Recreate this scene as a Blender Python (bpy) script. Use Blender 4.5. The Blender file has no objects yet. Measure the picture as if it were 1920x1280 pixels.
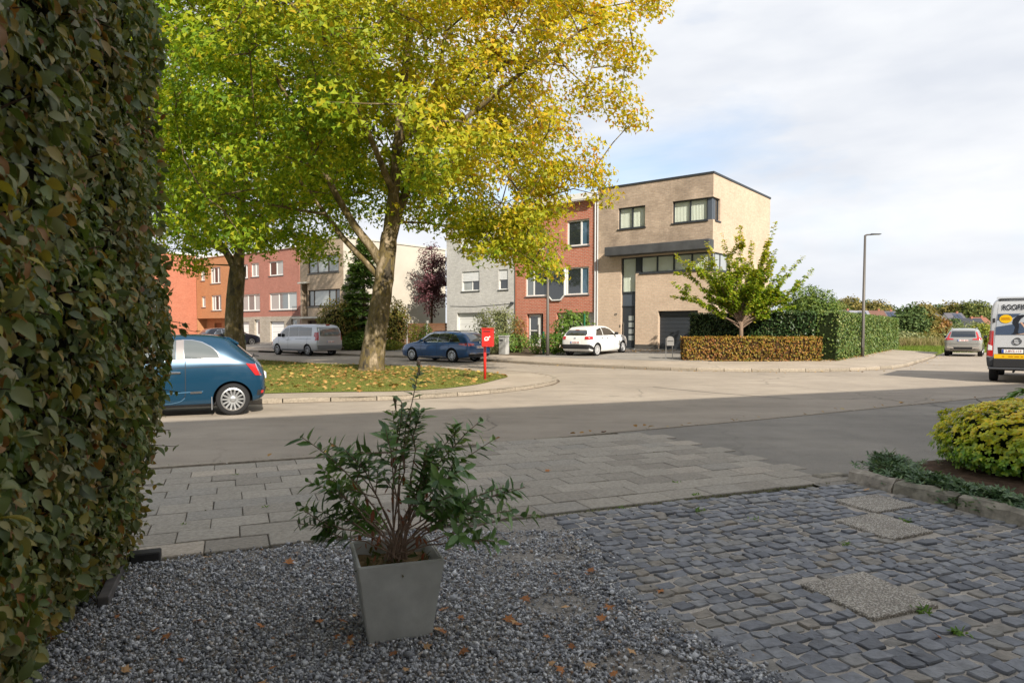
import bpy, bmesh, math, random
import numpy as np
from mathutils import Vector, Matrix, noise as mnoise
from mathutils.bvhtree import BVHTree

random.seed(7); RNG = np.random.default_rng(7)
R = math.radians
scene = bpy.context.scene
COL = scene.collection

# ------------------------------------------------------------------ camera, sky, sun, exposure
CAM_H, F_PX, HORIZON = 1.58, 1280.0, 618.0
PITCH = R(2.5)
cam_d = bpy.data.cameras.new('camera'); cam = bpy.data.objects.new('camera', cam_d); COL.objects.link(cam)
cam.location = (0, 0, CAM_H); cam.rotation_euler = (R(90) - PITCH, 0, 0)
cam_d.sensor_width = 36.0; cam_d.lens = 36.0 * F_PX / 1920.0
cam_d.shift_y = (HORIZON + F_PX * math.tan(PITCH) - 640.0) / 1920.0
cam_d.clip_start = 0.05; cam_d.clip_end = 3000
cam_d.dof.use_dof = True; cam_d.dof.focus_distance = 22.0; cam_d.dof.aperture_fstop = 8.0
scene.camera = cam

SUN_EL = R(33.5); SUN_SHADOW = Vector((-0.41, 0.91, 0)).normalized()      # ground direction in which shadows fall
SUN_AZ = math.atan2(-SUN_SHADOW.x, -SUN_SHADOW.y)                          # clockwise from +Y
world = bpy.data.worlds.new('World'); scene.world = world; world.use_nodes = True
wn = world.node_tree; wn.nodes.clear()
def W_(t, **k):
    n = wn.nodes.new(t)
    for a, b in k.items(): setattr(n, a, b)
    return n
w_out = W_('ShaderNodeOutputWorld'); w_bg = W_('ShaderNodeBackground'); w_bg.inputs['Strength'].default_value = 0.136
w_sky = W_('ShaderNodeTexSky', sky_type='NISHITA', sun_disc=False, sun_elevation=SUN_EL, sun_rotation=SUN_AZ)
w_sky.air_density = 1.0; w_sky.dust_density = 1.2; w_sky.ozone_density = 1.5
w_tc = W_('ShaderNodeTexCoord'); w_map = W_('ShaderNodeMapping'); w_map.inputs['Scale'].default_value = (1.0, 1.0, 3.4)
w_map.inputs['Location'].default_value = (3.1, 1.7, 0.4)
w_map.inputs['Rotation'].default_value = (0.0, R(7), 0)
w_n1 = W_('ShaderNodeTexNoise'); w_n1.inputs['Scale'].default_value = 1.7; w_n1.inputs['Detail'].default_value = 7; w_n1.inputs['Roughness'].default_value = 0.55
w_n1.inputs['Distortion'].default_value = 0.35
w_r1 = W_('ShaderNodeValToRGB'); w_r1.color_ramp.elements[0].position = 0.22; w_r1.color_ramp.elements[1].position = 0.52
w_n2 = W_('ShaderNodeTexNoise'); w_n2.inputs['Scale'].default_value = 3.1; w_n2.inputs['Detail'].default_value = 5
w_r2 = W_('ShaderNodeValToRGB')
w_r2.color_ramp.elements[0].color = (3.65, 3.87, 4.3, 1); w_r2.color_ramp.elements[1].color = (4.95, 5.03, 5.18, 1)
w_r2.color_ramp.elements[0].position = 0.3; w_r2.color_ramp.elements[1].position = 0.62
w_mix = W_('ShaderNodeMix', data_type='RGBA')
wl = wn.links.new
wl(w_tc.outputs['Generated'], w_map.inputs['Vector'])
wl(w_map.outputs['Vector'], w_n1.inputs['Vector']); wl(w_map.outputs['Vector'], w_n2.inputs['Vector'])
wl(w_n1.outputs['Fac'], w_r1.inputs['Fac']); wl(w_n2.outputs['Fac'], w_r2.inputs['Fac'])
wl(w_r1.outputs['Color'], w_mix.inputs[0]); wl(w_sky.outputs['Color'], w_mix.inputs[6]); wl(w_r2.outputs['Color'], w_mix.inputs[7])
wl(w_mix.outputs[2], w_bg.inputs['Color']); wl(w_bg.outputs['Background'], w_out.inputs['Surface'])

sun_d = bpy.data.lights.new('sun', 'SUN'); sun = bpy.data.objects.new('sun', sun_d); COL.objects.link(sun)
sun_d.energy = 4.95; sun_d.angle = R(0.55); sun_d.color = (1.0, 0.92, 0.79)
sun_dir = Vector((SUN_SHADOW.x * math.cos(SUN_EL), SUN_SHADOW.y * math.cos(SUN_EL), -math.sin(SUN_EL)))
sun.rotation_euler = sun_dir.to_track_quat('-Z', 'Y').to_euler()
sun.location = (20, -40, 60)
scene.view_settings.view_transform = 'Standard'; scene.view_settings.look = 'None'
scene.view_settings.exposure = 0.56; scene.view_settings.gamma = 1.0; scene.view_settings.use_curve_mapping = False
scene.render.engine = 'CYCLES'
scene.cycles.use_denoising = True
scene.cycles.max_bounces = 6; scene.cycles.transparent_max_bounces = 12

# ------------------------------------------------------------------ materials
class NT:
    def __init__(s, name):
        s.m = bpy.data.materials.new(name); s.m.use_nodes = True; s.t = s.m.node_tree; s.t.nodes.clear()
        s.out = s.n('ShaderNodeOutputMaterial')
    def n(s, typ, **k):
        nd = s.t.nodes.new(typ)
        for a, b in k.items(): setattr(nd, a, b)
        return nd
    def l(s, a, b): s.t.links.new(a, b)
    def noise(s, scale, detail=4, rough=.55, vec=None):
        nd = s.n('ShaderNodeTexNoise'); nd.inputs['Scale'].default_value = scale; nd.inputs['Detail'].default_value = detail
        nd.inputs['Roughness'].default_value = rough
        if vec is not None: s.l(vec, nd.inputs['Vector'])
        return nd.outputs['Fac']
    def ramp(s, fac, stops, interp='LINEAR'):
        nd = s.n('ShaderNodeValToRGB'); cr = nd.color_ramp; cr.interpolation = interp
        while len(cr.elements) < len(stops): cr.elements.new(0.5)
        for e, (p, c) in zip(cr.elements, stops):
            e.position = p; e.color = (c[0], c[1], c[2], 1) if not isinstance(c, (int, float)) else (c, c, c, 1)
        s.l(fac, nd.inputs['Fac']); return nd.outputs['Color']
    def mix(s, fac, a, b, mode='MIX'):
        nd = s.n('ShaderNodeMix', data_type='RGBA', blend_type=mode)
        for i, v in ((0, fac), (6, a), (7, b)):
            if hasattr(v, 'is_linked'): s.l(v, nd.inputs[i])
            elif isinstance(v, (int, float)): nd.inputs[i].default_value = v
            else: nd.inputs[i].default_value = (v[0], v[1], v[2], 1)
        return nd.outputs[2]
    def math(s, op, a, b=0.0, clamp=False):
        nd = s.n('ShaderNodeMath', operation=op, use_clamp=clamp)
        for i, v in ((0, a), (1, b)):
            if hasattr(v, 'is_linked'): s.l(v, nd.inputs[i])
            else: nd.inputs[i].default_value = v
        return nd.outputs[0]
    def bump(s, h, strength=.3, dist=.02):
        nd = s.n('ShaderNodeBump'); nd.inputs['Strength'].default_value = strength; nd.inputs['Distance'].default_value = dist
        s.l(h, nd.inputs['Height']); return nd.outputs['Normal']
    def bsdf(s, color, rough=.7, spec=.3, metallic=0., normal=None, coat=0., alpha=None):
        b = s.n('ShaderNodeBsdfPrincipled')
        if hasattr(color, 'is_linked'): s.l(color, b.inputs['Base Color'])
        else: b.inputs['Base Color'].default_value = (*color, 1)
        if hasattr(rough, 'is_linked'): s.l(rough, b.inputs['Roughness'])
        else: b.inputs['Roughness'].default_value = rough
        b.inputs['Specular IOR Level'].default_value = spec; b.inputs['Metallic'].default_value = metallic
        b.inputs['Coat Weight'].default_value = coat; b.inputs['Coat Roughness'].default_value = .03
        if normal is not None: s.l(normal, b.inputs['Normal'])
        return b.outputs['BSDF']
    def done(s, sh):
        s.l(sh, s.out.inputs['Surface']); return s.m
    def coord(s, kind='Object'):
        return s.n('ShaderNodeTexCoord').outputs[kind]

MATS = {}
def simple(name, color, rough=.7, spec=.3, metallic=0., coat=0., var=0., vscale=3., bump=0., bscale=60., fine=0.):
    if name in MATS: return MATS[name]
    t = NT(name); co = t.coord(); c = color; nrm = None
    if var:
        f = t.noise(vscale, 5, .6, co)
        c = t.ramp(f, [(.3, tuple(v * (1 - var) for v in color)), (.7, tuple(min(1, v * (1 + var)) for v in color))])
    if fine:
        f2 = t.noise(bscale, 3, .6, co)
        c = t.mix(1.0, c, t.ramp(f2, [(.3, 1 - fine), (.7, 1 + fine)]), 'MULTIPLY')
    if bump: nrm = t.bump(t.noise(bscale, 4, .6, co), bump)
    MATS[name] = t.done(t.bsdf(c, rough, spec, metallic, nrm, coat)); return MATS[name]

def brick(name, c1, c2, mortar, bw=.26, rh=.088, rough=.85, msize=.014, dirt=.18):
    if name in MATS: return MATS[name]
    t = NT(name); uv = t.coord('UV'); ob = t.coord()
    b = t.n('ShaderNodeTexBrick'); b.inputs['Scale'].default_value = 1.0
    b.inputs['Brick Width'].default_value = bw; b.inputs['Row Height'].default_value = rh
    b.inputs['Mortar Size'].default_value = msize; b.inputs['Mortar Smooth'].default_value = .2; b.inputs['Bias'].default_value = 0
    b.inputs['Color1'].default_value = (*c1, 1); b.inputs['Color2'].default_value = (*c2, 1); b.inputs['Mortar'].default_value = (*mortar, 1)
    t.l(uv, b.inputs['Vector'])
    f = t.noise(.7, 5, .65, ob)
    c = t.mix(1.0, b.outputs['Color'], t.ramp(f, [(.3, 1 - dirt), (.7, 1 + dirt * .5)]), 'MULTIPLY')
    f2 = t.noise(9, 3, .6, ob)
    c = t.mix(1.0, c, t.ramp(f2, [(.3, .88), (.7, 1.1)]), 'MULTIPLY')
    inv = t.math('SUBTRACT', 1.0, b.outputs['Fac'])
    MATS[name] = t.done(t.bsdf(c, rough, .2, 0, t.bump(inv, .35, .01))); return MATS[name]

def leafmat(name, stops, trans=.35, rough=.5, spec=.3, stops2=None, grad=None, vscale=.6):
    """per-leaf colour from the island random; stops2 = second palette blended by patches of the plant (grad: (axis, lo, hi) in world metres)"""
    if name in MATS: return MATS[name]
    t = NT(name); rnd = t.n('ShaderNodeNewGeometry').outputs['Random Per Island']
    c = t.ramp(rnd, stops)
    if stops2:
        ge = t.n('ShaderNodeNewGeometry'); c2 = t.ramp(rnd, stops2)
        f = t.noise(vscale, 3, .6, ge.outputs['Position'])
        f = t.ramp(f, [(.36, 0.), (.64, 1.)])
        if grad:
            ax, lo, hi = grad
            dp = t.n('ShaderNodeVectorMath', operation='DOT_PRODUCT'); t.l(ge.outputs['Position'], dp.inputs[0]); dp.inputs[1].default_value = ax
            mr = t.n('ShaderNodeMapRange'); mr.inputs['From Min'].default_value = lo; mr.inputs['From Max'].default_value = hi
            t.l(dp.outputs['Value'], mr.inputs['Value'])
            f = t.math('ADD', t.math('MULTIPLY', f, .55), t.math('SUBTRACT', t.math('MULTIPLY', mr.outputs['Result'], 1.2), .4), True)
        c = t.mix(f, c, c2)
    p = t.bsdf(c, rough, spec)
    tr = t.n('ShaderNodeBsdfTranslucent')
    t.l(t.mix(1.0, c, (1.25, 1.2, .6), 'MULTIPLY'), tr.inputs['Color'])
    mx = t.n('ShaderNodeMixShader'); mx.inputs[0].default_value = trans
    t.l(p, mx.inputs[1]); t.l(tr.outputs[0], mx.inputs[2])
    MATS[name] = t.done(mx.outputs[0]); return MATS[name]

def islandmat(name, stops, rough=.8, spec=.2, bump=0., bscale=80., obj_random=False, mottle=.2):
    if name in MATS: return MATS[name]
    t = NT(name)
    if obj_random: rnd = t.n('ShaderNodeObjectInfo').outputs['Random']
    else: rnd = t.n('ShaderNodeNewGeometry').outputs['Random Per Island']
    ge = t.n('ShaderNodeNewGeometry').outputs['Position']
    c = t.ramp(rnd, stops); f = t.noise(bscale * .35, 4, .6, ge)
    c = t.mix(1.0, c, t.ramp(f, [(.3, 1 - mottle), (.7, 1 + mottle)]), 'MULTIPLY')
    nrm = t.bump(t.noise(bscale, 3, .6, ge), bump, .01) if bump else None
    MATS[name] = t.done(t.bsdf(c, rough, spec, 0, nrm)); return MATS[name]

def glass(name, tint=(.6, .65, .65), clear=.7):
    if name in MATS: return MATS[name]
    t = NT(name); tr = t.n('ShaderNodeBsdfTransparent'); tr.inputs[0].default_value = (*[v * clear for v in tint], 1)
    gl = t.n('ShaderNodeBsdfGlossy'); gl.inputs['Roughness'].default_value = .015; gl.inputs[0].default_value = (.95, .97, 1, 1)
    lw = t.n('ShaderNodeLayerWeight'); lw.inputs['Blend'].default_value = .5
    fr = t.math('ADD', t.math('MULTIPLY', t.math('POWER', lw.outputs['Facing'], 3.5), .85), .06, True)
    mx = t.n('ShaderNodeMixShader'); t.l(fr, mx.inputs[0]); t.l(tr.outputs[0], mx.inputs[1]); t.l(gl.outputs[0], mx.inputs[2])
    MATS[name] = t.done(mx.outputs[0]); return MATS[name]

# ------------------------------------------------------------------ mesh helpers
def finish(me, mat, smooth=False, uv=True):
    if mat is not None:
        for m in (mat if isinstance(mat, (list, tuple)) else [mat]): me.materials.append(m)
    if smooth: me.shade_smooth()
    if uv and len(me.polygons) < 4000 and me.polygons:
        lay = me.uv_layers.new(name='UVMap'); buf = np.zeros((len(me.loops), 2), np.float32)
        for p in me.polygons:
            n = p.normal; ax, ay, az = abs(n.x), abs(n.y), abs(n.z)
            for li in p.loop_indices:
                v = me.vertices[me.loops[li].vertex_index].co
                buf[li] = (v.x, v.y) if az >= ax and az >= ay else ((v.x, v.z) if ay >= ax else (v.y, v.z))
        lay.data.foreach_set('uv', buf.ravel())
    return me
def link(name, me, parent=None, loc=(0, 0, 0), rot=(0, 0, 0)):
    o = bpy.data.objects.new(name, me); COL.objects.link(o)
    o.location = loc; o.rotation_euler = rot
    if parent is not None: o.parent = parent
    return o
def tag(o, label=None, cat=None, group=None, kind=None):
    if label: o['label'] = label
    if cat: o['category'] = cat
    if group: o['group'] = group
    if kind: o['kind'] = kind
    return o
def thing(name, label, cat, loc=(0, 0, 0), rz=0., group=None):
    o = bpy.data.objects.new(name, None); COL.objects.link(o); o.empty_display_size = .2
    o.location = loc; o.rotation_euler = (0, 0, rz); return tag(o, label, cat, group)
def copy_tree(o, parent=None):
    c = o.copy(); COL.objects.link(c); c.parent = parent
    for ch in o.children: copy_tree(ch, c)
    return c

class MB:
    def __init__(s, T=None): s.v = []; s.f = []; s.mi = []; s.T = T
    def add(s, vs, fs, mi=0):
        b = len(s.v)
        s.v += [tuple(s.T(*p)) if s.T else tuple(p) for p in vs]
        s.f += [tuple(b + i for i in f) for f in fs]; s.mi += [mi] * len(fs); return s
    def box(s, x0, y0, z0, x1, y1, z1, mi=0):
        x0, x1 = min(x0, x1), max(x0, x1); y0, y1 = min(y0, y1), max(y0, y1); z0, z1 = min(z0, z1), max(z0, z1)
        return s.add([(x0, y0, z0), (x1, y0, z0), (x1, y1, z0), (x0, y1, z0), (x0, y0, z1), (x1, y0, z1), (x1, y1, z1), (x0, y1, z1)],
                     [(0, 3, 2, 1), (4, 5, 6, 7), (0, 1, 5, 4), (1, 2, 6, 5), (2, 3, 7, 6), (3, 0, 4, 7)], mi)
    def quad(s, a, b, c, d, mi=0): return s.add([a, b, c, d], [(0, 1, 2, 3)], mi)
    def poly(s, pts, mi=0): return s.add(pts, [tuple(range(len(pts)))], mi)
    def prism(s, pts, z0, z1, mi=0):
        n = len(pts); vs = [(p[0], p[1], z0) for p in pts] + [(p[0], p[1], z1) for p in pts]
        return s.add(vs, [tuple(range(n - 1, -1, -1)), tuple(range(n, 2 * n))] + [(i, (i + 1) % n, n + (i + 1) % n, n + i) for i in range(n)], mi)
    def slab(s, pts, y0, y1, mi=0):        # prism of an (x,z) outline along y
        n = len(pts); vs = [(p[0], y0, p[1]) for p in pts] + [(p[0], y1, p[1]) for p in pts]
        return s.add(vs, [tuple(range(n)), tuple(range(2 * n - 1, n - 1, -1))] + [(i, n + i, n + (i + 1) % n, (i + 1) % n) for i in range(n)], mi)
    def tube(s, pts, radii, seg=8, caps=True, mi=0):
        P = [Vector(p) for p in pts]; n = len(P)
        if not hasattr(radii, '__len__'): radii = [radii] * n
        vs = []; a = None
        for i in range(n):
            d = (P[min(i + 1, n - 1)] - P[max(i - 1, 0)]).normalized()
            if a is None: a = d.orthogonal()
            a = a - d * a.dot(d)
            if a.length < 1e-4: a = d.orthogonal()
            a.normalize(); b = d.cross(a)
            for k in range(seg):
                t = 2 * math.pi * k / seg; q = P[i] + (a * math.cos(t) + b * math.sin(t)) * radii[i]; vs.append((q.x, q.y, q.z))
        fs = [(i * seg + k, i * seg + (k + 1) % seg, (i + 1) * seg + (k + 1) % seg, (i + 1) * seg + k) for i in range(n - 1) for k in range(seg)]
        if caps: fs += [tuple(range(seg - 1, -1, -1)), tuple((n - 1) * seg + k for k in range(seg))]
        return s.add(vs, fs, mi)
    def lathe(s, prof, seg=24, axis='z', mi=0, c=(0, 0, 0), caps=True):
        vs = []
        for r, h in prof:
            for k in range(seg):
                t = 2 * math.pi * k / seg; a, b = r * math.cos(t), r * math.sin(t)
                p = (a, b, h) if axis == 'z' else (a, h, b)
                vs.append((p[0] + c[0], p[1] + c[1], p[2] + c[2]))
        n = len(prof)
        fs = [(i * seg + k, i * seg + (k + 1) % seg, (i + 1) * seg + (k + 1) % seg, (i + 1) * seg + k) for i in range(n - 1) for k in range(seg)]
        if caps: fs += [tuple(range(seg - 1, -1, -1)), tuple((n - 1) * seg + k for k in range(seg))]
        return s.add(vs, fs, mi)
    def mesh(s, name, mat=None, smooth=False):
        me = bpy.data.meshes.new(name); me.from_pydata(s.v, [], s.f); me.update()
        if any(s.mi): me.polygons.foreach_set('material_index', s.mi)
        bm = bmesh.new(); bm.from_mesh(me); bmesh.ops.recalc_face_normals(bm, faces=bm.faces); bm.to_mesh(me); bm.free()
        return finish(me, mat, smooth)
    def build(s, name, mat, parent=None, smooth=False, loc=(0, 0, 0), rot=(0, 0, 0), bevel=0.):
        me = s.mesh(name, mat, smooth)
        if bevel:
            bm = bmesh.new(); bm.from_mesh(me)
            bmesh.ops.bevel(bm, geom=bm.edges[:], offset=bevel, segments=1, affect='EDGES', clamp_overlap=True); bm.to_mesh(me); bm.free()
        return link(name, me, parent, loc, rot)

def np_mesh(name, verts, loops, starts, mat, smooth=False):
    me = bpy.data.meshes.new(name); n = len(verts)
    me.vertices.add(n); me.vertices.foreach_set('co', np.asarray(verts, np.float32).ravel())
    me.loops.add(len(loops)); me.loops.foreach_set('vertex_index', np.asarray(loops, np.int32))
    tot = np.diff(np.append(starts, len(loops))).astype(np.int32)
    me.polygons.add(len(starts)); me.polygons.foreach_set('loop_start', np.asarray(starts, np.int32)); me.polygons.foreach_set('loop_total', tot)
    me.update(calc_edges=True); me.validate()
    me.materials.append(mat)
    if smooth: me.shade_smooth()
    return me
def stamp(name, tv, tf, pos, frames, scale, mat, smooth=False):
    """many copies of a template (tv verts, tf faces) at pos with 3x3 frames (columns = axes) and per-copy xyz scale, as one mesh"""
    tv = np.asarray(tv, float); pos = np.asarray(pos, float); N = len(pos); k = len(tv)
    sc = np.asarray(scale, float)
    if sc.ndim == 1: sc = np.repeat(sc[:, None], 3, 1)
    V = np.einsum('nij,nkj->nki', frames, tv[None] * sc[:, None, :]) + pos[:, None, :]
    fl = np.concatenate([np.array(f) for f in tf]); fs = np.cumsum([0] + [len(f) for f in tf[:-1]])
    loops = (fl[None] + (np.arange(N) * k)[:, None]).ravel(); starts = (fs[None] + (np.arange(N) * len(fl))[:, None]).ravel()
    return np_mesh(name, V.reshape(-1, 3), loops, starts, mat, smooth)
def frames_from(nrm, roll=None, xdir=None):
    """frames whose z column is nrm; x column random (or near xdir)"""
    nrm = np.asarray(nrm, float); nrm = nrm / np.linalg.norm(nrm, axis=1, keepdims=True); N = len(nrm)
    a = RNG.normal(size=(N, 3)) if xdir is None else np.asarray(xdir, float)
    x = a - nrm * np.sum(a * nrm, 1, keepdims=True); x /= np.linalg.norm(x, axis=1, keepdims=True) + 1e-9
    y = np.cross(nrm, x); return np.stack([x, y, nrm], axis=2)
def unit(a): return a / (np.linalg.norm(a, axis=-1, keepdims=True) + 1e-9)

# leaf templates: x along the midrib, y across, z up; length about 1
LEAF_OVATE = ([(0, 0, 0), (.25, .24, .07), (.55, .30, .08), (.85, .15, .02), (1, 0, -.06), (.85, -.15, .02), (.55, -.30, .08), (.25, -.24, .07), (.5, 0, 0)],
              [(0, 8, 2, 1), (8, 4, 3, 2), (0, 7, 6, 8), (8, 6, 5, 4)])
LEAF_NARROW = ([(0, 0, 0), (.35, .145, .045), (.7, .12, .025), (1, 0, -.06), (.7, -.12, .025), (.35, -.145, .045), (.5, 0, 0)],
               [(0, 6, 2, 1), (6, 3, 2), (0, 5, 4, 6), (6, 4, 3)])
LEAF_PLANE = ([(0, 0, 0), (.1, .34, .03), (.02, .62, -.05), (.34, .30, .02), (.62, .55, -.06), (.62, .2, .03), (1.05, 0, -.05), (.62, -.2, .03), (.62, -.55, -.06), (.34, -.30, .02), (.02, -.62, -.05), (.1, -.34, .03)],
              [(0, 1, 2, 3), (3, 4, 5, 0), (5, 6, 7, 0), (7, 8, 9, 0), (9, 10, 11, 0)])
LEAF_HORN = ([(0, 0, 0), (.14, .17, .05), (.34, .30, .09), (.55, .29, .08), (.78, .18, .01), (1.02, 0, -.16), (.78, -.18, .01), (.55, -.29, .08), (.34, -.30, .09), (.14, -.17, .05), (.34, 0, .015), (.7, 0, -.03)],
             [(0, 10, 2, 1), (10, 11, 3, 2), (11, 5, 4, 3), (0, 9, 8, 10), (10, 8, 7, 11), (11, 7, 6, 5)])
LEAF_BRUSH = ([(0, 0, 0), (.3, .165, .05), (.65, .15, .03), (1, 0, -.07), (.65, -.15, .03), (.3, -.165, .05), (.5, 0, 0)], [(0, 6, 2, 1), (6, 3, 2), (0, 5, 4, 6), (6, 4, 3)])
LEAF_LOBED = ([(0, 0, 0), (.06, .60, -.06), (.40, .25, .05), (1.02, 0, -.08), (.40, -.25, .05), (.06, -.60, -.06)], [(0, 2, 1), (0, 3, 2), (0, 4, 3), (0, 5, 4)])
LEAF_SIMPLE = ([(0, 0, 0), (.5, .33, .05), (1, 0, -.04), (.5, -.33, .05)], [(0, 2, 1), (0, 3, 2)])
def inst_leaves(parent, tmpl, pos, frames, scale, mats, name='leaf', variants=5):
    """single leaves as parts: share a few mesh data-blocks"""
    mes = []
    for k in range(variants):
        tv = np.array(tmpl[0], float); tv[:, 2] += RNG.normal(0, .025, len(tv)); tv[:, 2] += RNG.uniform(-.15, .1) * tv[:, 0] ** 2; tv[:, 1] *= RNG.uniform(.85, 1.15)
        me = bpy.data.meshes.new(name); me.from_pydata([tuple(p) for p in tv], [], tmpl[1]); me.update(); me.materials.append(mats[k % len(mats)]); me.shade_smooth(); mes.append(me)
    for p, f, s in zip(pos, frames, scale):
        o = bpy.data.objects.new(name, random.choice(mes)); COL.objects.link(o); o.parent = parent
        m = Matrix([[*(f[i] * s), p[i]] for i in range(3)] + [[0, 0, 0, 1]]); o.matrix_local = m

# world frames: near street (a along, b across, away from the house) and opposite row of houses (u leftwards, v into the plots)
D = Vector((.925, .38)).normalized(); Nn = Vector((-D.y, D.x))
C0 = Vector((10.37, 35.5)); U = Vector((-.783, .622)).normalized(); V = Vector((.622, .783)).normalized()
def ab(a, b): p = D * a + Nn * b; return (p.x, p.y)
def uv(u, v): p = C0 + U * u + V * v; return (p.x, p.y)
def to_uv(p): q = Vector(p[:2]) - C0; return (q.dot(U), q.dot(V))
ROW_RZ = math.atan2(-U.y, -U.x)
# ------------------------------------------------------------------ ground, roads, pavements
def catmull(pts, n=6):
    P = [Vector((p[0], p[1])) for p in pts]; out = []
    for i in range(len(P) - 1):
        p0, p1, p2, p3 = P[max(i - 1, 0)], P[i], P[i + 1], P[min(i + 2, len(P) - 1)]
        for k in range(n):
            t = k / n
            out.append(.5 * ((2 * p1) + (p2 - p0) * t + (2 * p0 - 5 * p1 + 4 * p2 - p3) * t * t + (3 * p1 - p0 - 3 * p2 + p3) * t ** 3))
    out.append(P[-1]); return [(q.x, q.y) for q in out]
def resample(pts, step):
    out = [Vector(pts[0])]; acc = 0.
    for i in range(len(pts) - 1):
        a, b = Vector(pts[i]), Vector(pts[i + 1]); L = (b - a).length; pos = step - acc
        while pos <= L:
            out.append(a.lerp(b, pos / L)); pos += step
        acc = (acc + L) % step if L < step - acc else L - (pos - step)
    return [(q.x, q.y) for q in out]
def offset(pts, d):
    n = len(pts); out = []
    for i in range(n):
        a, b = Vector(pts[max(i - 1, 0)]), Vector(pts[min(i + 1, n - 1)]); t = (b - a).normalized()
        dd = d[i] if hasattr(d, '__len__') else d
        out.append((pts[i][0] - t.y * dd, pts[i][1] + t.x * dd))
    return out
def strip(mb, A, B, za, zb, mi=0):
    for i in range(len(A) - 1):
        f = lambda z, i: z[i] if hasattr(z, '__len__') else z
        mb.quad((*A[i], f(za, i)), (*A[i + 1], f(za, i + 1)), (*B[i + 1], f(zb, i + 1)), (*B[i], f(zb, i)), mi)
def inpoly(x, y, poly):
    c = False; j = len(poly) - 1
    for i in range(len(poly)):
        xi, yi = poly[i][0], poly[i][1]; xj, yj = poly[j][0], poly[j][1]
        if (yi > y) != (yj > y) and x < (xj - xi) * (y - yi) / (yj - yi) + xi: c = not c
        j = i
    return c
def struct(o, kind='structure'): o['kind'] = kind; return o

def ground_mat():
    t = NT('field_grass'); g = t.n('ShaderNodeNewGeometry').outputs['Position']
    c = t.ramp(t.noise(.09, 5, .6, g), [(.3, (.10, .13, .035)), (.5, (.17, .18, .06)), (.7, (.30, .25, .12))])
    c = t.mix(1.0, c, t.ramp(t.noise(4, 4, .6, g), [(.3, .7), (.7, 1.3)]), 'MULTIPLY')
    return t.done(t.bsdf(c, .95, .1, 0, t.bump(t.noise(8, 3, .6, g), .6, .1)))
def road_mat(name, base, warm, spots=.06):
    t = NT(name); g = t.n('ShaderNodeNewGeometry').outputs['Position']
    c = t.ramp(t.noise(.35, 6, .62, g), [(.3, tuple(v * .86 for v in base)), (.5, base), (.72, warm)])
    mp = t.n('ShaderNodeMapping'); mp.inputs['Scale'].default_value = (.25, 2.2, 1); mp.inputs['Rotation'].default_value = (0, 0, -R(22))
    t.l(g, mp.inputs['Vector'])
    c = t.mix(1.0, c, t.ramp(t.noise(.8, 5, .6, mp.outputs['Vector']), [(.3, .9), (.7, 1.08)]), 'MULTIPLY')
    c = t.mix(1.0, c, t.ramp(t.noise(70, 3, .7, g), [(.25, .74), (.5, 1.), (.75, 1.22)]), 'MULTIPLY')
    vo = t.n('ShaderNodeTexVoronoi'); vo.inputs['Scale'].default_value = 4.5; t.l(g, vo.inputs['Vector'])
    c = t.mix(t.math('MULTIPLY', t.ramp(vo.outputs['Distance'], [(.02, 1.), (.05, 0.)]), spots * 8), c, (.42, .40, .36))
    # wandering cracks and faint repair stains
    wv = t.n('ShaderNodeVectorMath', operation='ADD'); ns = t.n('ShaderNodeTexNoise'); ns.inputs['Scale'].default_value = .9; ns.inputs['Detail'].default_value = 5; t.l(g, ns.inputs['Vector'])
    t.l(g, wv.inputs[0]); t.l(ns.outputs['Color'], wv.inputs[1])
    ve = t.n('ShaderNodeTexVoronoi', feature='DISTANCE_TO_EDGE'); ve.inputs['Scale'].default_value = .23; t.l(wv.outputs[0], ve.inputs['Vector'])
    ckm = t.math('MULTIPLY', t.ramp(ve.outputs['Distance'], [(.0, 1.), (.008, .0)]), t.ramp(t.noise(.16, 3, .5, g), [(.43, 0.), (.56, .75)]))
    c = t.mix(ckm, c, tuple(v * .42 for v in base))
    c = t.mix(1.0, c, t.ramp(t.noise(1.7, 6, .7, g), [(.28, .86), (.5, 1.), (.75, 1.07)]), 'MULTIPLY')
    return t.done(t.bsdf(c, .88, .25, 0, t.bump(t.noise(160, 3, .7, g), .5, .004)))
ASPHALT = road_mat('worn_asphalt', (.318, .272, .222), (.375, .322, .262), 0.01)
APRON = road_mat('apron_concrete', (.225, .205, .178), (.29, .262, .225), .07)
CONC = road_mat('pavement_tiles', (.35, .295, .235), (.43, .365, .295), .01)
KERBM = islandmat('kerb_concrete', [(0, (.25, .215, .17)), (1, (.345, .295, .235))], .9, .2, .4, 60, obj_random=True, mottle=.25)
gr = MB(); gr.quad((-900, -700, -.09), (900, -700, -.09), (900, 1100, -.09), (-900, 1100, -.09))
struct(gr.build('ground', ground_mat()))

KN = catmull([ab(-45, 8.4), ab(-14, 8.5), (-4.19, 7.55), (-2.33, 8.30), (-.44, 9.22), (1.63, 10.32), (3.8, 11.5), (6.01, 12.76), (9.91, 15.05), (13.2, 16.75), (16.6, 18.7), (19.3, 21.6), (33, 40.2), (52, 67)], 5)
KF_ctrl = [uv(62, -7.7), uv(40, -7.8), uv(24, -7.9), uv(14, -8.0), (-1.6, 34.5), (.59, 31.7), (2.33, 29.73), (4.13, 28.07), (6.37, 26.4), (8.81, 25.6), (11.41, 25.55), (13.4, 26.3), (15.82, 28.07), (18.78, 31.8), (22.99, 37.45), (25.3, 40.7), (41, 63)]
KF = catmull(KF_ctrl, 5)
rd = MB(); rd.poly([(*p, 0.) for p in KN] + [(*p, 0.) for p in reversed(KF)])
struct(rd.build('road', ASPHALT))
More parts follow.
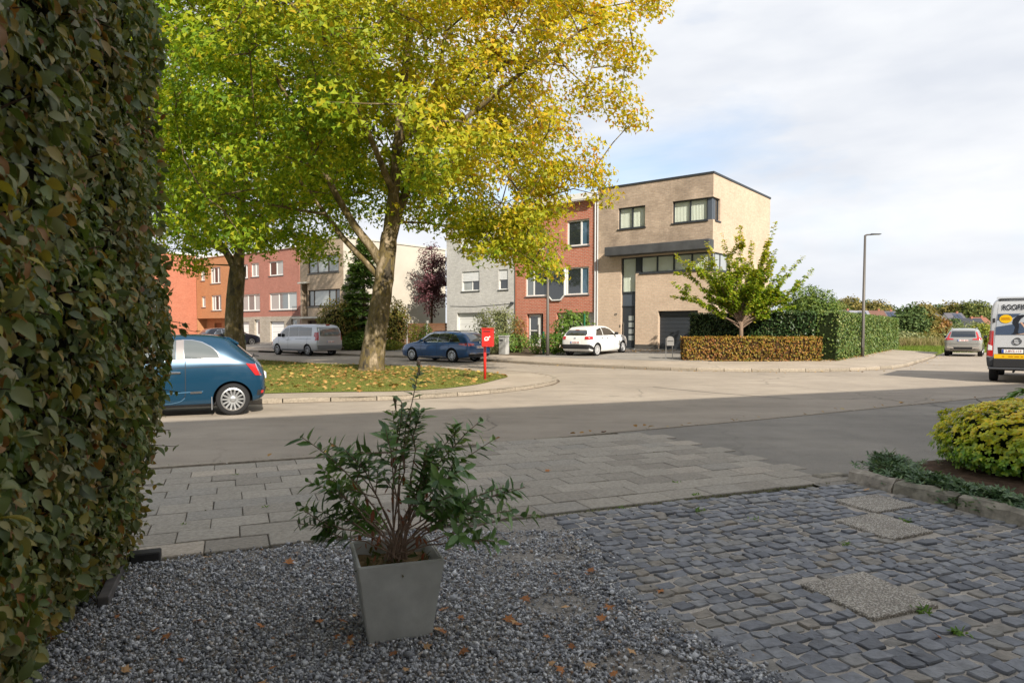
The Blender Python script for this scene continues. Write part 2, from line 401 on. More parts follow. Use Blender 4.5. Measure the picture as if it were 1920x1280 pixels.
# crack across the junction
cr = MB(); cpts = catmull([(3.9, 18.8), (4.4, 18.0), (5.2, 16.9), (6.4, 15.6)], 6)
strip(cr, offset(cpts, .02), offset(cpts, -.02), .004, .004)
ck = cr.build('road_crack_sealing', simple('tar', (.045, .042, .04), .7)); struct(ck)

# own pavement: base, single slabs, apron
def kn_b(a):                                                # kerb distance b at street coordinate a
    best = None
    for p in KN:
        q = Vector(p); aa, bb = q.dot(D), q.dot(Nn)
        if best is not None and aa >= a: return best[1] + (bb - best[1]) * (a - best[0]) / max(aa - best[0], 1e-6)
        best = (aa, bb)
    return best[1]
as_ = [-45 + i * 1.0 for i in range(51)]
pv = MB(); strip(pv, [ab(a, 5.05) for a in as_ if a <= 6], [ab(a, kn_b(a) - .1) for a in as_ if a <= 6], .032, .032)
pav = struct(pv.build('pavement', simple('slab_bed', (.155, .142, .11), .95, .1, var=.35, vscale=6, bump=.5, bscale=90)))
SLABM = islandmat('pavement_slab', [(0, (.275, .245, .205)), (.35, (.325, .292, .245)), (.7, (.365, .328, .275)), (.88, (.30, .276, .24)), (1, (.43, .37, .30))], .9, .2, .35, 110, obj_random=True, mottle=.22)
slab_me = []
for k in range(4):
    m = MB(); L, Wd = .4235, .2885
    m.box(0, 0, 0, L, Wd, .035); me = m.mesh('slab', SLABM)
    bm = bmesh.new(); bm.from_mesh(me); bmesh.ops.bevel(bm, geom=bm.edges[:], offset=.004 + .001 * k, segments=1, affect='EDGES'); bm.to_mesh(me); bm.free(); slab_me.append(me)
EDGE_A = 5.45
b = 5.07; row = 0
while b < 8.9:
    a = -1.9 + (row % 2) * .21 + random.uniform(-.05, .05)
    while a < EDGE_A - .1 * row * .0:
        if b + .3 < kn_b(a + .2) - .08:
            o = link('paving_slab', random.choice(slab_me), pav); p = ab(a, b + random.uniform(-.004, .004))
            o.location = (p[0], p[1], .026 + random.uniform(-.003, .004)); o.rotation_euler = (random.gauss(0, .006), random.gauss(0, .006), math.atan2(D.y, D.x) + random.gauss(0, .006))
        a += .43
    b += .295; row += 1
apr = MB(); aa = [EDGE_A - .15 + i * .8 for i in range(18)]
strip(apr, [ab(a, 4.95 if a < 6.6 else 2.5) for a in aa], [ab(a, kn_b(a) - .1) for a in aa], .054, .04)
struct(apr.build('driveway_apron', APRON))
kn_vis = [p for p in KN if -12 < Vector(p).dot(D) < 30]
def kerb_run(line, parent, wd, z0, z1, piece=1.0, gap=.012, mat=KERBM, name='kerbstone', jit=.004, flip=1):
    pts = resample(line, piece); n = 0
    for i in range(len(pts) - 1):
        a, c = Vector(pts[i]), Vector(pts[i + 1]); t = (c - a).normalized(); nr = Vector((-t.y, t.x)) * wd * flip
        a = a + t * gap; c = c - t * gap; dz = random.uniform(-jit, jit); bv = .015 * flip
        q = nr.normalized() * .02
        m = MB(); m.add([(*a, z0), (*c, z0), (*(c + nr), z0), (*(a + nr), z0), (*a, z1 - .03 + dz), (*c, z1 - .03 + dz), (*(a + q), z1 + dz), (*(c + q), z1 + dz), (*(c + nr), z1 + dz), (*(a + nr), z1 + dz)],
                        [(0, 3, 2, 1), (0, 1, 5, 4), (4, 5, 7, 6), (6, 7, 8, 9), (2, 3, 9, 8), (1, 2, 8, 7, 5), (3, 0, 4, 6, 9)])
        m.build(name, mat, parent); n += 1
    return n
nk = MB(); strip(nk, offset(kn_vis, -.1), kn_vis, .02, .02); nko = struct(nk.build('kerb', simple('kerb_bed', (.10, .095, .08), .95)))
kerb_run(offset(kn_vis, 0), nko, .11, -.02, .052, 1.0, flip=-1)

# own front garden: gravel bed and cobbled drive
GC = [(.40, 5.40), (.44, 5.0), (.50, 4.48), (.54, 4.0), (.74, 3.42), (.93, 3.14), (1.08, 2.9), (1.5, 2.2), (1.9, 1.2)]
gravel_poly = [(-3.3, 4.15), (-2.55, 4.42), ab(1.5, 5.05), ab(2.5, 5.05)] + GC[0:] + [(1.9, -.6), (-2.0, -.6)]
COB = [ab(2.45, 5.05)] + GC + [(4.9, 1.2), (4.55, 3.2), (3.98, 5.14), (3.78, 5.76), (3.60, 6.22), (3.42, 6.72)]
gb = MB(); gb.poly([(*p, .038) for p in [ab(-6, 5.05), ab(-6, -1.2), ab(2.1, -1.2), (1.95, .5)] + GC[::-1] + [ab(2.45, 5.05)]])
struct(gb.build('gravel_bed', simple('gravel_base', (.33, .30, .265), .9, .2, var=.4, vscale=30, bump=.8, bscale=120)))
sb = MB(); sb.poly([(*p, .045) for p in [ab(2.45, 5.05)] + GC + [(1.95, -.4), (5.6, -.4), (4.6, 3.2), (4.02, 5.14), (3.82, 5.76), (3.62, 6.22), (3.42, 6.76)]])
drv = struct(sb.build('driveway', simple('joint_sand', (.45, .405, .35), .95, .1, var=.28, vscale=5, bump=.6, bscale=140, fine=.25)))
SLABS = [[(1.72, 4.02), (2.21, 4.23), (2.36, 3.71), (1.9, 3.53)], [(2.58, 5.4), (3.01, 5.6), (3.18, 5.09), (2.75, 4.89)], [(2.87, 6.03), (3.36, 6.25), (3.52, 5.85), (3.04, 5.63)]]
def cob_mesh(w, h, seed):
    rr = random.Random(seed); top = []; mid = []; bot = []
    base = [(-.5, -.42), (-.36, -.5), (.38, -.5), (.5, -.38), (.5, .4), (.36, .5), (-.4, .5), (-.5, .36)]
    for x, y in base:
        x = x * w + rr.uniform(-.016, .014); y = y * h + rr.uniform(-.014, .012); dz = rr.uniform(-.004, .002)
        bot.append((x, y, -.03)); mid.append((x, y, -.007 + dz)); top.append((x * .93 + rr.uniform(-.004, .004), y * .92, dz + .0005))
    n = len(base); vs = bot + mid + top + [(rr.uniform(-.02, .02), rr.uniform(-.02, .02), rr.uniform(-.001, .003))]
    fs = []
    for r in (0, n): fs += [(r + i, r + (i + 1) % n, r + n + (i + 1) % n, r + n + i) for i in range(n)]
    fs += [(2 * n + i, 2 * n + (i + 1) % n, 3 * n) for i in range(n)]
    return vs, fs
COBM = islandmat('cobble_stone', [(0, (.11, .116, .13)), (.25, (.16, .167, .186)), (.5, (.195, .202, .22)), (.75, (.235, .236, .24)), (.9, (.20, .188, .168)), (1, (.245, .216, .18))], .62, .35, .5, 45, obj_random=True, mottle=.3)
COBM2 = islandmat('cobble_stone_far', [(0, (.11, .116, .13)), (.25, (.16, .167, .186)), (.5, (.195, .202, .22)), (.75, (.235, .236, .24)), (.9, (.20, .188, .168)), (1, (.245, .216, .18))], .62, .35, .5, 45, mottle=.3)
cobs = []; b = .9; row = 0
while b < 5.0:
    rh = random.uniform(.096, .114); a = .2 + random.uniform(0, .1)
    while a < 8:
        w = random.uniform(.088, .142); ac = a + w / 2
        wob = .025 * math.sin(ac * 1.9 + row * .35) + .012 * math.sin(ac * 5 + row)
        x, y = ab(ac, b + rh / 2 + wob)
        if inpoly(x, y, COB) and not any(inpoly(x, y, [(sum(c[0] for c in S) / 4 + (p[0] - sum(c[0] for c in S) / 4) * 1.14, sum(c[1] for c in S) / 4 + (p[1] - sum(c[1] for c in S) / 4) * 1.14) for p in S]) for S in SLABS):
            cobs.append((x, y, w - .013, rh - .014))
        a += w
    b += rh; row += 1
def in_view(x, y, m=0.): return y > .2 and abs(x) / y < .755 + m and (CAM_H / y) < .545 + m
vis = [c for c in cobs if in_view(c[0], c[1])]
vis.sort(key=lambda c: c[0] ** 2 + c[1] ** 2); single = set(vis[:300])
cob_me = []
for k in range(14):
    vs, fs = cob_mesh(1, 1, 0) if False else cob_mesh(.12, .095, k)
    m = MB(); m.add(vs, fs); me = m.mesh('cobble', COBM); cob_me.append(me)
rest = MB()
for c in cobs:
    rz = math.atan2(D.y, D.x) + random.gauss(0, .07); tx, ty = random.gauss(0, .035), random.gauss(0, .035); z = .056 + random.uniform(-.007, .006)
    if c in single:
        o = link('cobblestone', random.choice(cob_me), drv, (c[0], c[1], z), (tx, ty, rz)); o.scale = (c[2] / .12, c[3] / .095, 1)
    else:
        vs, fs = cob_mesh(c[2], c[3], random.randint(0, 9999)); M3 = Matrix.Translation((c[0], c[1], z)) @ Matrix.Rotation(rz, 4, 'Z') @ Matrix.Rotation(tx, 4, 'X')
        rest.add([tuple(M3 @ Vector(v)) for v in vs], fs)
struct(rest.build('cobblestones', COBM2, drv), 'stuff')
def agg_mat():
    t = NT('exposed_aggregate'); g = t.coord()
    vo = t.n('ShaderNodeTexVoronoi'); vo.inputs['Scale'].default_value = 95; t.l(g, vo.inputs['Vector'])
    sep = t.n('ShaderNodeSeparateColor'); t.l(vo.outputs['Color'], sep.inputs[0])
    c = t.ramp(sep.outputs[0], [(0, (.26, .235, .20)), (.4, (.44, .39, .33)), (.75, (.60, .55, .47)), (1, (.72, .68, .62))])
    c = t.mix(t.ramp(vo.outputs['Distance'], [(.35, 0.), (.7, 1.)]), c, (.20, .178, .15))
    c = t.mix(1.0, c, t.ramp(t.noise(3, 4, .6, g), [(.3, .8), (.7, 1.12)]), 'MULTIPLY')
    h = t.math('SUBTRACT', 1.0, vo.outputs['Distance'])
    return t.done(t.bsdf(c, .8, .3, 0, t.bump(h, .8, .008)))
AGG = agg_mat()
for S, lb in zip(SLABS, ('square pebble-dash slab nearest the gravel, set alone in the cobbles', 'middle of the three square pebble-dash slabs in the cobbles', 'square pebble-dash slab in the cobbles nearest the pavement, beside the stone edging')):
    m = MB(); m.prism([(p[0], p[1]) for p in S][::-1], .02, .068); o = m.build('stepping_slab', AGG, bevel=.006); tag(o, lb, 'slab', 'pebble-dash slabs in the cobbled drive')

# traffic island
ISL = catmull([ab(-16, 15.6), ab(-8, 15.5), (-5.35, 14.51), (-3.07, 15.15), (-1.4, 16.1), (-.14, 17.3), (.9, 19.05), (1.42, 21.0), (1.1, 23.0), (-.2, 24.95), (-1.66, 26.5), (-3.0, 27.75), (-8.5, 30.6), (-13.5, 35.2), (-24, 44.0)], 5)
GRS = catmull([ab(-16, 17.2), ab(-8, 16.8), (-5.8, 15.75), (-2.58, 16.44), (-1.13, 18.01), (-.45, 20.13), (-.15, 21.75), (-.95, 23.7), (-2.3, 25.6), (-3.6, 27.2), (-8.7, 29.9), (-13.6, 34.4), (-24, 43.2)], 5)
im = MB(); im.poly([(*p, .098) for p in ISL] + [(*ab(-30, 30), .098)])
isl = struct(im.build('island_pavement', CONC))
kerb_run(ISL, isl, .14, -.02, .105, 1.0)
gm = MB(); gm.poly([(*p, .112) for p in GRS] + [(*ab(-30, 30), .112)])
def lawn_mat(name, c0, c1, c2):
    t = NT(name); g = t.n('ShaderNodeNewGeometry').outputs['Position']
    c = t.ramp(t.noise(.5, 5, .65, g), [(.3, c0), (.5, c1), (.72, c2)])
    c = t.mix(1.0, c, t.ramp(t.noise(25, 3, .7, g), [(.3, .6), (.7, 1.3)]), 'MULTIPLY')
    return t.done(t.bsdf(c, .95, .1, 0, t.bump(t.noise(40, 3, .6, g), .8, .03)))
struct(gm.build('lawn', lawn_mat('island_lawn', (.10, .14, .025), (.18, .20, .045), (.28, .24, .08))))

# opposite pavement, kerb and front plots
offs = [2.1] * 21
inner_ctrl = {0: 2.1, 15: 2.1, 22: 2.1, 30: 2.3, 38: 2.8, 45: 3.4, 52: 3.4, 56: 3.1, 62: 2.9, 80: 2.9}
ks = sorted(inner_ctrl); offs = [float(np.interp(i, ks, [inner_ctrl[k] for k in ks])) for i in range(len(KF))]
KI = offset(KF, offs)
NV = len([p for p in KF if p[1] < 45 or p[0] < 10]); fp = MB(); strip(fp, offset(KF, .13)[:NV], KI[:NV], .115, .24)
fpo = struct(fp.build('opposite_pavement', CONC))
vis_k = [p for p in KF if to_uv(p)[0] < 30 and p[1] < 43]
kerb_run(vis_k, fpo, .14, -.03, .125, 1.0)
DIRT = simple('gutter_dirt', (.17, .135, .10), .95, .1, var=.45, vscale=3, bump=.5, bscale=60)
for line, par in ((vis_k, fpo), (ISL, isl)):
    gd = MB(); q = catmull(resample(line, 1.6), 3); strip(gd, offset(q, .0), offset(q, [-.05 - .07 * abs(nz2) for nz2 in [math.sin(i * 1.3) * math.sin(i * .37) for i in range(len(q))]]), .004, .004); gd.build('gutter_dirt', DIRT, par)
left_k = [p for p in KF if to_uv(p)[0] >= 27]
lk = MB(); strip(lk, left_k, offset(left_k, .14), .12, .12); strip(lk, left_k, left_k, -.02, .12); lk.build('kerbstone', KERBM, fpo)
KI_uv = sorted([to_uv(p) for p in KI if to_uv(p)[0] > -3.5 and to_uv(p)[1] > -9.2]); 
def inner_v(u): return float(np.interp(u, [q[0] for q in KI_uv], [q[1] for q in KI_uv]))
def zplot(u, v): iv = inner_v(u); return .24 + (.5 - .24) * max(0, min(1, (v - iv) / (0 - iv)))
def plot(name, u0, u1, mat, v1=.3, n=8):
    m = MB(); us = [u0 + (u1 - u0) * i / n for i in range(n + 1)]
    strip(m, [uv(u, inner_v(u) - .05) for u in us], [uv(u, v1) for u in us], .243, .5)
    return struct(m.build(name, mat))
PAVG = road_mat('driveway_pavers', (.25, .23, .205), (.30, .275, .24), .01)
SOIL = simple('garden_soil', (.085, .065, .045), .95, .1, var=.4, vscale=4, bump=.8, bscale=30)
plot('opposite_driveway', -2.4, 6.9, PAVG); plot('front_garden', 6.9, 16.0, SOIL)
plot('garage_drive', 16.0, 19.6, PAVG); plot('side_garden', 19.6, 30.5, SOIL); plot('forecourt', 30.5, 62, PAVG)
lw = MB(); lw.poly([(*p, .2) for p in [(7.3, 29.9), (13.7, 29.5), (28, 49.9), (22, 54), uv(-.2, 9), uv(-.2, 0), uv(-2.3, -5.5)]])
struct(lw.build('garden_lawn', lawn_mat('garden_lawn', (.05, .08, .015), (.07, .11, .02), (.10, .13, .03))))
# ------------------------------------------------------------------ buildings
ANTH = simple('anthracite_metal', (.032, .037, .045), .45, .4)
WHITEF = simple('white_upvc', (.72, .72, .70), .4, .4)
SHUT = simple('white_shutter', (.70, .71, .72), .5, .3, var=.05)
DARKP = simple('dark_glazing', (.025, .03, .034), .04, .9, coat=.6)
PALEP = simple('pale_glazing', (.16, .18, .185), .06, .9, coat=.6)
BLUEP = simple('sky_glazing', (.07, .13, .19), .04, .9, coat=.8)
NETP = simple('net_curtain_glazing', (.34, .36, .36), .08, .8, coat=.5)
CLEAR = glass('clear_glazing', (.93, .97, .95), .97)
STONE = simple('bluestone', (.12, .125, .13), .7, .3, var=.15)
BLIND = simple('vertical_blind', (.80, .80, .72), .8, .2)
ROOFM = simple('roof_felt', (.05, .05, .052), .9)
CONCR = simple('concrete', (.33, .32, .30), .85, .2, var=.12, vscale=2, bump=.2, bscale=60)
def wall_grid(mb, L, z0, z1, ops, T, reveal=.14):
    """wall in the (t, z) plane with rectangular openings (t0,z0,t1,z1[,skip reveal sides]); T(t,d,z) maps, d = depth into the wall"""
    xs = sorted({0., L, *[o[0] for o in ops], *[o[2] for o in ops]}); zs = sorted({z0, z1, *[o[1] for o in ops], *[o[3] for o in ops]})
    xs = [x for x in xs if 0 <= x <= L]; zs = [z for z in zs if z0 <= z <= z1]
    for i in range(len(xs) - 1):
        for j in range(len(zs) - 1):
            cx, cz = (xs[i] + xs[i + 1]) / 2, (zs[j] + zs[j + 1]) / 2
            if any(o[0] < cx < o[2] and o[1] < cz < o[3] for o in ops): continue
            mb.quad(T(xs[i], 0, zs[j]), T(xs[i + 1], 0, zs[j]), T(xs[i + 1], 0, zs[j + 1]), T(xs[i], 0, zs[j + 1]))
    for o in ops:
        a, b, c, d = o[:4]; sk = o[4] if len(o) > 4 else ''; r = o[5] if len(o) > 5 else reveal
        if 'l' not in sk: mb.quad(T(a, 0, b), T(a, r, b), T(a, r, d), T(a, 0, d))
        if 'r' not in sk: mb.quad(T(c, 0, b), T(c, 0, d), T(c, r, d), T(c, r, b))
        if 'b' not in sk: mb.quad(T(a, 0, b), T(c, 0, b), T(c, r, b), T(a, r, b))
        if 't' not in sk: mb.quad(T(a, 0, d), T(a, r, d), T(c, r, d), T(c, 0, d))
def bars(mb, T, a, b, c, d, y0, y1):
    pts = [T(a, y0, b), T(c, y0, b), T(c, y1, b), T(a, y1, b), T(a, y0, d), T(c, y0, d), T(c, y1, d), T(a, y1, d)]
    mb.add(pts, [(0, 3, 2, 1), (4, 5, 6, 7), (0, 1, 5, 4), (1, 2, 6, 5), (2, 3, 7, 6), (3, 0, 4, 7)])
def window(h, T, a, b, c, d, fm, pm, mull=(), trans=(), ft=.06, inset=.10, sill=STONE, blind=None, shutter=0., name='window', wide=()):
    """frame part with panes, sill, shutter and blind as sub-parts"""
    m = MB(); y0, y1 = inset, inset + .07
    bars(m, T, a, b, c, b + ft, y0, y1); bars(m, T, a, d - ft, c, d, y0, y1)
    bars(m, T, a, b + ft, a + ft, d - ft, y0, y1); bars(m, T, c - ft, b + ft, c, d - ft, y0, y1)
    xs = [a] + [a + (c - a) * f for f in mull] + [c]; zs = [b] + [b + (d - b) * f for f in trans] + [d]
    for x in xs[1:-1]: bars(m, T, x - ft * .6, b + ft, x + ft * .6, d - ft, y0 + .003, y1 - .003)
    for z in zs[1:-1]: bars(m, T, a + ft, z - ft * .5, c - ft, z + ft * .5, y0 + .006, y1 - .006)
    w = m.build(name, fm, h)
    k = 0
    for i in range(len(xs) - 1):
        for j in range(len(zs) - 1):
            p = MB(); p.quad(T(xs[i] + .02, y0 + .035, zs[j] + .02), T(xs[i + 1] - .02, y0 + .035, zs[j] + .02), T(xs[i + 1] - .02, y0 + .035, zs[j + 1] - .02), T(xs[i] + .02, y0 + .035, zs[j + 1] - .02))
            p.build('pane', pm[k % len(pm)] if isinstance(pm, (list, tuple)) else pm, w); k += 1
    if sill is not None:
        s = MB(); bars(s, T, a - .06, b - .07, c + .06, b - .005, -.05, inset + .03); s.build('sill', sill, w)
    if shutter:
        s = MB(); zb = d - (d - b) * shutter; n = max(3, int((d - zb) / .09))
        for i in range(n):
            q0 = zb + (d - zb) * i / n; q1 = zb + (d - zb) * (i + 1) / n - .008
            bars(s, T, a + ft * .3, q0, c - ft * .3, q1, y0 - .04, y0 - .015 + .005 * (i % 2))
        s.build('roller_shutter', SHUT, w)
    if blind is not None:
        s = MB(); n = max(4, int((c - a) / .085)); y = y1 + .03
        for i in range(n):
            x0 = a + ft + (c - a - 2 * ft) * i / n; x1 = a + ft + (c - a - 2 * ft) * (i + .93) / n
            s.quad(T(x0, y, b + ft), T(x1, y + .045, b + ft), T(x1, y + .045, d - ft), T(x0, y, d - ft))
        s.build('blind', blind, w)
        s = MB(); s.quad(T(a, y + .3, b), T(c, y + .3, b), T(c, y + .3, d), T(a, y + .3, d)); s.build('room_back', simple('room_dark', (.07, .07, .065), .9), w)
    return w
def garage(h, T, a, b, c, d, mat, n=7, inset=.2, name='garage_door'):
    fr = MB(); bars(fr, T, a, b, a + .05, d, inset - .02, inset + .05); bars(fr, T, c - .05, b, c, d, inset - .02, inset + .05); bars(fr, T, a + .05, d - .05, c - .05, d, inset - .02, inset + .05)
    g = fr.build(name, mat, h)
    for i in range(n):
        z0 = b + (d - .05 - b) * i / n; z1 = b + (d - .05 - b) * (i + 1) / n - .012
        p = MB(); bars(p, T, a + .05, z0, c - .05, z1, inset, inset + .04); p.build('panel', mat, g)
    return g
def shell(h, Wd, Dp, z0, z1, ops, mat, mats_side=None, side_ops=(), T0=None, name='wall'):
    F_ = lambda t, d, z: (t, d, z); Rr = lambda t, d, z: (Wd - d, t, z)
    m = MB(); wall_grid(m, Wd, z0, z1, ops, F_); m.build(name, mat, h)
    m = MB(); wall_grid(m, Dp, z0, z1, side_ops, Rr); m.build(name, mats_side or mat, h)
    m = MB(); m.quad((0, 0, z0), (0, Dp, z0), (0, Dp, z1), (0, 0, z1)); m.build(name, mats_side or mat, h)
    m = MB(); m.quad((0, Dp, z0), (Wd, Dp, z0), (Wd, Dp, z1), (0, Dp, z1)); m.build(name, mats_side or mat, h)
def flat_roof(h, Wd, Dp, z, cop, over=.03, ht=.09, mat=ROOFM):
    m = MB(); m.box(.05, .05, z - .25, Wd - .05, Dp - .05, z - .15); r = m.build('roof', mat, h)
    m = MB(); t = .22
    for q in ((-over, -over, Wd + over, t), (-over, Dp - t, Wd + over, Dp + over), (-over, t, t, Dp - t), (Wd - t, t, Wd + over, Dp - t)): m.box(q[0], q[1], z - .002, q[2], q[3], z + ht)
    m.build('coping', cop, r); return r
FT = lambda t, d, z: (t, d, z)
def house(name, label, u1, depth_rz=ROW_RZ, setb=0., group='houses along the opposite side of the street'):
    p = uv(u1, setb); return thing(name, label, 'house', (p[0], p[1], 0), depth_rz, group)

# --- beige corner house
BEIGE = brick('beige_brick', (.53, .385, .285), (.595, .45, .335), (.50, .42, .335), dirt=.12)
BEIGE2 = brick('weathered_beige_brick', (.385, .29, .215), (.48, .37, .28), (.38, .315, .255), dirt=.38)
h = house('corner_house', 'three-storey beige brick corner house with dark grey canopy and garage', 6.92)
W7, DP = 6.92, 8.95
RT = lambda t, d, z: (W7 - d, t, z)
LOWER = [(1.56, .5, 2.48, 5.62, 'r', .22), (2.48, 4.71, W7, 5.62, 'lr', .12), (3.87, .5, 6.16, 2.6, '', .3)]
m = MB(); wall_grid(m, W7, 0, 5.95, LOWER, FT); m.build('wall', BEIGE, h)
m = MB(); m.quad((2.48, 0, .5), (2.48, .22, .5), (2.48, .22, 4.71), (2.48, 0, 4.71)); m.build('wall', BEIGE, h)
m = MB(); wall_grid(m, W7, 5.95, 9.62, [(1.36, 7.25, 3.04, 8.43), (4.66, 7.27, W7, 8.43, 'r')], FT); m.build('wall', BEIGE2, h)
m = MB(); wall_grid(m, DP, 0, 9.62, [(0, 7.27, .95, 8.43, 'l'), (0, 4.71, 2.2, 5.62, 'l')], RT); m.build('wall', BEIGE, h)
m = MB(); m.quad((0, 0, 0), (0, DP, 0), (0, DP, 9.62), (0, 0, 9.62)); m.quad((0, DP, 0), (W7, DP, 0), (W7, DP, 9.62), (0, DP, 9.62)); m.build('wall', BEIGE2, h)
flat_roof(h, W7, DP, 9.62, ANTH, .04, .10)
window(h, FT, 1.36, 7.25, 3.04, 8.43, ANTH, CLEAR, (.5,), blind=BLIND, sill=ANTH)
window(h, FT, 4.66, 7.27, 6.60, 8.43, ANTH, CLEAR, (.5,), blind=BLIND, sill=ANTH)
m = MB(); m.box(6.60, .10, 7.27, W7 - .1, .32, 8.43); m.build('corner_post', simple('blue_grey_panel', (.075, .09, .115), .5), h)
window(h, RT, .32, 7.27, .95, 8.43, ANTH, DARKP, (), sill=ANTH)
window(h, FT, 1.56, 3.66, 2.48, 5.62, ANTH, CLEAR, (), blind=BLIND, sill=None, name='stair_window', inset=.12)
m = MB(); m.box(1.60, .16, 2.933, 2.46, .22, 3.597); pn = m.build('facade_panel', MATS['blue_grey_panel'], h)
m = MB(); m.box(1.56, .13, 2.88, 2.48, .23, 2.93); m.build('transom', ANTH, pn); m = MB(); m.box(1.56, .13, 3.60, 2.48, .23, 3.66); m.build('transom', ANTH, pn)
m = MB(); m.box(2.48, .02, 4.71, 2.78, .12, 5.62); m.build('facade_panel', ANTH, h)
window(h, FT, 2.78, 4.71, W7 - .05, 5.62, ANTH, CLEAR, (.24, .48, .73), blind=BLIND, sill=ANTH, inset=.06, name='band_window')
window(h, RT, .16, 4.71, 2.2, 5.62, ANTH, NETP, (.5,), sill=ANTH, inset=.05)
m = MB(); m.slab([(.83, 5.72), (W7 + .06, 5.72), (W7 + .06, 6.22), (.83, 6.22)], -.62, .02); can = m.build('canopy', simple('weathered_zinc', (.062, .064, .068), .6, .4, var=.3, vscale=1.5), h, bevel=.02)
d_ = MB(); d_.box(1.6, .17, .55, 2.46, .22, 2.88); dr = d_.build('front_door', ANTH, h)
for i in range(4):
    z = .98 + i * .37; m = MB(); m.box(1.98, .160, z, 2.30, .168, z + .27); m.build('door_pane', NETP, dr)
m = MB(); m.tube([(1.70, .10, .95), (1.70, .10, 2.0)], .016, 8); m.box(1.69, .1, 1.05, 1.71, .17, 1.08); m.box(1.69, .1, 1.87, 1.71, .17, 1.9); m.build('handle', simple('brushed_steel', (.55, .55, .54), .3, .5, 1.0), dr)
garage(h, FT, 3.87, .55, 6.16, 2.6, ANTH, 9, .26)
m = MB(); m.box(2.46, -.012, .3, 3.89, .01, .76); m.build('plinth', simple('dark_plinth', (.075, .07, .065), .8, var=.2), h); m = MB(); m.box(6.14, -.012, .3, W7 + .012, .01, .76); m.build('plinth', MATS['dark_plinth'], h)
m = MB(); m.box(1.5, -.25, .3, 2.54, .2, .545); m.box(3.8, -.1, .3, 6.2, .28, .545); m.build('threshold', STONE, h)
m = MB(); m.tube([(.04, -.06, .5), (.04, -.06, 9.3)], .045, 10); m.build('downpipe', simple('zinc_pipe', (.50, .51, .52), .45, .4), h)
m = MB(); m.box(1.50, -.02, 1.72, 1.55, .0, 1.86); m.build('doorbell', ANTH, h)
def text_obj(body, size, mat, parent, loc, rot, depth=.004, align='CENTER', name='lettering', scale=(1, 1, 1), bold=0.):
    cu = bpy.data.curves.new(name, 'FONT'); cu.body = body; cu.size = size; cu.extrude = depth; cu.align_x = align; cu.align_y = 'CENTER'; cu.offset = bold
    o = bpy.data.objects.new(name, cu); COL.objects.link(o); dg = bpy.context.evaluated_depsgraph_get()
    me = bpy.data.meshes.new_from_object(o.evaluated_get(dg)); bpy.data.objects.remove(o)
    me.materials.clear(); me.materials.append(mat); r = link(name, me, parent, loc, rot); r.scale = scale; return r
text_obj('47', .2, ANTH, h, (1.24, -.012, 2.44), (R(90), 0, 0), name='house_number')
m = MB(); m.tube([(4.8, 6.5, 9.6), (4.8, 6.5, 10.15)], .015, 6)
for q in range(5): m.tube([(4.5 + .15 * q, 6.25, 10.1), (4.5 + .15 * q, 6.75, 10.1)], .008, 5)
m.tube([(4.4, 6.5, 10.1), (5.2, 6.5, 10.1)], .01, 5); m.build('aerial', MATS['zinc_pipe'], h)

# --- red brick house
REDB = brick('red_brick', (.43, .115, .065), (.52, .17, .105), (.46, .34, .27), bw=.26, rh=.09, dirt=.12)
h = house('red_house', 'red brick terraced house with white-framed bay window, beside the beige corner house', 12.94)
WR = 6.02
ops = [(3.88, 6.53, 5.46, 8.07), (.72, 6.5, 2.28, 7.98), (.80, 3.66, 2.50, 5.28), (2.50, 3.31, 3.83, 5.28, 'lr'), (3.83, 3.66, 5.44, 5.28), (.87, .5, 2.16, 2.58, '', .35), (3.14, .5, 5.81, 2.61, '', .4)]
ops[2] = ops[2] + ('r',); ops[4] = ops[4] + ('l',)
shell(h, WR, 9.5, 0, 9.15, ops, REDB, brick('grey_side_render', (.30, .30, .30), (.33, .33, .33), (.3, .3, .3)))
for q in ((2.50, 3.31, 2.85, 3.66), (3.83, 3.31, 3.48, 3.66)):
    m = MB(); m.slab([(q[0], 3.31), (q[2], 3.31), (q[0], 3.66)], -.004, .13); m.build('wall', REDB, h)
window(h, FT, 3.88, 6.53, 5.46, 8.07, WHITEF, [DARKP, BLUEP], (.62,), ft=.09)
window(h, FT, .72, 6.5, 2.28, 7.98, WHITEF, [BLUEP, DARKP], (.35,), ft=.09)
window(h, FT, .80, 3.66, 2.46, 5.28, WHITEF, [PALEP, DARKP], (.36,), ft=.08, inset=.06)
window(h, FT, 3.85, 3.66, 5.44, 5.28, WHITEF, [DARKP, BLUEP], (.66,), ft=.08, inset=.06)
m = MB(); O = [(2.52, 3.66), (2.84, 3.34), (3.50, 3.34), (3.81, 3.66), (3.81, 5.27), (2.52, 5.27)]
bay = MB(); yb = -.10
for i in range(len(O)):
    p, q = Vector(O[i]), Vector(O[(i + 1) % len(O)]); t = (q - p).normalized(); n = Vector((-t.y, t.x)) * .07
    bay.add([(p.x, yb, p.y), (q.x, yb, q.y), ((q + n).x, yb, (q + n).y), ((p + n).x, yb, (p + n).y), (p.x, .15, p.y), (q.x, .15, q.y), ((q + n).x, .15, (q + n).y), ((p + n).x, .15, (p + n).y)],
            [(0, 1, 2, 3), (4, 7, 6, 5), (0, 4, 5, 1), (3, 2, 6, 7), (0, 3, 7, 4), (1, 5, 6, 2)])
by = bay.build('bay_window', WHITEF, h)
m = MB(); m.poly([(x * .985 + .047, -.06, z * .985 + .065) for x, z in O]); m.build('pane', BLUEP if False else DARKP, by)
m = MB(); m.box(2.60, -.058, 3.95, 2.98, -.05, 5.0); m.build('net_curtain', PALEP, by)
m = MB(); m.box(.87, .26, .5, 2.16, .34, 2.58); dr = m.build('front_door', simple('door_recess', (.09, .09, .09), .5), h)
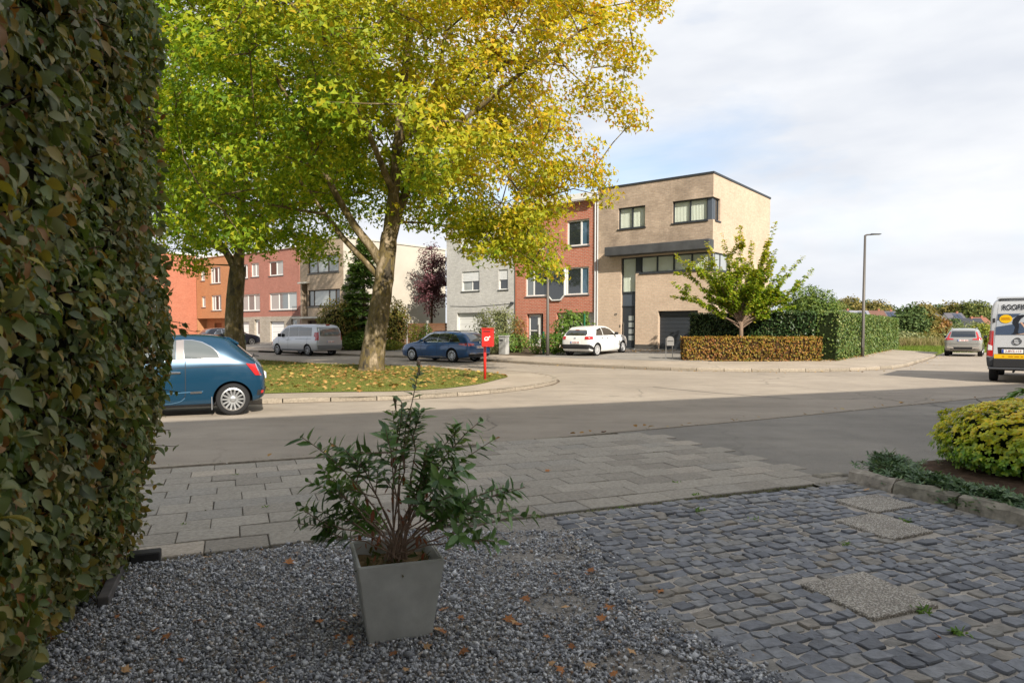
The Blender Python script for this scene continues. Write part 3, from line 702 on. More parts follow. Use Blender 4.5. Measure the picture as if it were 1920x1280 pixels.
m = MB(); m.box(.95, .18, .52, 1.02, .27, 2.52); m.box(1.62, .18, .52, 1.86, .27, 2.52); m.box(1.02, .18, 2.42, 1.62, .27, 2.52); m.box(1.02, .18, 1.5, 1.62, .26, 1.56); m.box(1.02, .18, .52, 1.62, .27, .7); m.build('door_frame', WHITEF, dr)
m = MB(); m.box(1.02, .22, .7, 1.62, .24, 2.42); m.build('pane', DARKP, dr)
m = MB(); m.tube([(1.70, .13, 1.0), (1.70, .13, 1.9)], .02, 8); m.build('handle', MATS['brushed_steel'], dr)
garage(h, FT, 3.14, .5, 5.81, 2.61, WHITEF, 6, .34)
m = MB(); m.box(-.0, -.32, 9.15, WR, 9.55, 9.24); m.box(0, -.38, 9.24, WR, -.2, 9.46); m.box(0, -.2, 9.24, WR, 9.55, 9.34); rf = m.build('roof', ROOFM, h)
m = MB(); m.box(-.02, -.42, 9.16, WR + .02, -.385, 9.50); m.box(-.02, -.385, 9.46, WR + .02, -.1, 9.50); m.box(-.02, -.40, 9.10, WR + .02, -.01, 9.148); m.build('cornice', WHITEF, rf)
m = MB(); m.tube([(WR - .12, -.06, .5), (WR - .12, -.06, 8.9), (WR - .05, -.3, 9.12)], .045, 10); m.build('downpipe', MATS['zinc_pipe'], h)
m = MB(); m.tube([(.02, -.05, .5), (.02, -.05, 9.0)], .03, 8); m.build('downpipe', simple('rust_pipe', (.25, .09, .05), .7), h)
m = MB()
for a, b_, c, d in ((2.55, 5.86, 3.05, 6.42), (3.05, 6.42, 3.05, 5.8), (3.05, 6.42, 3.55, 5.86), (3.25, 6.0, 3.75, 6.2)): m.tube([(a, -.012, b_), (c, -.012, d)], .009, 5)
m.build('wall_ornament', simple('pale_wire', (.55, .45, .38), .6), h)

# --- grey brick house
GREYB = brick('grey_brick', (.47, .46, .445), (.57, .56, .54), (.50, .49, .47), dirt=.12)
h = house('grey_house', 'light grey brick terraced house with white roller shutters and white garage door', 19.0)
WG = 6.06
ops = [(1.35, 7.01, 2.96, 8.36), (4.68, 6.95, 5.40, 7.7), (1.42, 4.18, 2.99, 5.48), (4.65, 4.17, 5.42, 5.45), (.95, .5, 3.44, 2.72, '', .25), (4.2, .5, 5.3, 2.65, '', .3)]
shell(h, WG, 9.0, 0, 8.75, ops, GREYB)
window(h, FT, 1.35, 7.01, 2.96, 8.36, WHITEF, PALEP, (.5,), shutter=.97)
window(h, FT, 4.68, 6.95, 5.40, 7.7, WHITEF, DARKP)
window(h, FT, 1.42, 4.18, 2.99, 5.48, WHITEF, [NETP, DARKP], (.55,), shutter=.5)
window(h, FT, 4.65, 4.17, 5.42, 5.45, WHITEF, DARKP, (), shutter=.5)
garage(h, FT, .95, .5, 3.44, 2.72, WHITEF, 6, .2)
m = MB(); m.box(4.2, .24, .5, 5.3, .3, 2.65); m.build('front_door', ANTH, h)
flat_roof(h, WG, 9.0, 8.75, CONCR, .06, .12)
m = MB(); m.tube([(0.3, -.015, 3.2), (2.5, -.015, 3.12), (5.9, -.015, 3.25)], .012, 5); m.build('cable', ANTH, h)
m = MB(); m.box(WG - .3, -.22, 3.22, WG - .16, -.0, 3.34); m.build('wall_lamp', ANTH, h)

# --- beige house behind the spruce, with the bare cream side wall
TANB = brick('tan_brick', (.40, .30, .215), (.47, .36, .27), (.40, .33, .26), dirt=.15)
CREAM = simple('cream_render', (.52, .475, .41), .85, .2, var=.08, vscale=.5)
h = house('tan_house', 'tan brick house with dark picture window and bare cream side wall behind the spruce', 30.13, setb=-4.1); h.scale = (.885, .885, .885)
WB = 5.8
shell(h, WB, 11.5, 0, 9.05, [(1.07, 3.69, 5.32, 5.05), (.24, 2.9, 1.02, 5.6, '', .8), (1.0, .5, 3.5, 2.55, '', .3), (1.1, 6.4, 5.2, 7.8), (4.0, .5, 5.0, 2.55, '', .25)], TANB, CREAM)
BROWNF = simple('brown_frame', (.055, .04, .032), .5)
window(h, FT, 1.07, 3.69, 5.32, 5.05, BROWNF, [PALEP, NETP, PALEP, DARKP], (.17, .65, .85), ft=.09)
window(h, FT, 1.1, 6.4, 5.2, 7.8, BROWNF, [PALEP, NETP, PALEP], (.3, .65), ft=.09)
garage(h, FT, 1.0, .5, 3.5, 2.55, simple('brown_garage', (.075, .04, .04), .6), 6, .24)
m = MB(); m.box(.06, -.9, 2.70, 3.55, .02, 2.84); bal = m.build('balcony', simple('pale_slab', (.55, .53, .48), .8), h)
m = MB()
for i in range(7): m.tube([(.1 + .15 * i, -.85, 2.84), (.1 + .15 * i, -.85, 3.7)], .012, 5)
m.tube([(.06, -.85, 3.7), (1.1, -.85, 3.7)], .018, 6); m.build('railing', ANTH, bal)
m = MB(); m.box(.1, .7, 2.9, 1.02, .8, 5.6); m.build('balcony_door', DARKP, h); m = MB(); m.box(4.0, .2, .5, 5.0, .25, 2.55); m.build('front_door', BROWNF, h)
m = MB(); m.box(.1, -.35, 5.62, 1.3, .02, 5.74); m.build('lintel', MATS['pale_slab'], h)
flat_roof(h, WB, 11.5, 9.05, MATS['pale_slab'], .08, .14)

# --- pair of pink-red houses
PINKB = brick('pink_red_brick', (.36, .135, .10), (.42, .17, .13), (.32, .20, .16), dirt=.12)
CLAD = brick('stone_cladding', (.36, .31, .25), (.44, .39, .33), (.3, .27, .23), bw=.35, rh=.14)
GWH = simple('white_garage', (.74, .74, .73), .5)
for (u1, wd, lab, ops) in ((41.6, 5.4, 'pink-red brick house with wide white window, right half of the pair behind the silver minivan',
                            dict(big=(.8, 3.3, 4.96, 4.81), ups=[(.8, 6.33, 3.0, 7.59)], gar=(.83, 3.05), door=(4.06, 4.95))),
                           (47.3, 5.7, 'pink-red brick house with two upper windows, partly hidden by the rear plane trunk',
                            dict(big=(1.85, 3.3, 4.99, 4.82), ups=[(2.3, 6.32, 3.05, 7.6), (3.6, 6.38, 4.9, 7.62)], gar=(1.5, 3.1), door=(4.0, 4.9)))):
    h = house('terraced_house', lab, u1); B = ops['big']; G = ops['gar']; DO = ops['door']
    O2 = [B] + ops['ups']
    m = MB(); wall_grid(m, wd, 2.75, 8.55, O2, FT); m.build('wall', PINKB, h)
    m = MB(); wall_grid(m, wd, 0, 2.75, [(G[0], .5, G[1], 2.32, '', .25), (DO[0], .5, DO[1], 2.5, '', .25)], FT); m.build('wall', CLAD, h)
    m = MB(); m.quad((0, 0, 0), (0, 9, 0), (0, 9, 8.55), (0, 0, 8.55)); m.quad((wd, 0, 0), (wd, 9, 0), (wd, 9, 8.55), (wd, 0, 8.55)); m.quad((0, 9, 0), (wd, 9, 0), (wd, 9, 8.55), (0, 9, 8.55)); m.build('wall', PINKB, h)
    window(h, FT, *B, WHITEF, [NETP, PALEP, NETP], (.33, .67), ft=.10)
    for k, o in enumerate(ops['ups']): window(h, FT, *o, WHITEF, [DARKP, NETP] if k == 0 else [NETP], (.5,), ft=.09)
    garage(h, FT, G[0], .5, G[1], 2.32, GWH, 4, .2)
    m = MB(); m.box(DO[0], .2, .5, DO[1], .25, 2.5); dr = m.build('front_door', WHITEF, h); m = MB(); m.box(DO[0] + .3, .185, 1.2, DO[1] - .25, .197, 2.3); m.build('door_pane', PALEP, dr)
    flat_roof(h, wd, 9, 8.55, WHITEF, .12, .16)

# --- orange house with cantilevered upper floors
ORB = brick('orange_brick', (.42, .17, .07), (.47, .21, .095), (.42, .25, .15), dirt=.1)
h = house('orange_house', 'orange brick house with overhanging upper floors and narrow white windows, rear left of the row', 53.8)
WO = 6.5; ops = [(.88, 6.45, 1.70, 7.56), (2.80, 6.08, 4.69, 7.66), (.99, 3.82, 1.74, 4.89), (2.9, 3.45, 4.76, 4.94)]
m = MB(); wall_grid(m, WO, 2.7, 8.65, ops, FT); m.quad((0, 0, 2.7), (WO, 0, 2.7), (WO, 1.0, 2.7), (0, 1.0, 2.7)); m.build('wall', ORB, h)
m = MB(); wall_grid(m, WO, 0, 2.7, [(1.6, .5, 3.0, 2.25), (3.8, .5, 6.1, 2.3)], lambda t, d, z: (t, d + .95, z)); m.build('wall', ORB, h)
m = MB(); m.quad((0, 0, 0), (0, 9, 0), (0, 9, 8.65), (0, 0, 8.65)); m.quad((WO, 0, 2.7), (WO, 9, 2.7), (WO, 9, 8.65), (WO, 0, 8.65)); m.quad((0, 9, 0), (WO, 9, 0), (WO, 9, 8.65), (0, 9, 8.65)); m.build('wall', ORB, h)
for o, ml in zip(ops, ((), (.3, .68), (), (.3, .68))): window(h, FT, *o, WHITEF, [NETP, DARKP, PALEP], ml, ft=.09)
m = MB(); m.box(1.6, 1.1, .5, 3.0, 1.15, 2.25); m.build('front_door', simple('russet_door', (.20, .07, .03), .5), h)
garage(h, lambda t, d, z: (t, d + .95, z), 3.8, .5, 6.1, 2.3, GWH, 4, .12)
flat_roof(h, WO, 9, 8.65, WHITEF, .1, .16)

# --- salmon-red block projecting at the end of the row
SALM = brick('salmon_brick', (.42, .135, .08), (.47, .17, .105), (.38, .18, .12), dirt=.08)
h = house('end_house', 'salmon-red brick house standing forward at the end of the row, mostly behind the hornbeam hedge', 62.0, setb=-9.5)
WE = 8.2; RT2 = lambda t, d, z: (WE - d, t, z)
m = MB(); wall_grid(m, WE, 0, 9.0, [(2, 3.5, 5, 5), (2, 6.3, 5, 7.8)], FT); m.build('wall', SALM, h)
m = MB(); wall_grid(m, 9.48, 0, 9.0, [(5.2, 2.9, 6.0, 5.6)], RT2); m.build('wall', SALM, h)
m = MB(); m.quad((0, 0, 0), (0, 12, 0), (0, 12, 9), (0, 0, 9)); m.quad((0, 12, 0), (WE - .01, 12, 0), (WE - .01, 12, 9), (0, 12, 9)); m.build('wall', SALM, h)
window(h, RT2, 5.2, 2.9, 6.0, 5.6, WHITEF, NETP, (), ft=.12); window(h, FT, 2, 3.5, 5, 5, WHITEF, NETP, (.5,)); window(h, FT, 2, 6.3, 5, 7.8, WHITEF, NETP, (.5,))
flat_roof(h, WE, 12, 9.0, WHITEF, .08, .14)

# --- the row behind the viewpoint, whose shadow lies over garden, pavement and half the road
HB = -3.4
for (a0, a1, ht, lab) in ((-32, 5.0, 10.75, 'row house behind the viewpoint, made pale for bounce light, known by its long shadow over the road'), (5.0, 30, 10.6, 'neighbouring house behind the viewpoint, made pale for bounce light, shading the right end of the road')):
    p = ab(a0, HB); q = (D, Nn)
    h = thing('row_house', lab, 'house', (p[0], p[1], 0), math.atan2(D.y, D.x)); L = a1 - a0
    m = MB(); m.box(0, -9, 0, L - .01, 0, ht); m.build('wall', simple('bounce_render', (.78, .77, .74), .85, .2, var=.05), h)  # unseen wall made pale to bounce light into the shaded foreground
    m = MB(); m.box(-.0, -9.1, ht + .002, L - .01, .05, ht + .12); m.build('roof', ROOFM, h)
    for k in range(int(L // 3)):
        x = 1.0 + 3 * k
        for z in (1.0, 4.0, 6.8):
            w = MB(); w.box(x, .003, z, x + 1.5, .04, z + 1.5); wo = w.build('window', WHITEF, h); w = MB(); w.box(x + .1, .041, z + .1, x + 1.4, .05, z + 1.4); w.build('pane', DARKP, wo)
# ------------------------------------------------------------------ vehicles
RUBBER = simple('tyre_rubber', (.022, .022, .023), .85, .2)
ALLOY = simple('alloy', (.55, .56, .57), .35, .5, .9)
BLACKP = simple('black_plastic', (.022, .022, .024), .65, .3)
CARGL = simple('car_glass', (.018, .021, .022), .03, 1.0, coat=1.0)
CARGL2 = simple('pale_car_glass', (.10, .115, .115), .03, 1.0, coat=1.0)
REDL = simple('tail_lamp', (.45, .012, .012), .12, .7, coat=1.0)
WLENS = simple('clear_lamp', (.7, .7, .72), .1, .7, coat=1.0)
CHROME = simple('chrome', (.75, .75, .76), .12, .5, 1.0)
PLATE = simple('number_plate', (.78, .78, .76), .4)
PLRED = simple('plate_red', (.35, .03, .03), .5); PLBLUE = simple('plate_blue', (.02, .06, .35), .5)
def paint(name, c, metal=.0, rough=.3):
    return simple(name, c, rough, .5, metal, coat=.9)
def spline_rows(rows, xs):
    rows = np.array(rows, float); X = rows[:, 0]; out = []
    for x in xs:
        i = int(np.clip(np.searchsorted(X, x) - 1, 0, len(X) - 2)); t = (x - X[i]) / (X[i + 1] - X[i])
        res = []
        for c in range(1, rows.shape[1]):
            y = rows[:, c]; d = lambda k: 0. if k <= 0 or k >= len(X) - 1 else ((y[k + 1] - y[k]) * (y[k] - y[k - 1]) > 0) * 2 / (1 / ((y[k + 1] - y[k]) / (X[k + 1] - X[k]) + 1e-12) + 1 / ((y[k] - y[k - 1]) / (X[k] - X[k - 1]) + 1e-12))
            m0 = d(i) if i > 0 else (y[1] - y[0]) / (X[1] - X[0]); m1 = d(i + 1) if i + 1 < len(X) - 1 else (y[-1] - y[-2]) / (X[-1] - X[-2])
            hh = X[i + 1] - X[i]; t2, t3 = t * t, t ** 3
            res.append((2 * t3 - 3 * t2 + 1) * y[i] + (t3 - 2 * t2 + t) * hh * m0 + (-2 * t3 + 3 * t2) * y[i + 1] + (t3 - t2) * hh * m1)
        out.append(res)
    return out
def section(zb, zs, zt, w, wt, ns=7):
    """half section, bottom centre to top centre"""
    ctrl = [(0, zb), (w * .80, zb), (w * .95, zb + .07 * (zs - zb)), (w * .99, zb + .3 * (zs - zb)), (w, zb + .55 * (zs - zb)), (w * .985, zb + .82 * (zs - zb)), (w * .945, zs),
            (w * .945 * .5 + wt * .5 + .012, zs + (zt - zs) * .52), (wt + .01, zt - .16 * (zt - zs) - .01), (wt * .86, zt - .03 * (zt - zs)), (wt * .5, zt + .008), (0, zt + .015)]
    return ctrl
class Car:
    def __init__(s, name, label, pos, heading, rows, body_mat, wheels, r, track, tw=.2, pitch=0., z=0., group='cars parked around the junction', cat='car', spokes=5, rim=ALLOY, arch=.05, lower=None):
        s.h = thing(name, label, cat, (pos[0], pos[1], z), 0, group); s.h.rotation_euler = (0, -pitch, heading)
        L = rows[-1][0]; s.L = L
        xs = sorted(set([0, .01, .03, .06, .1, .15] + [L - q for q in (0, .01, .03, .06, .1, .15)] + list(np.linspace(.2, L - .2, 46))))
        st = spline_rows(rows, xs); V_ = []; half = None
        for x, q in zip(xs, st):
            c = section(*q); half = len(c)
            pts = catmull(c, 3); hf = len(pts)
            ring = [(x, y, z_) for y, z_ in pts] + [(x, -y, z_) for y, z_ in pts[-2:0:-1]]
            V_ += ring
        n = len(ring); m = len(xs)
        F_ = [(i * n + k, i * n + (k + 1) % n, (i + 1) * n + (k + 1) % n, (i + 1) * n + k) for i in range(m - 1) for k in range(n)]
        b0 = len(V_); z0 = sum(v[2] for v in V_[:n]) / n; z1 = sum(v[2] for v in V_[-n:]) / n
        V_ += [(-.004, 0, z0), (L + .004, 0, z1)]
        F_ += [(b0, (k + 1) % n, k) for k in range(n)] + [(b0 + 1, (m - 1) * n + k, (m - 1) * n + (k + 1) % n) for k in range(n)]
        s.bvh = BVHTree.FromPolygons([Vector(v) for v in V_], F_)
        me = bpy.data.meshes.new('body'); me.from_pydata(V_, [], F_); bm = bmesh.new(); bm.from_mesh(me); bmesh.ops.recalc_face_normals(bm, faces=bm.faces); bm.to_mesh(me); bm.free()
        me.materials.append(body_mat); me.materials.append(BLACKP)
        body = link('body', me, None)
        cut = MB()
        for x in wheels:
            for sd in (1, -1):
                cut.lathe([(r + arch, sd * (track - tw * .5 - .16)), (r + arch, sd * 1.4)], 40, 'y', c=(x, 0, r))
        cme = cut.mesh('cut', BLACKP); co = link('cut', cme, None)
        md = body.modifiers.new('b', 'BOOLEAN'); md.object = co; md.operation = 'DIFFERENCE'; md.solver = 'EXACT'
        try: md.material_mode = 'TRANSFER'
        except Exception: pass
        dg = bpy.context.evaluated_depsgraph_get(); dg.update()
        nm = bpy.data.meshes.new_from_object(body.evaluated_get(dg)); bpy.data.objects.remove(body); bpy.data.objects.remove(co)
        nm.shade_smooth(); nm.set_sharp_from_angle(angle=R(38)); nm.name = 'body'
        s.body = link('body', nm, s.h)
        s.wheels(wheels, r, track, tw, spokes, rim)
    def wheels(s, xs, r, track, tw, spokes, rim):
        rr = r * .70
        t = MB(); t.lathe([(rr, -tw / 2 + .01), (r * .93, -tw / 2), (r * .985, -tw / 2 + .025), (r, -tw / 4), (r, tw / 4), (r * .985, tw / 2 - .025), (r * .93, tw / 2), (rr, tw / 2 - .01)], 36, 'y', caps=False)
        tm = t.mesh('tyre', RUBBER, True)
        g = MB(); g.lathe([(rr + .004, tw / 2 - .008), (rr - .02, tw / 2 - .002), (rr - .03, tw / 2 - .03), (rr - .03, -tw / 2 + .02), (rr, -tw / 2 + .02)][::-1], 36, 'y', caps=False)
        g.lathe([(.055, tw / 2 - .06), (.055, tw / 2 - .012), (.03, tw / 2 - .006)], 16, 'y')
        for k in range(spokes):
            a = 2 * math.pi * k / spokes; ca, sa = math.cos(a), math.sin(a); w0, w1 = .011 + .045 / spokes, .012 + .09 / spokes
            pts = []
            for (q, wd, yy) in ((.04, w1, tw / 2 - .018), (rr - .015, w0, tw / 2 - .012)):
                for sg in (-1, 1):
                    for dy in (-.03, 0): pts.append((q * ca - sg * wd * sa, yy + dy, q * sa + sg * wd * ca))
            g.add(pts, [(0, 1, 3, 2), (4, 6, 7, 5), (0, 4, 5, 1), (2, 3, 7, 6), (1, 5, 7, 3), (0, 2, 6, 4)])
        gm = g.mesh('rim', rim)
        d = MB(); d.lathe([(rr - .01, tw / 2 - .085), (rr - .01, tw / 2 - .075)], 30, 'y'); dm = d.mesh('wheel_backing', simple('wheel_dark', (.03, .03, .032), .6))  # plain dark disc closing the wheel behind the spokes
        for x in xs:
            for sd in (1, -1):
                o = link('wheel', tm, s.h, (x, sd * (track), r), (0, 0, 0 if sd > 0 else math.pi))
                link('rim', gm, o); link('wheel_backing', dm, o)
    def ray(s, o, d):
        hit = s.bvh.ray_cast(Vector(o), Vector(d)); return hit[0], hit[1]
    def patch(s, name, face, pts_lo, pts_hi, mat, off=.005, n=14, m=6, parent=None, smooth=True):
        """surface patch projected on the body; face 'l','r' (x,z), 'b' rear, 'f' front (y,z), 't' top (x,y); lo/hi polylines of equal parameter"""
        lo = np.array(pts_lo, float); hi = np.array(pts_hi, float)
        def samp(P, t):
            d = np.r_[0, np.cumsum(np.linalg.norm(np.diff(P, axis=0), axis=1))]; d /= max(d[-1], 1e-9)
            return np.array([np.interp(t, d, P[:, 0]), np.interp(t, d, P[:, 1])])
        vs = []; last = None
        for i in range(n + 1):
            a, b = samp(lo, i / n), samp(hi, i / n)
            for j in range(m + 1):
                q = a + (b - a) * j / m
                o, d = {'l': ((q[0], 3, q[1]), (0, -1, 0)), 'r': ((q[0], -3, q[1]), (0, 1, 0)), 'b': ((-3, q[0], q[1]), (1, 0, 0)), 'f': ((9, q[0], q[1]), (-1, 0, 0)), 't': ((q[0], q[1], 5), (0, 0, -1))}[face]
                p, nr = s.ray(o, d)
                if p is None: p = last if last is not None else Vector((q[0], 0, q[1])); 
                else: p = p + (nr if nr.dot(Vector(d)) < 0 else -nr) * off
                last = p; vs.append(tuple(p))
        fs = [(i * (m + 1) + j, (i + 1) * (m + 1) + j, (i + 1) * (m + 1) + j + 1, i * (m + 1) + j + 1) for i in range(n) for j in range(m)]
        me = bpy.data.meshes.new(name); me.from_pydata(vs, [], fs); me.materials.append(mat)
        if smooth: me.shade_smooth()
        return link(name, me, parent or s.h)
    def both(s, name, lo, hi, mat, off=.005, n=14, m=6, **k):
        return [s.patch(name, f, lo, hi, mat, off, n, m, **k) for f in 'lr']
    def line(s, name, face, pts, wd, mat, off=.004, n=24, parent=None):
        P = np.array(pts, float); t = np.gradient(P, axis=0); t /= np.linalg.norm(t, axis=1, keepdims=True) + 1e-9
        nr = np.stack([-t[:, 1], t[:, 0]], 1) * wd / 2
        return s.patch(name, face, P - nr, P + nr, mat, off, n, 1, parent=parent)
    def mirror(s, x, z, y, mat, sz=(.12, .2, .14)):
        for sd in (1, -1):
            m = MB(); m.box(x - sz[0] / 2, sd * y, z, x + sz[0] / 2, sd * (y + sz[1]), z + sz[2]); m.build('door_mirror', mat, s.h, bevel=.03)
    def handle(s, face, x, z, mat, w=.16):
        sd = 3 if face == 'l' else -3; p, nr = s.ray((x, sd, z), (0, -1 if sd > 0 else 1, 0)); y = p.y
        m = MB(); k = 1 if sd > 0 else -1; m.box(x - w / 2, y + k * .005, z - .014, x + w / 2, y + k * .035, z + .014); m.build('handle', mat, s.h, bevel=.008)
    def plate(s, z, w=.52, y=0., col=PLRED, face='b'):
        p, nr = s.ray((-3, y, z), (1, 0, 0)); x = p.x - .02
        m = MB(); m.box(x - .005, y - w / 2, z - .055, x + .03, y + w / 2, z + .055); pl = m.build('number_plate', PLATE, s.h)
        m = MB(); m.box(x - .008, y + w / 2 - .05, z - .05, x - .004, y + w / 2 - .004, z + .05); m.build('plate_band', PLBLUE, pl)
        m = MB()
        for k in range(7): yy = y + w / 2 - .09 - k * .058 - (.02 if k > 0 else 0) - (.02 if k > 3 else 0); m.box(x - .008, yy - .036, z - .034, x - .0055, yy, z + .034)
        m.build('plate_lettering', col, pl)                    # too blurred to read in the photograph
def ang(v): return math.atan2(v[1], v[0])

# --- blue retro hatchback parked by the island
hd = -D; P = Vector((-5.18, 12.63)) + D * .58 + Nn * .72
BLUE = paint('petrol_blue_paint', (.006, .048, .098), .3, .26)
c = Car('hatchback', 'small petrol-blue retro hatchback with silver alloys, half behind the tall hedge', P, ang(hd),
        [(0, .46, .62, .70, .52, .42), (.025, .37, .72, .80, .67, .54), (.08, .30, .83, .92, .745, .60), (.2, .245, .93, 1.03, .785, .61), (.355, .22, .99, 1.16, .802, .59), (.52, .2, 1.015, 1.31, .81, .57), (.68, .19, 1.025, 1.42, .812, .56), (.9, .185, 1.025, 1.47, .813, .56), (1.3, .18, 1.015, 1.488, .813, .565),
         (1.7, .18, 1.0, 1.468, .813, .57), (2.1, .18, .985, 1.36, .812, .59), (2.45, .18, .965, 1.13, .805, .63), (2.7, .19, .94, 1.01, .79, .65), (3.1, .2, .87, .93, .765, .62), (3.38, .23, .75, .81, .69, .54), (3.52, .29, .63, .69, .58, .44), (3.57, .36, .54, .6, .42, .33)],
        BLUE, (.58, 2.88), .297, .70, .195, spokes=14, arch=.045)
c.both('quarter_window_trim', [(.755, 1.045), (1.42, 1.03)], [(.765, 1.055), (.80, 1.145), (.91, 1.26), (1.09, 1.36), (1.25, 1.395), (1.42, 1.40)], CHROME, .004)
for f in 'lr':
    q = c.patch('quarter_window', f, [(.785, 1.058), (1.385, 1.045)], [(.79, 1.062), (.82, 1.14), (.925, 1.248), (1.10, 1.345), (1.25, 1.38), (1.385, 1.385)], CARGL2, .009)
    c.patch('door_pillar', f, [(1.39, 1.04), (1.515, 1.035)], [(1.39, 1.39), (1.515, 1.385)], simple('grey_pillar', (.24, .22, .22), .4), .010, 3, 6)
    c.patch('side_window', f, [(1.52, 1.04), (2.40, 1.01)], [(1.52, 1.385), (1.8, 1.36), (2.08, 1.26), (2.40, 1.03)], CARGL2, .009)
    c.line('chrome_strip', f, [(.74, 1.04), (1.4, 1.028), (2.0, 1.01), (2.5, .985)], .013, CHROME, .011, parent=q)
    c.line('painted_crease', f, [(.25, .93), (.8, .915), (1.5, .89), (2.1, .855), (2.7, .82)], .014, simple('crease_shade', (.003, .016, .035), .4), .003)  # flat darker strip paints the shade of the body fold
    c.line('door_gap', f, [(1.365, 1.02), (1.365, .60), (1.375, .38), (1.45, .29), (1.6, .25)], .012, BLACKP, .003)
    c.line('rub_strip', f, [(1.08, .462), (1.4, .452), (2.5, .40)], .016, simple('blue_strip', (.07, .16, .26), .3, coat=.5), .008)
    c.patch('badge', f, [(1.10, .43), (1.29, .425)], [(1.10, .468), (1.29, .463)], CHROME, .013, 3, 1)
    c.line('sill_line', f, [(1.38, .35), (1.45, .29), (1.6, .255), (2.3, .22)], .011, MATS['blue_strip'], .004)
    c.patch('sill_cladding', f, [(.92, .20), (2.5, .19)], [(.92, .235), (2.5, .215)], BLACKP, .006, 12, 2)
    c.handle(f, 1.54, .81, CHROME, .2)
    c.patch('tail_lamp', f, [(.085, .725), (.19, .735)], [(.175, .93), (.35, .955)], REDL, .014, 6, 8)
    c.line('tail_lamp_trim', f, [(.10, .72), (.19, .95)], .014, CHROME, .016)
    c.patch('bumper_insert', f, [(.06, .36), (.17, .36)], [(.03, .46), (.15, .46)], BLACKP, .006, 4, 3)
    c.patch('reflector', f, [(.06, .40), (.10, .40)], [(.05, .45), (.09, .45)], REDL, .012, 3, 2)
c.patch('rear_window', 'b', [(-.52, 1.05), (.52, 1.05)], [(-.47, 1.37), (.47, 1.37)], CARGL, .008); c.plate(.70); c.patch('rear_bumper', 'b', [(-.72, .30), (.72, .30)], [(-.74, .50), (.74, .50)], BLACKP, .006)
c.patch('windscreen', 'f', [(-.55, 1.0), (.55, 1.0)], [(-.5, 1.38), (.5, 1.38)], CARGL, .008)
for sd in (1, -1): c.patch('headlamp', 'f', [(sd * .42, .66), (sd * .62, .66)], [(sd * .42, .82), (sd * .62, .82)], WLENS, .012, 6, 5)
c.mirror(2.25, .98, .80, BLUE)
m = MB(); m.tube([(.22, 0, 1.06), (.15, .0, 1.07), (.09, 0, 1.06)], .014, 6); m.tube([(.18, 0, 1.07), (.2, .36, 1.12)], .009, 5); m.build('rear_wiper', BLACKP, c.h)
m = MB(); m.slab([(.47, 1.29), (.64, 1.395), (.74, 1.452), (.62, 1.435), (.46, 1.335)], -.44, .44); m.build('roof_spoiler', BLUE, c.h, bevel=.006)
for sd in (1, -1):
    m = MB(); pr, _ = c.ray((.235, sd * 3, .27), (0, -sd, 0)); m.box(.93, sd * .66, .12, .945, sd * .80, .36); m.build('mud_flap', simple('grey_flap', (.18, .18, .19), .7), c.h)

# --- dark blue estate car
NAVY = paint('navy_paint', (.014, .075, .21), .3, .3)
EST = [(0, .46, .78, .86, .70, .58), (.03, .36, .88, .98, .82, .63), (.1, .29, .95, 1.10, .875, .64), (.3, .24, .98, 1.30, .905, .635), (.55, .22, .985, 1.43, .912, .63), (1.0, .2, .98, 1.475, .916, .64), (1.7, .19, .965, 1.50, .916, .65), (2.3, .18, .95, 1.495, .916, .655), (2.75, .18, .945, 1.44, .916, .665),
       (3.15, .18, .94, 1.24, .912, .69), (3.5, .19, .935, 1.04, .905, .73), (3.8, .2, .90, .98, .89, .73), (4.3, .22, .82, .88, .85, .69), (4.6, .26, .71, .77, .77, .6), (4.73, .32, .61, .67, .64, .5), (4.77, .38, .55, .6, .48, .38)]
def estate_details(c, side_n=3, glassm=CARGL, red=True):
    for f in 'lr':
        fr = c.patch('window_trim', f, [(.50, .995), (1.4, .985), (3.2, .955)], [(.52, 1.03), (.85, 1.33), (1.5, 1.42), (2.3, 1.425), (2.75, 1.36), (3.25, .975)], CHROME, .004)
        for a, b_, hi in ((.56, 1.18, [(.58, 1.04), (.86, 1.30), (1.18, 1.375)]), (1.22, 1.98, [(1.22, 1.385), (1.98, 1.40)]), (2.03, 3.1, [(2.03, 1.40), (2.35, 1.395), (2.72, 1.33), (3.1, 1.0)])):
            c.patch('side_window', f, [(a, 1.02), (b_, .985)], hi, glassm, .009)
        for x0, x1 in ((2.0, 2.0), (1.2, 1.05), (3.1, 3.0)): c.line('door_gap', f, [(x0, .95), (x0 + .01, .6), (x1, .30)], .010, BLACKP, .003)
        c.handle(f, 1.35, .86, c.body.data.materials[0], .2); c.handle(f, 2.2, .85, c.body.data.materials[0], .2)
        c.line('sill_trim', f, [(1.4, .27), (3.3, .26)], .03, CHROME, .006); c.line('shoulder_line', f, [(.3, .82), (2, .80), (3.9, .76)], .012, simple('shoulder_shade', (.004, .015, .04), .4), .003)  # shoulder fold has its shade painted as a darker strip
        c.patch('tail_lamp', f, [(.06, .80), (.52, .86)], [(.09, .93), (.54, .93)], REDL, .012, 8, 4)
c = Car('estate_car', 'dark blue estate car with alloy wheels, parked behind the red post box', uv(7.75, -9.43), ang(U), EST, NAVY, (1.0, 3.79), .335, .80, .22, spokes=10)
estate_details(c)
c.patch('rear_window', 'b', [(-.60, 1.02), (.60, 1.02)], [(-.54, 1.36), (.54, 1.36)], CARGL2, .008); c.plate(.74)
for sd in (1, -1): c.patch('tail_lamp', 'b', [(sd * .40, .83), (sd * .80, .80)], [(sd * .40, .92), (sd * .80, .94)], REDL, .012, 8, 4)
c.patch('rear_diffuser', 'b', [(-.7, .30), (.7, .30)], [(-.78, .42), (.78, .42)], BLACKP, .006); c.line('rear_trim', 'b', [(-.7, .45), (.7, .45)], .02, CHROME, .008)
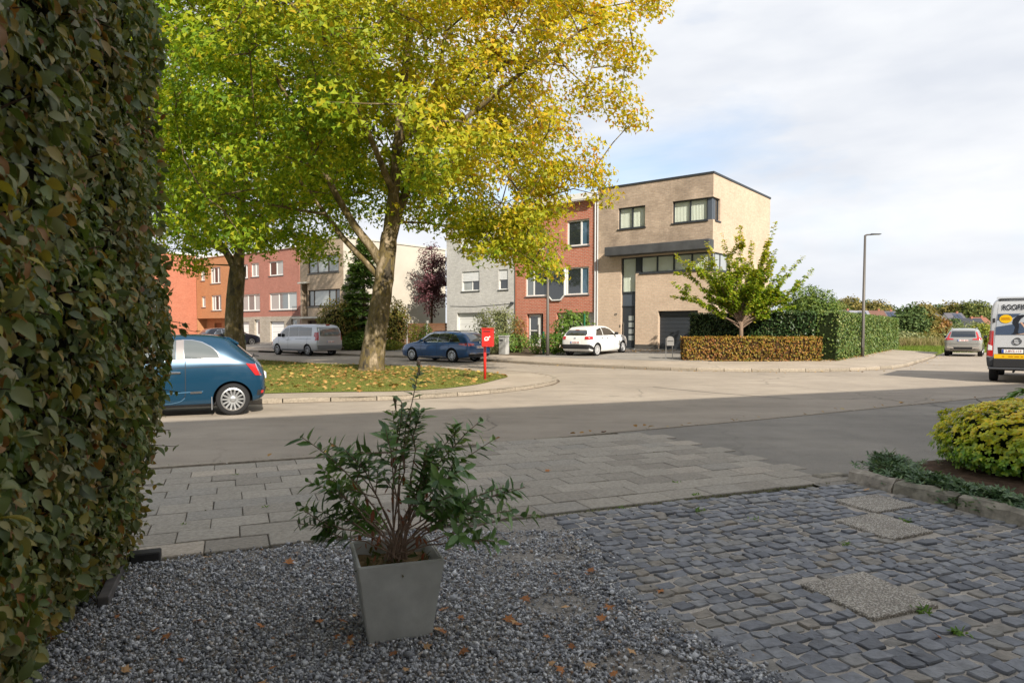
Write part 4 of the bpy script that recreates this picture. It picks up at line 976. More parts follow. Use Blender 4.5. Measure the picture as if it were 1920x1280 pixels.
m = MB(); m.tube([(-.02, 0, .97), (-.028, 0, .97)], .05, 16); m.build('badge', CHROME, c.h)
c.patch('windscreen', 'f', [(-.62, 1.02), (.62, 1.02)], [(-.57, 1.40), (.57, 1.40)], CARGL, .008); c.mirror(3.0, .97, .89, NAVY)
for sd in (1, -1):
    c.patch('headlamp', 'f', [(sd * .45, .66), (sd * .74, .66)], [(sd * .45, .78), (sd * .74, .80)], WLENS, .01, 6, 4)
    m = MB(); m.tube([(.7, sd * .56, 1.46), (.9, sd * .57, 1.515), (2.2, sd * .58, 1.535), (2.5, sd * .58, 1.49)], .016, 6); m.build('roof_rail', BLACKP, c.h)

# --- silver minivan
SILV = paint('silver_paint', (.46, .47, .50), .55, .35)
VAN1 = [(0, .52, 1.0, 1.12, .78, .66), (.02, .42, 1.08, 1.36, .88, .72), (.07, .36, 1.11, 1.60, .925, .76), (.17, .33, 1.12, 1.79, .945, .775), (.4, .3, 1.12, 1.885, .957, .78), (1.0, .28, 1.12, 1.92, .96, .79), (2.5, .27, 1.1, 1.92, .96, .795), (3.2, .27, 1.1, 1.875, .96, .80), (3.6, .27, 1.1, 1.70, .955, .82),
        (4.0, .27, 1.1, 1.40, .94, .84), (4.3, .28, 1.07, 1.17, .92, .82), (4.7, .3, .95, 1.0, .88, .76), (4.98, .36, .79, .85, .79, .66), (5.09, .42, .68, .74, .66, .54), (5.125, .48, .62, .67, .5, .42)]
c = Car('minivan', 'silver minivan with wraparound tail lamps, parked in front of the left-hand houses', uv(20.2, -8.85), ang(U), VAN1, SILV, (.98, 4.18), .345, .84, .21, spokes=7, rim=simple('dull_alloy', (.35, .35, .36), .4, .5, .8))
for f in 'lr':
    c.patch('side_window', f, [(.62, 1.20), (1.95, 1.19)], [(.64, 1.70), (1.95, 1.76)], CARGL, .008, 10, 6); c.patch('side_window', f, [(2.0, 1.19), (2.92, 1.17)], [(2.0, 1.76), (2.92, 1.73)], CARGL, .008, 10, 6)
    c.patch('side_window', f, [(3.0, 1.17), (4.0, 1.14)], [(3.0, 1.71), (3.35, 1.66), (4.0, 1.17)], CARGL, .008, 10, 6)
    for x in (1.0, 2.96, 4.0): c.line('door_gap', f, [(x, 1.15), (x, .7), (x + .02, .36)], .012, BLACKP, .003)
    c.handle(f, 2.8, .98, SILV, .2); c.handle(f, 3.08, .97, SILV, .2); c.line('rail_groove', f, [(.6, 1.02), (2.2, 1.01)], .014, BLACKP, .003)
    c.patch('tail_lamp', f, [(.03, .95), (.20, .92)], [(.10, 1.42), (.24, 1.42)], REDL, .014, 6, 8)
    c.patch('lower_cladding', f, [(1.4, .30), (3.7, .30)], [(1.4, .40), (3.7, .40)], simple('grey_cladding', (.16, .165, .175), .5), .006, 10, 2)
c.patch('rear_window', 'b', [(-.74, 1.20), (.74, 1.20)], [(-.70, 1.74), (.70, 1.74)], CARGL2, .008)
for sd in (1, -1): c.patch('tail_lamp', 'b', [(sd * .80, .95), (sd * .90, .95)], [(sd * .79, 1.42), (sd * .89, 1.42)], REDL, .014, 4, 8)
c.patch('rear_bumper', 'b', [(-.86, .42), (.86, .42)], [(-.90, .66), (.90, .66)], MATS['grey_cladding'], .012); c.plate(.86)
m = MB(); m.box(.18, -.12, 1.85, .26, .12, 1.90); m.build('brake_lamp', REDL, c.h)
c.patch('windscreen', 'f', [(-.7, 1.18), (.7, 1.18)], [(-.7, 1.8), (.7, 1.8)], CARGL, .008); c.mirror(3.75, 1.15, .93, BLACKP, (.12, .2, .2))
for sd in (1, -1): c.patch('headlamp', 'f', [(sd * .5, .78), (sd * .8, .78)], [(sd * .5, .96), (sd * .8, .98)], WLENS, .01, 6, 4)

# --- white hatchback on the driveway
WHT = paint('white_paint', (.74, .74, .73), 0, .3)
c = Car('hatchback', 'white hatchback with dark bumpers, parked on the driveway of the beige house', uv(4.45, -6.05), ang(V),
        [(0, .48, .82, .90, .64, .52), (.03, .37, .91, 1.0, .77, .58), (.1, .29, .96, 1.10, .83, .61), (.25, .24, .985, 1.27, .862, .615), (.5, .2, .99, 1.40, .873, .62), (.8, .2, .985, 1.45, .875, .625), (1.3, .19, .97, 1.474, .875, .635), (1.8, .18, .96, 1.455, .875, .64), (2.2, .18, .955, 1.37, .875, .655), (2.5, .18, .95, 1.21, .87, .68), (2.8, .19, .95, 1.05, .865, .71),
         (3.2, .2, .93, .99, .85, .71), (3.6, .23, .85, .9, .8, .66), (3.86, .28, .71, .77, .71, .57), (3.97, .34, .61, .67, .58, .46), (4.0, .4, .55, .6, .44, .35)],
        WHT, (.66, 3.2), .315, .765, .2, pitch=.035, z=.26, spokes=9, rim=simple('silver_cover', (.62, .62, .63), .4, .4, .3))
for f in 'lr':
    c.patch('side_window', f, [(.60, 1.02), (1.24, 1.0)], [(.62, 1.06), (.82, 1.30), (1.24, 1.375)], CARGL, .008); c.patch('side_window', f, [(1.30, 1.0), (2.42, .985)], [(1.30, 1.38), (1.75, 1.37), (2.1, 1.27), (2.42, 1.0)], CARGL, .008)
    for x0, x1 in ((1.27, 1.05), (2.3, 2.28)): c.line('door_gap', f, [(x0, .95), (x0 - .01, .6), (x1, .30)], .009, simple('grey_gap', (.2, .2, .2), .6), .003)
    c.handle(f, 1.12, .88, BLACKP, .14); c.handle(f, 1.62, .87, BLACKP, .14)
    c.patch('tail_lamp', f, [(.05, .84), (.30, .86)], [(.06, .99), (.28, .99)], REDL, .014, 6, 4)
    c.patch('bumper_side', f, [(.05, .40), (.34, .32)], [(.04, .60), (.30, .46)], BLACKP, .008, 6, 4)
c.patch('rear_window', 'b', [(-.58, 1.03), (.58, 1.03)], [(-.62, 1.12), (-.50, 1.31), (.50, 1.31), (.62, 1.12)], CARGL, .009)
for sd in (1, -1): c.patch('tail_lamp', 'b', [(sd * .56, .84), (sd * .80, .84)], [(sd * .54, .98), (sd * .78, .99)], REDL, .014, 6, 4)
c.patch('rear_bumper', 'b', [(-.75, .38), (.75, .38)], [(-.80, .60), (.80, .60)], BLACKP, .012); c.plate(.70)
m = MB(); m.slab([(-.03, .90), (-.02, .95), (.0, .95), (.0, .90)], -.05, .05); m.build('badge', CHROME, c.h)
c.patch('windscreen', 'f', [(-.6, 1.02), (.6, 1.02)], [(-.56, 1.38), (.56, 1.38)], CARGL, .008); c.mirror(2.35, .99, .86, BLACKP)
m = MB(); m.slab([(.24, 1.27), (.5, 1.385), (.58, 1.425), (.5, 1.425), (.23, 1.33)], -.5, .5); m.build('roof_spoiler', WHT, c.h, bevel=.006)
m = MB(); m.box(.215, -.1, 1.295, .232, .1, 1.315); m.build('brake_lamp', REDL, c.h)

# --- grey SUV seen from behind
GREY = paint('pebble_grey_paint', (.30, .295, .28), .35, .35)
c = Car('suv', 'grey SUV with red vertical tail lamps, driving away beyond the tall hedge', (26.55, 40.2), ang((.585, .811)),
        [(0, .52, .92, 1.0, .74, .58), (.03, .42, 1.0, 1.1, .86, .64), (.1, .36, 1.05, 1.20, .905, .655), (.28, .31, 1.07, 1.42, .935, .66), (.5, .28, 1.075, 1.56, .947, .665), (.8, .26, 1.07, 1.615, .95, .675), (1.4, .25, 1.05, 1.655, .95, .685), (2.2, .24, 1.04, 1.65, .95, .695), (2.7, .24, 1.035, 1.56, .95, .705),
         (3.1, .24, 1.03, 1.33, .945, .735), (3.4, .25, 1.03, 1.14, .94, .765), (3.9, .27, .98, 1.05, .92, .765), (4.4, .32, .86, .92, .85, .69), (4.63, .4, .71, .79, .72, .58), (4.69, .46, .65, .7, .56, .45)],
        GREY, (.95, 3.815), .37, .83, .25, spokes=5)
for f in 'lr':
    for a, b_, hi in ((.55, 1.15, [(.57, 1.15), (.8, 1.42), (1.15, 1.50)]), (1.2, 2.0, [(1.2, 1.51), (2.0, 1.54)]), (2.05, 3.1, [(2.05, 1.54), (2.6, 1.45), (3.1, 1.1)])): c.patch('side_window', f, [(a, 1.12), (b_, 1.09)], hi, CARGL, .008)
    c.patch('arch_cladding', f, [(.5, .35), (1.4, .35)], [(.45, .42), (1.4, .42)], BLACKP, .006, 6, 2)
    c.patch('tail_lamp', f, [(.05, 1.0), (.3, 1.02)], [(.08, 1.10), (.26, 1.12)], REDL, .014, 6, 4)
c.patch('rear_window', 'b', [(-.62, 1.14), (.62, 1.14)], [(-.56, 1.50), (.56, 1.50)], CARGL, .008)
for sd in (1, -1):
    c.patch('tail_lamp', 'b', [(sd * .46, .99), (sd * .88, .97)], [(sd * .48, 1.05), (sd * .86, 1.09)], REDL, .014, 6, 4); c.patch('tail_lamp', 'b', [(sd * .70, 1.05), (sd * .80, 1.05)], [(sd * .60, 1.45), (sd * .66, 1.45)], REDL, .014, 4, 8)
    c.patch('exhaust_trim', 'b', [(sd * .45, .46), (sd * .78, .50)], [(sd * .48, .56), (sd * .80, .60)], CHROME, .012, 6, 2)
c.patch('rear_bumper', 'b', [(-.62, .42), (.62, .42)], [(-.66, .56), (.66, .56)], BLACKP, .010); c.plate(.95); c.mirror(3.0, 1.08, .93, BLACKP, (.12, .2, .15))
c.line('tailgate_line', 'b', [(-.85, .74), (.85, .74)], .012, BLACKP, .004); c.patch('windscreen', 'f', [(-.65, 1.1), (.65, 1.1)], [(-.6, 1.5), (.6, 1.5)], CARGL, .008)
for sd in (1, -1): m = MB(); m.tube([(.6, sd * .6, 1.60), (.8, sd * .61, 1.66), (2.3, sd * .63, 1.69), (2.6, sd * .63, 1.62)], .018, 6); m.build('roof_rail', CHROME, c.h)

# --- dark car glimpsed over the blue hatchback
BLK = paint('blue_black_paint', (.012, .014, .028), .2, .3)
c = Car('parked_car', 'nearly black car glimpsed over the roof of the blue retro hatchback', uv(39.9, -6.6), ang(V), EST, BLK, (1.0, 3.79), .335, .80, .22, z=.24, spokes=8)
estate_details(c)
c.patch('rear_window', 'b', [(-.60, 1.02), (.60, 1.02)], [(-.54, 1.36), (.54, 1.36)], CARGL2, .008)
for sd in (1, -1): c.patch('tail_lamp', 'b', [(sd * .40, .83), (sd * .80, .80)], [(sd * .40, .92), (sd * .80, .94)], REDL, .012, 8, 4)

# --- roofer's panel van at the edge of the picture
VW = paint('van_white_silver', (.55, .56, .585), .15, .35)
VANR = [(0, .50, 1.25, 2.28, .955, .84), (.015, .44, 1.28, 2.42, .985, .87), (.05, .42, 1.3, 2.49, 1.005, .885), (.15, .4, 1.3, 2.53, 1.015, .89), (.5, .38, 1.3, 2.55, 1.02, .90), (3.2, .36, 1.3, 2.55, 1.025, .90), (3.7, .35, 1.3, 2.44, 1.025, .90), (4.2, .35, 1.28, 2.02, 1.02, .9), (4.6, .35, 1.25, 1.52, 1.0, .9), (5.0, .35, 1.12, 1.22, .96, .86), (5.3, .38, .92, 1.0, .86, .76), (5.4, .45, .8, .88, .7, .6)]
c = Car('panel_van', 'white roofing van with advertising on its rear doors, at the picture edge', (15.1, 19.95), ang(V), VANR, VW, (1.0, 4.45), .35, .87, .22, cat='van', group='vans', spokes=6, rim=simple('steel_rim', (.12, .12, .13), .5))
SV = simple('door_silver', (.50, .51, .535), .3, .4, coat=.7); BOARD = simple('board_edge', (.62, .63, .65), .35, coat=.5)
def rear(name, pts, mat, off, parent=None):                # flat print on the near-vertical rear doors, y to the left
    m = MB(); vs = []
    for y, z in pts:
        p, n = c.ray((-3, y, z), (1, 0, 0)); vs.append((p.x - off, y, z))
    m.poly(vs); return m.build(name, mat, parent or c.h)
for sd in (1, -1):
    dr = c.patch('rear_door', 'b', [(sd * .012, .86), (sd * .84, .86)], [(sd * .012, 2.44), (sd * .74, 2.44)], SV, .006, 10, 14)
    c.patch('photo_print', 'b', [(sd * .03, 1.42), (sd * .80, 1.42)], [(sd * .03, 2.06), (sd * .765, 2.06)], simple('print_sky', (.40, .43, .48), .35, coat=.4), .011, 8, 8, parent=dr)
pr = rear('photo_print', [(.80, 1.43), (.80, 1.66), (.10, 1.80), (-.5, 1.72), (-.5, 1.43)], simple('print_slate', (.06, .085, .14), .35, coat=.4), .016)
rear('photo_print', [(.765, 1.85), (.755, 2.05), (.2, 2.05), (.35, 1.95)], MATS['print_slate'], .015)
rear('worker_print', [(.42, 1.45), (.36, 1.50), (.33, 1.66), (.40, 1.78), (.38, 1.90), (.28, 2.0), (.16, 2.02), (.10, 2.0), (.14, 1.95), (.20, 1.90), (.25, 1.80), (.24, 1.68), (.26, 1.5), (.22, 1.45)], simple('print_dark', (.02, .022, .03), .35, coat=.4), .019)
rear('worker_print', [(.12, 1.98), (.03, 1.98), (.03, 2.04), (.12, 2.05)], simple('print_hair', (.03, .02, .02), .4), .018)
rear('worker_print', [(.22, 1.80), (.17, 1.80), (.02, 1.58), (.07, 1.56)], simple('print_skin', (.55, .34, .25), .4), .018)
rear('plank_print', [(.34, 1.43), (-.1, 1.47), (-.15, 1.56), (.16, 1.47)], simple('print_wood', (.52, .36, .26), .4), .018)
yc = MB(); cx, cz = .56, 1.90
pts = [(cx + .155 * math.cos(a), cz + .125 * math.sin(a)) for a in [i * math.pi / 12 for i in range(24)]]
YEL = simple('print_yellow', (.75, .45, .01), .4, coat=.4); rd_ = rear('sticker', pts, YEL, .022)
for z, w0, w1 in ((1.925, .67, .47), (1.885, .68, .45)): rear('sticker_lettering', [(w0, z - .012), (w0, z + .012), (w1, z + .012), (w1, z - .012)], simple('print_orange', (.45, .16, .0), .5), .025, rd_)
p, n = c.ray((-3, .2, 2.25), (1, 0, 0)); INK = simple('print_ink', (.02, .022, .028), .4)
tx = text_obj('ROOFING', .225, INK, c.h, (p.x - .022, .66, 2.235), (R(90), 0, R(-90)), .002, 'LEFT', name='roof_lettering', scale=(.72, 1, 1), bold=.003)
c.patch('gutter', 'b', [(-.74, 2.43), (.74, 2.43)], [(-.73, 2.455), (.73, 2.455)], BLACKP, .013, 10, 1)
for sd in (1, -1):
    c.patch('tail_lamp', 'b', [(sd * .85, .78), (sd * .985, .80)], [(sd * .845, 1.55), (sd * .965, 1.55)], REDL, .016, 4, 10)
    c.patch('indicator', 'b', [(sd * .87, .97), (sd * .97, .97)], [(sd * .87, 1.10), (sd * .965, 1.14)], WLENS, .021, 3, 3)
    c.patch('bumper_corner', 'b', [(sd * .80, .42), (sd * .97, .46)], [(sd * .82, .76), (sd * 1.0, .76)], simple('grey_bumper', (.06, .063, .07), .6), .02, 4, 5)
    m = MB(); pz, n = c.ray((-3, sd * .83, 1.85), (1, 0, 0)); m.box(pz.x - .05, sd * .82, 1.80, pz.x + .02, sd * .88, 1.92); m.build('hinge', BLACKP, c.h)
for f in 'lr':
    c.patch('tail_lamp', f, [(.03, .78), (.10, .78)], [(.03, 1.55), (.10, 1.55)], REDL, .012, 3, 8); c.patch('bumper_side', f, [(.03, .44), (.5, .42)], [(.03, .76), (.45, .74)], MATS['grey_bumper'], .012, 4, 4)
    c.patch('side_window', f, [(3.75, 1.35), (4.55, 1.3)], [(3.75, 2.05), (4.1, 1.95), (4.55, 1.4)], CARGL, .008)
m = MB(); p, n = c.ray((-3, 0, .62), (1, 0, 0)); m.box(p.x - .12, -.84, .46, p.x - .01, .84, .72); m.build('rear_bumper', BLACKP, c.h, bevel=.02)
m = MB(); m.box(p.x - .14, -.96, .40, p.x, .96, .46); m.build('rear_step', MATS['grey_bumper'], c.h, bevel=.015)
m = MB(); m.box(p.x - .035, -.82, .725, p.x - .005, .82, .85); yb_ = m.build('warning_band', YEL, c.h)
for k in range(9): m = MB(); y0 = .62 - k * .15; m.box(p.x - .0385, y0 - (.11 if k % 3 else .05), .775, p.x - .036, y0, .80); m.build('band_lettering', MATS['print_orange'], yb_)
c.patch('plate_recess', 'b', [(-.5, .86), (.72, .86)], [(-.5, 1.06), (.74, 1.06)], BLACKP, .010, 6, 4)
p2, n = c.ray((-3, .4, .95), (1, 0, 0))
m = MB(); m.box(p2.x - .03, .12, .89, p2.x - .015, .64, 1.0); pl = m.build('number_plate', PLATE, c.h)
m = MB(); m.box(p2.x - .033, .585, .895, p2.x - .0305, .635, .995); m.build('plate_band', PLBLUE, pl); text_obj('2-BVZ-113', .088, PLRED, pl, (p2.x - .034, .355, .945), (R(90), 0, R(-90)), .001, name='plate_lettering')
m = MB(); p3, n = c.ray((-3, .27, 1.24), (1, 0, 0))
ring = [(p3.x - .022, .27 + .095 * math.cos(a), 1.24 + .095 * math.sin(a)) for a in [i * math.pi / 14 for i in range(29)]]
m.tube(ring, .011, 6, False); bz = [(.40, 1.235), (.28, 1.255), (.27, 1.245), (.14, 1.245), (.25, 1.225), (.26, 1.236)]
m.add([(p3.x - .03, y, z) for y, z in bz], [tuple(range(6))]); m.build('emblem', simple('dark_chrome', (.16, .16, .17), .25, .5, 1.0), c.h)
m = MB(); m.tube([(p.x - .2, 0, .36), (.3, 0, .36)], .03, 8); m.tube([(.1, .35, .33), (.6, .35, .33)], .03, 8); m.box(.2, -.8, .36, .35, .8, .44); m.build('tow_bar', BLACKP, c.h)
m = MB(); m.slab([(-.0, 2.50), (.3, 2.55), (.3, 2.57), (.0, 2.52)], -.8, .8); m.build('roof_edge', simple('roof_grey', (.35, .36, .38), .4), c.h)
# ------------------------------------------------------------------ trees, hedges, shrubs
def bark_plane():
    t = NT('plane_bark'); g = t.n('ShaderNodeNewGeometry').outputs['Position']
    mp = t.n('ShaderNodeMapping'); mp.inputs['Scale'].default_value = (1, 1, .45); t.l(g, mp.inputs['Vector']); v = mp.outputs['Vector']
    c = t.ramp(t.noise(3.4, 5, .65, v), [(.34, (.055, .046, .034)), (.42, (.09, .073, .05)), (.47, (.155, .115, .045)), (.53, (.125, .10, .062)), (.58, (.22, .17, .105)), (.66, (.34, .27, .19))], 'LINEAR')
    c = t.mix(1.0, c, t.ramp(t.noise(14, 4, .6, v), [(.3, .7), (.7, 1.2)]), 'MULTIPLY')
    return t.done(t.bsdf(c, .9, .15, 0, t.bump(t.noise(9, 4, .6, v), .6, .04)))
BARKP = bark_plane(); BARK = simple('bark', (.11, .08, .055), .9, .1, var=.3, vscale=6, bump=.5, bscale=25)
TWIG = simple('twig', (.07, .045, .03), .9, .1)
def limb(mb, pts, r0, r1, seg=9, wob=.0):
    P = [Vector(p) for p in pts]; out = []
    for i in range(len(P) - 1):
        p0, p1, p2, p3 = P[max(i - 1, 0)], P[i], P[i + 1], P[min(i + 2, len(P) - 1)]
        for k in range(4):
            t = k / 4; q = .5 * ((2 * p1) + (p2 - p0) * t + (2 * p0 - 5 * p1 + 4 * p2 - p3) * t * t + (3 * p1 - p0 - 3 * p2 + p3) * t ** 3); out.append(q)
    out.append(P[-1]); n = len(out)
    for q in out[1:]: q += Vector((random.gauss(0, wob), random.gauss(0, wob), random.gauss(0, wob)))
    rad = [r0 + (r1 - r0) * (i / (n - 1)) ** .8 for i in range(n)]
    mb.tube(out, rad, seg); return out, rad
def make_tree(name, label, base, limbs, clusters, leaf, leafmat_, bark, nleaf, size, spread, cat='tree', group=None, trunk=None, flat=.6, twig_r=.018, down=.0, leafup=.6, clump=None):
    t = thing(name, label, cat, base, 0, group); bp = Vector(base)
    mb = MB(); nodes = []
    for pts, r0, r1 in limbs:
        o, rd_ = limb(mb, pts, r0, r1, 14 if r0 > .2 else 8, r0 * .022); nodes += [(q, r) for q, r in zip(o, rd_)]
    mb.build('trunk', bark, t, True)
    NP = np.array([tuple(n[0]) for n in nodes]); NR = np.array([n[1] for n in nodes])
    tw = MB(); C = np.array(clusters, float)
    pos = []; nrm = []; 
    done = []
    cen = C.mean(0)
    for c in C:
        cand = NP if not done else np.vstack([NP, np.array(done)])
        d = np.linalg.norm(cand - c, axis=1) + np.maximum(0, (cand[:, 2] - c[2])) * .6; j = int(np.argmin(d)); a = Vector(cand[j]); e = Vector(c)
        L = (e - a).length
        if L > .25:
            mid = a.lerp(e, .5) + Vector((random.gauss(0, .1), random.gauss(0, .1), random.gauss(.08, .08))) * L * .6
            r = min(NR[j] * .8 if j < len(NR) else twig_r * 1.6, twig_r * (1 + L * .7)); tw.tube([a, mid, e], [r, r * .7, max(r * .35, .004)], 5, False)
            done.append(tuple(mid)); 
        done.append(tuple(c))
    if tw.v: tw.build('branches', bark, t)
    n = len(C); cnt = np.full(n, nleaf) if np.isscalar(nleaf) else nleaf
    idx = np.repeat(np.arange(n), cnt); k = len(idx)
    off = RNG.normal(size=(k, 3)); off = off / (np.linalg.norm(off, axis=1, keepdims=True) + 1e-9) * (RNG.random((k, 1)) ** .45) * spread
    if clump is not None: off *= clump[idx][:, None]
    off[:, 2] *= flat; off[:, 2] -= down * np.linalg.norm(off[:, :2], axis=1)
    pos = C[idx] + off
    outw = unit(pos - cen); nr = unit(outw * .5 + np.array([0, 0, leafup]) + unit(off) * .35 + RNG.normal(0, .4, (k, 3)))
    fr = frames_from(nr); sz = size * RNG.uniform(.65, 1.25, k)
    me = stamp('crown', leaf[0], leaf[1], pos, fr, sz, leafmat_)
    o = link('crown', me, t)
    o['kind'] = 'stuff'
    for ch in t.children: ch.matrix_parent_inverse = Matrix.Translation(bp).inverted()
    return t
def nz(p, s): return mnoise.noise(Vector((p[0] * s, p[1] * s, p[2] * s)))
def crown_points(n, c, rad, zlow=None, inner=.35, gap=.18, gs=.35, power=.5, test=None, seed=0):
    out = []; tries = 0; rr = random.Random(seed + 11)
    while len(out) < n and tries < n * 60:
        tries += 1
        v = Vector((rr.gauss(0, 1), rr.gauss(0, 1), rr.gauss(0, 1))).normalized() * (rr.random() ** power)
        if v.length < inner and rr.random() < .8: continue
        bulge = 1 + .22 * nz((v.normalized() * 2.3 + Vector((seed, 0, 0))), 1.0)
        p = (c[0] + v.x * rad[0] * bulge, c[1] + v.y * rad[1] * bulge, c[2] + v.z * rad[2] * bulge)
        if zlow is not None and p[2] < zlow(p): continue
        if nz((p[0] + seed * 7, p[1], p[2]), gs) < -gap: continue
        if test and not test(p): continue
        out.append(p)
    return out

# --- big plane tree on the island
GREENP = [(0, (.10, .19, .014)), (.3, (.18, .29, .018)), (.6, (.28, .38, .022)), (.88, (.40, .45, .028)), (1, (.52, .44, .03))]
YELP = [(0, (.28, .31, .02)), (.3, (.48, .44, .025)), (.6, (.62, .51, .03)), (.86, (.68, .47, .03)), (.95, (.64, .31, .03)), (1, (.46, .17, .03))]
PLANEL = leafmat('plane_leaves', GREENP, .5, .5, .25, YELP, (( .85, 0, .6), -1.5, 7.5), .35)
xl = [-18, -13, -10.5, -8, -6, -4, -2.8, -1.4, -.5, .4, 1.2, 2.0, 2.8, 3.6, 4.6, 6]
zl = [5.2, 4.2, 3.9, 4.1, 5.1, 5.8, 5.0, 4.5, 4.1, 3.8, 5.3, 7.0, 7.9, 8.8, 10.0, 12]
def zlow1(p):
    f = abs(p[1] - 24.0) / 9
    sun_gap = 1.0 if (-7.2 < p[0] < -2.6 and p[1] < 23) else 0
    return float(np.interp(p[0] * 24.4 / p[1], xl, zl)) + .5 * nz(p, .9) + f * 1.2 + sun_gap
T1 = (-5.06, 24.6, .08)
cl = crown_points(960, (-5.0, 24.4, 11.0), (9.6, 8.6, 8.2), zlow1, .45, .20, .42, .42, lambda p: p[2] < 17.5 and (p[0] < (np.interp(p[2], [4, 6, 7.5, 9, 11, 14], [.9, 2.2, 2.3, 2.6, 3.4, 3.9]) + 1.0 * nz(p, .6)) * p[1] / 24.4), 3)
# long hanging sprays over the right-hand houses and low fringe
for (x, z, k) in ((.6, 3.9, 5), (.1, 4.3, 5), (.9, 4.8, 3), (-.5, 4.6, 5), (2.5, 6.9, 2), (3.1, 7.0, 2), (2.9, 7.7, 3), (-1.6, 5.4, 5), (3.9, 9.2, 4), (4.3, 11.2, 3), (4.7, 12.9, 4), (4.0, 12.2, 4), (1.5, 6.0, 2), (2.1, 7.4, 3), (-10.8, 4.9, 4), (-9.8, 5.0, 4), (-11.6, 5.6, 4), (.2, 5.2, 6), (1.0, 6.2, 4)):
    for _ in range(k): cl.append((x + random.gauss(0, .35), 24 + random.gauss(0, 1.3), z + random.gauss(0, .28)))
make_tree('plane_tree', 'large yellow-green plane tree with mottled trunk on the grass island', T1,
          [([(-5.08, 24.6, -.05), (-5.06, 24.6, .25), (-5.0, 24.6, .8), (-4.88, 24.6, 1.6), (-4.68, 24.6, 2.8), (-4.50, 24.6, 4.0), (-4.38, 24.6, 5.0)], .53, .29),
           ([(-4.44, 24.6, 4.4), (-4.32, 24.55, 5.4), (-4.15, 24.5, 7.0), (-3.9, 24.4, 9.5), (-3.5, 24.2, 12.5), (-3.2, 24, 16)], .30, .07),
           ([(-4.42, 24.7, 4.6), (-4.1, 24.8, 5.8), (-3.6, 25.0, 7.2), (-3.0, 25.2, 9.4), (-2.4, 25.5, 12.5)], .24, .06),
           ([(-4.56, 24.6, 3.7), (-4.95, 24.5, 4.4), (-5.6, 24.3, 5.3), (-6.3, 24.0, 6.6), (-7.2, 23.6, 8.6), (-8.4, 23, 11)], .22, .05),
           ([(-4.62, 24.7, 3.3), (-5.2, 24.8, 3.95), (-6.2, 24.9, 5.0), (-7.4, 25.0, 6.6), (-9.2, 25.1, 8.6)], .16, .05),
           ([(-4.15, 24.5, 6.9), (-3.0, 24.0, 7.8), (-1.4, 23.6, 8.9), (.4, 23.2, 10.2), (2.2, 23.0, 11.4)], .17, .04),
           ([(-4.0, 24.5, 8.2), (-2.2, 25.2, 9.8), (-.2, 26, 11.5), (1.8, 26.5, 13)], .13, .04),
           ([(-4.2, 24.6, 6.2), (-4.6, 26.5, 7.6), (-5.0, 29, 9.2)], .15, .04), ([(-4.2, 24.5, 6.4), (-4.7, 22.5, 8.0), (-5.2, 19.5, 9.4)], .15, .04),
           ([(-2.4, 23.9, 8.1), (-1.0, 23.7, 7.6), (.2, 23.8, 6.4), (.7, 23.9, 4.9)], .06, .02)],
          cl, LEAF_LOBED, PLANEL, BARKP, 128, .148, .86, group='plane trees on the grass island')
# --- rear plane tree
T2 = (-13.2, 32.6, .08)
PLANEL2 = leafmat('plane_leaves_rear', GREENP, .45, .5, .25, YELP, ((.5, 0, .8), 2.5, 12.5), .35)
def zlow2(p): return 4.9 + .9 * nz(p, .5) + (1.0 if -14.2 < p[0] < -11.4 else 0) - (.9 if p[0] < -15 else 0)
cl = crown_points(560, (-13.4, 32.6, 12.0), (8.4, 7.5, 8.0), zlow2, .45, .22, .42, .42, lambda p: p[2] < 19, 9)
make_tree('plane_tree', 'second plane tree on the island, behind the blue retro hatchback', T2,
          [([(-13.2, 32.6, -.05), (-13.2, 32.6, .5), (-13.25, 32.6, 1.5), (-13.2, 32.6, 3.0), (-13.0, 32.6, 4.6)], .52, .36),
           ([(-13.05, 32.6, 4.2), (-13.5, 32.5, 5.2), (-14.3, 32.3, 6.4), (-15.2, 32, 8.2), (-16, 31.8, 11)], .22, .06),
           ([(-13.0, 32.6, 4.4), (-12.9, 32.6, 6), (-12.8, 32.5, 8.5), (-12.6, 32.4, 12), (-12.4, 32, 17)], .27, .06),
           ([(-12.95, 32.6, 5.2), (-12.0, 32.4, 6.6), (-10.6, 32.2, 8.6), (-9, 32, 10.5)], .17, .05),
           ([(-13.4, 32.5, 5.1), (-14.8, 31.8, 5.9), (-16.6, 31.2, 6.6)], .10, .03), ([(-13, 32.6, 6), (-13, 29.5, 8), (-13.4, 27, 9.6)], .14, .04), ([(-13, 32.6, 6), (-13, 35.5, 8), (-13.4, 37.6, 9.6)], .14, .04)],
          cl, LEAF_LOBED, PLANEL2, BARKP, 118, .165, .95, group='plane trees on the grass island')

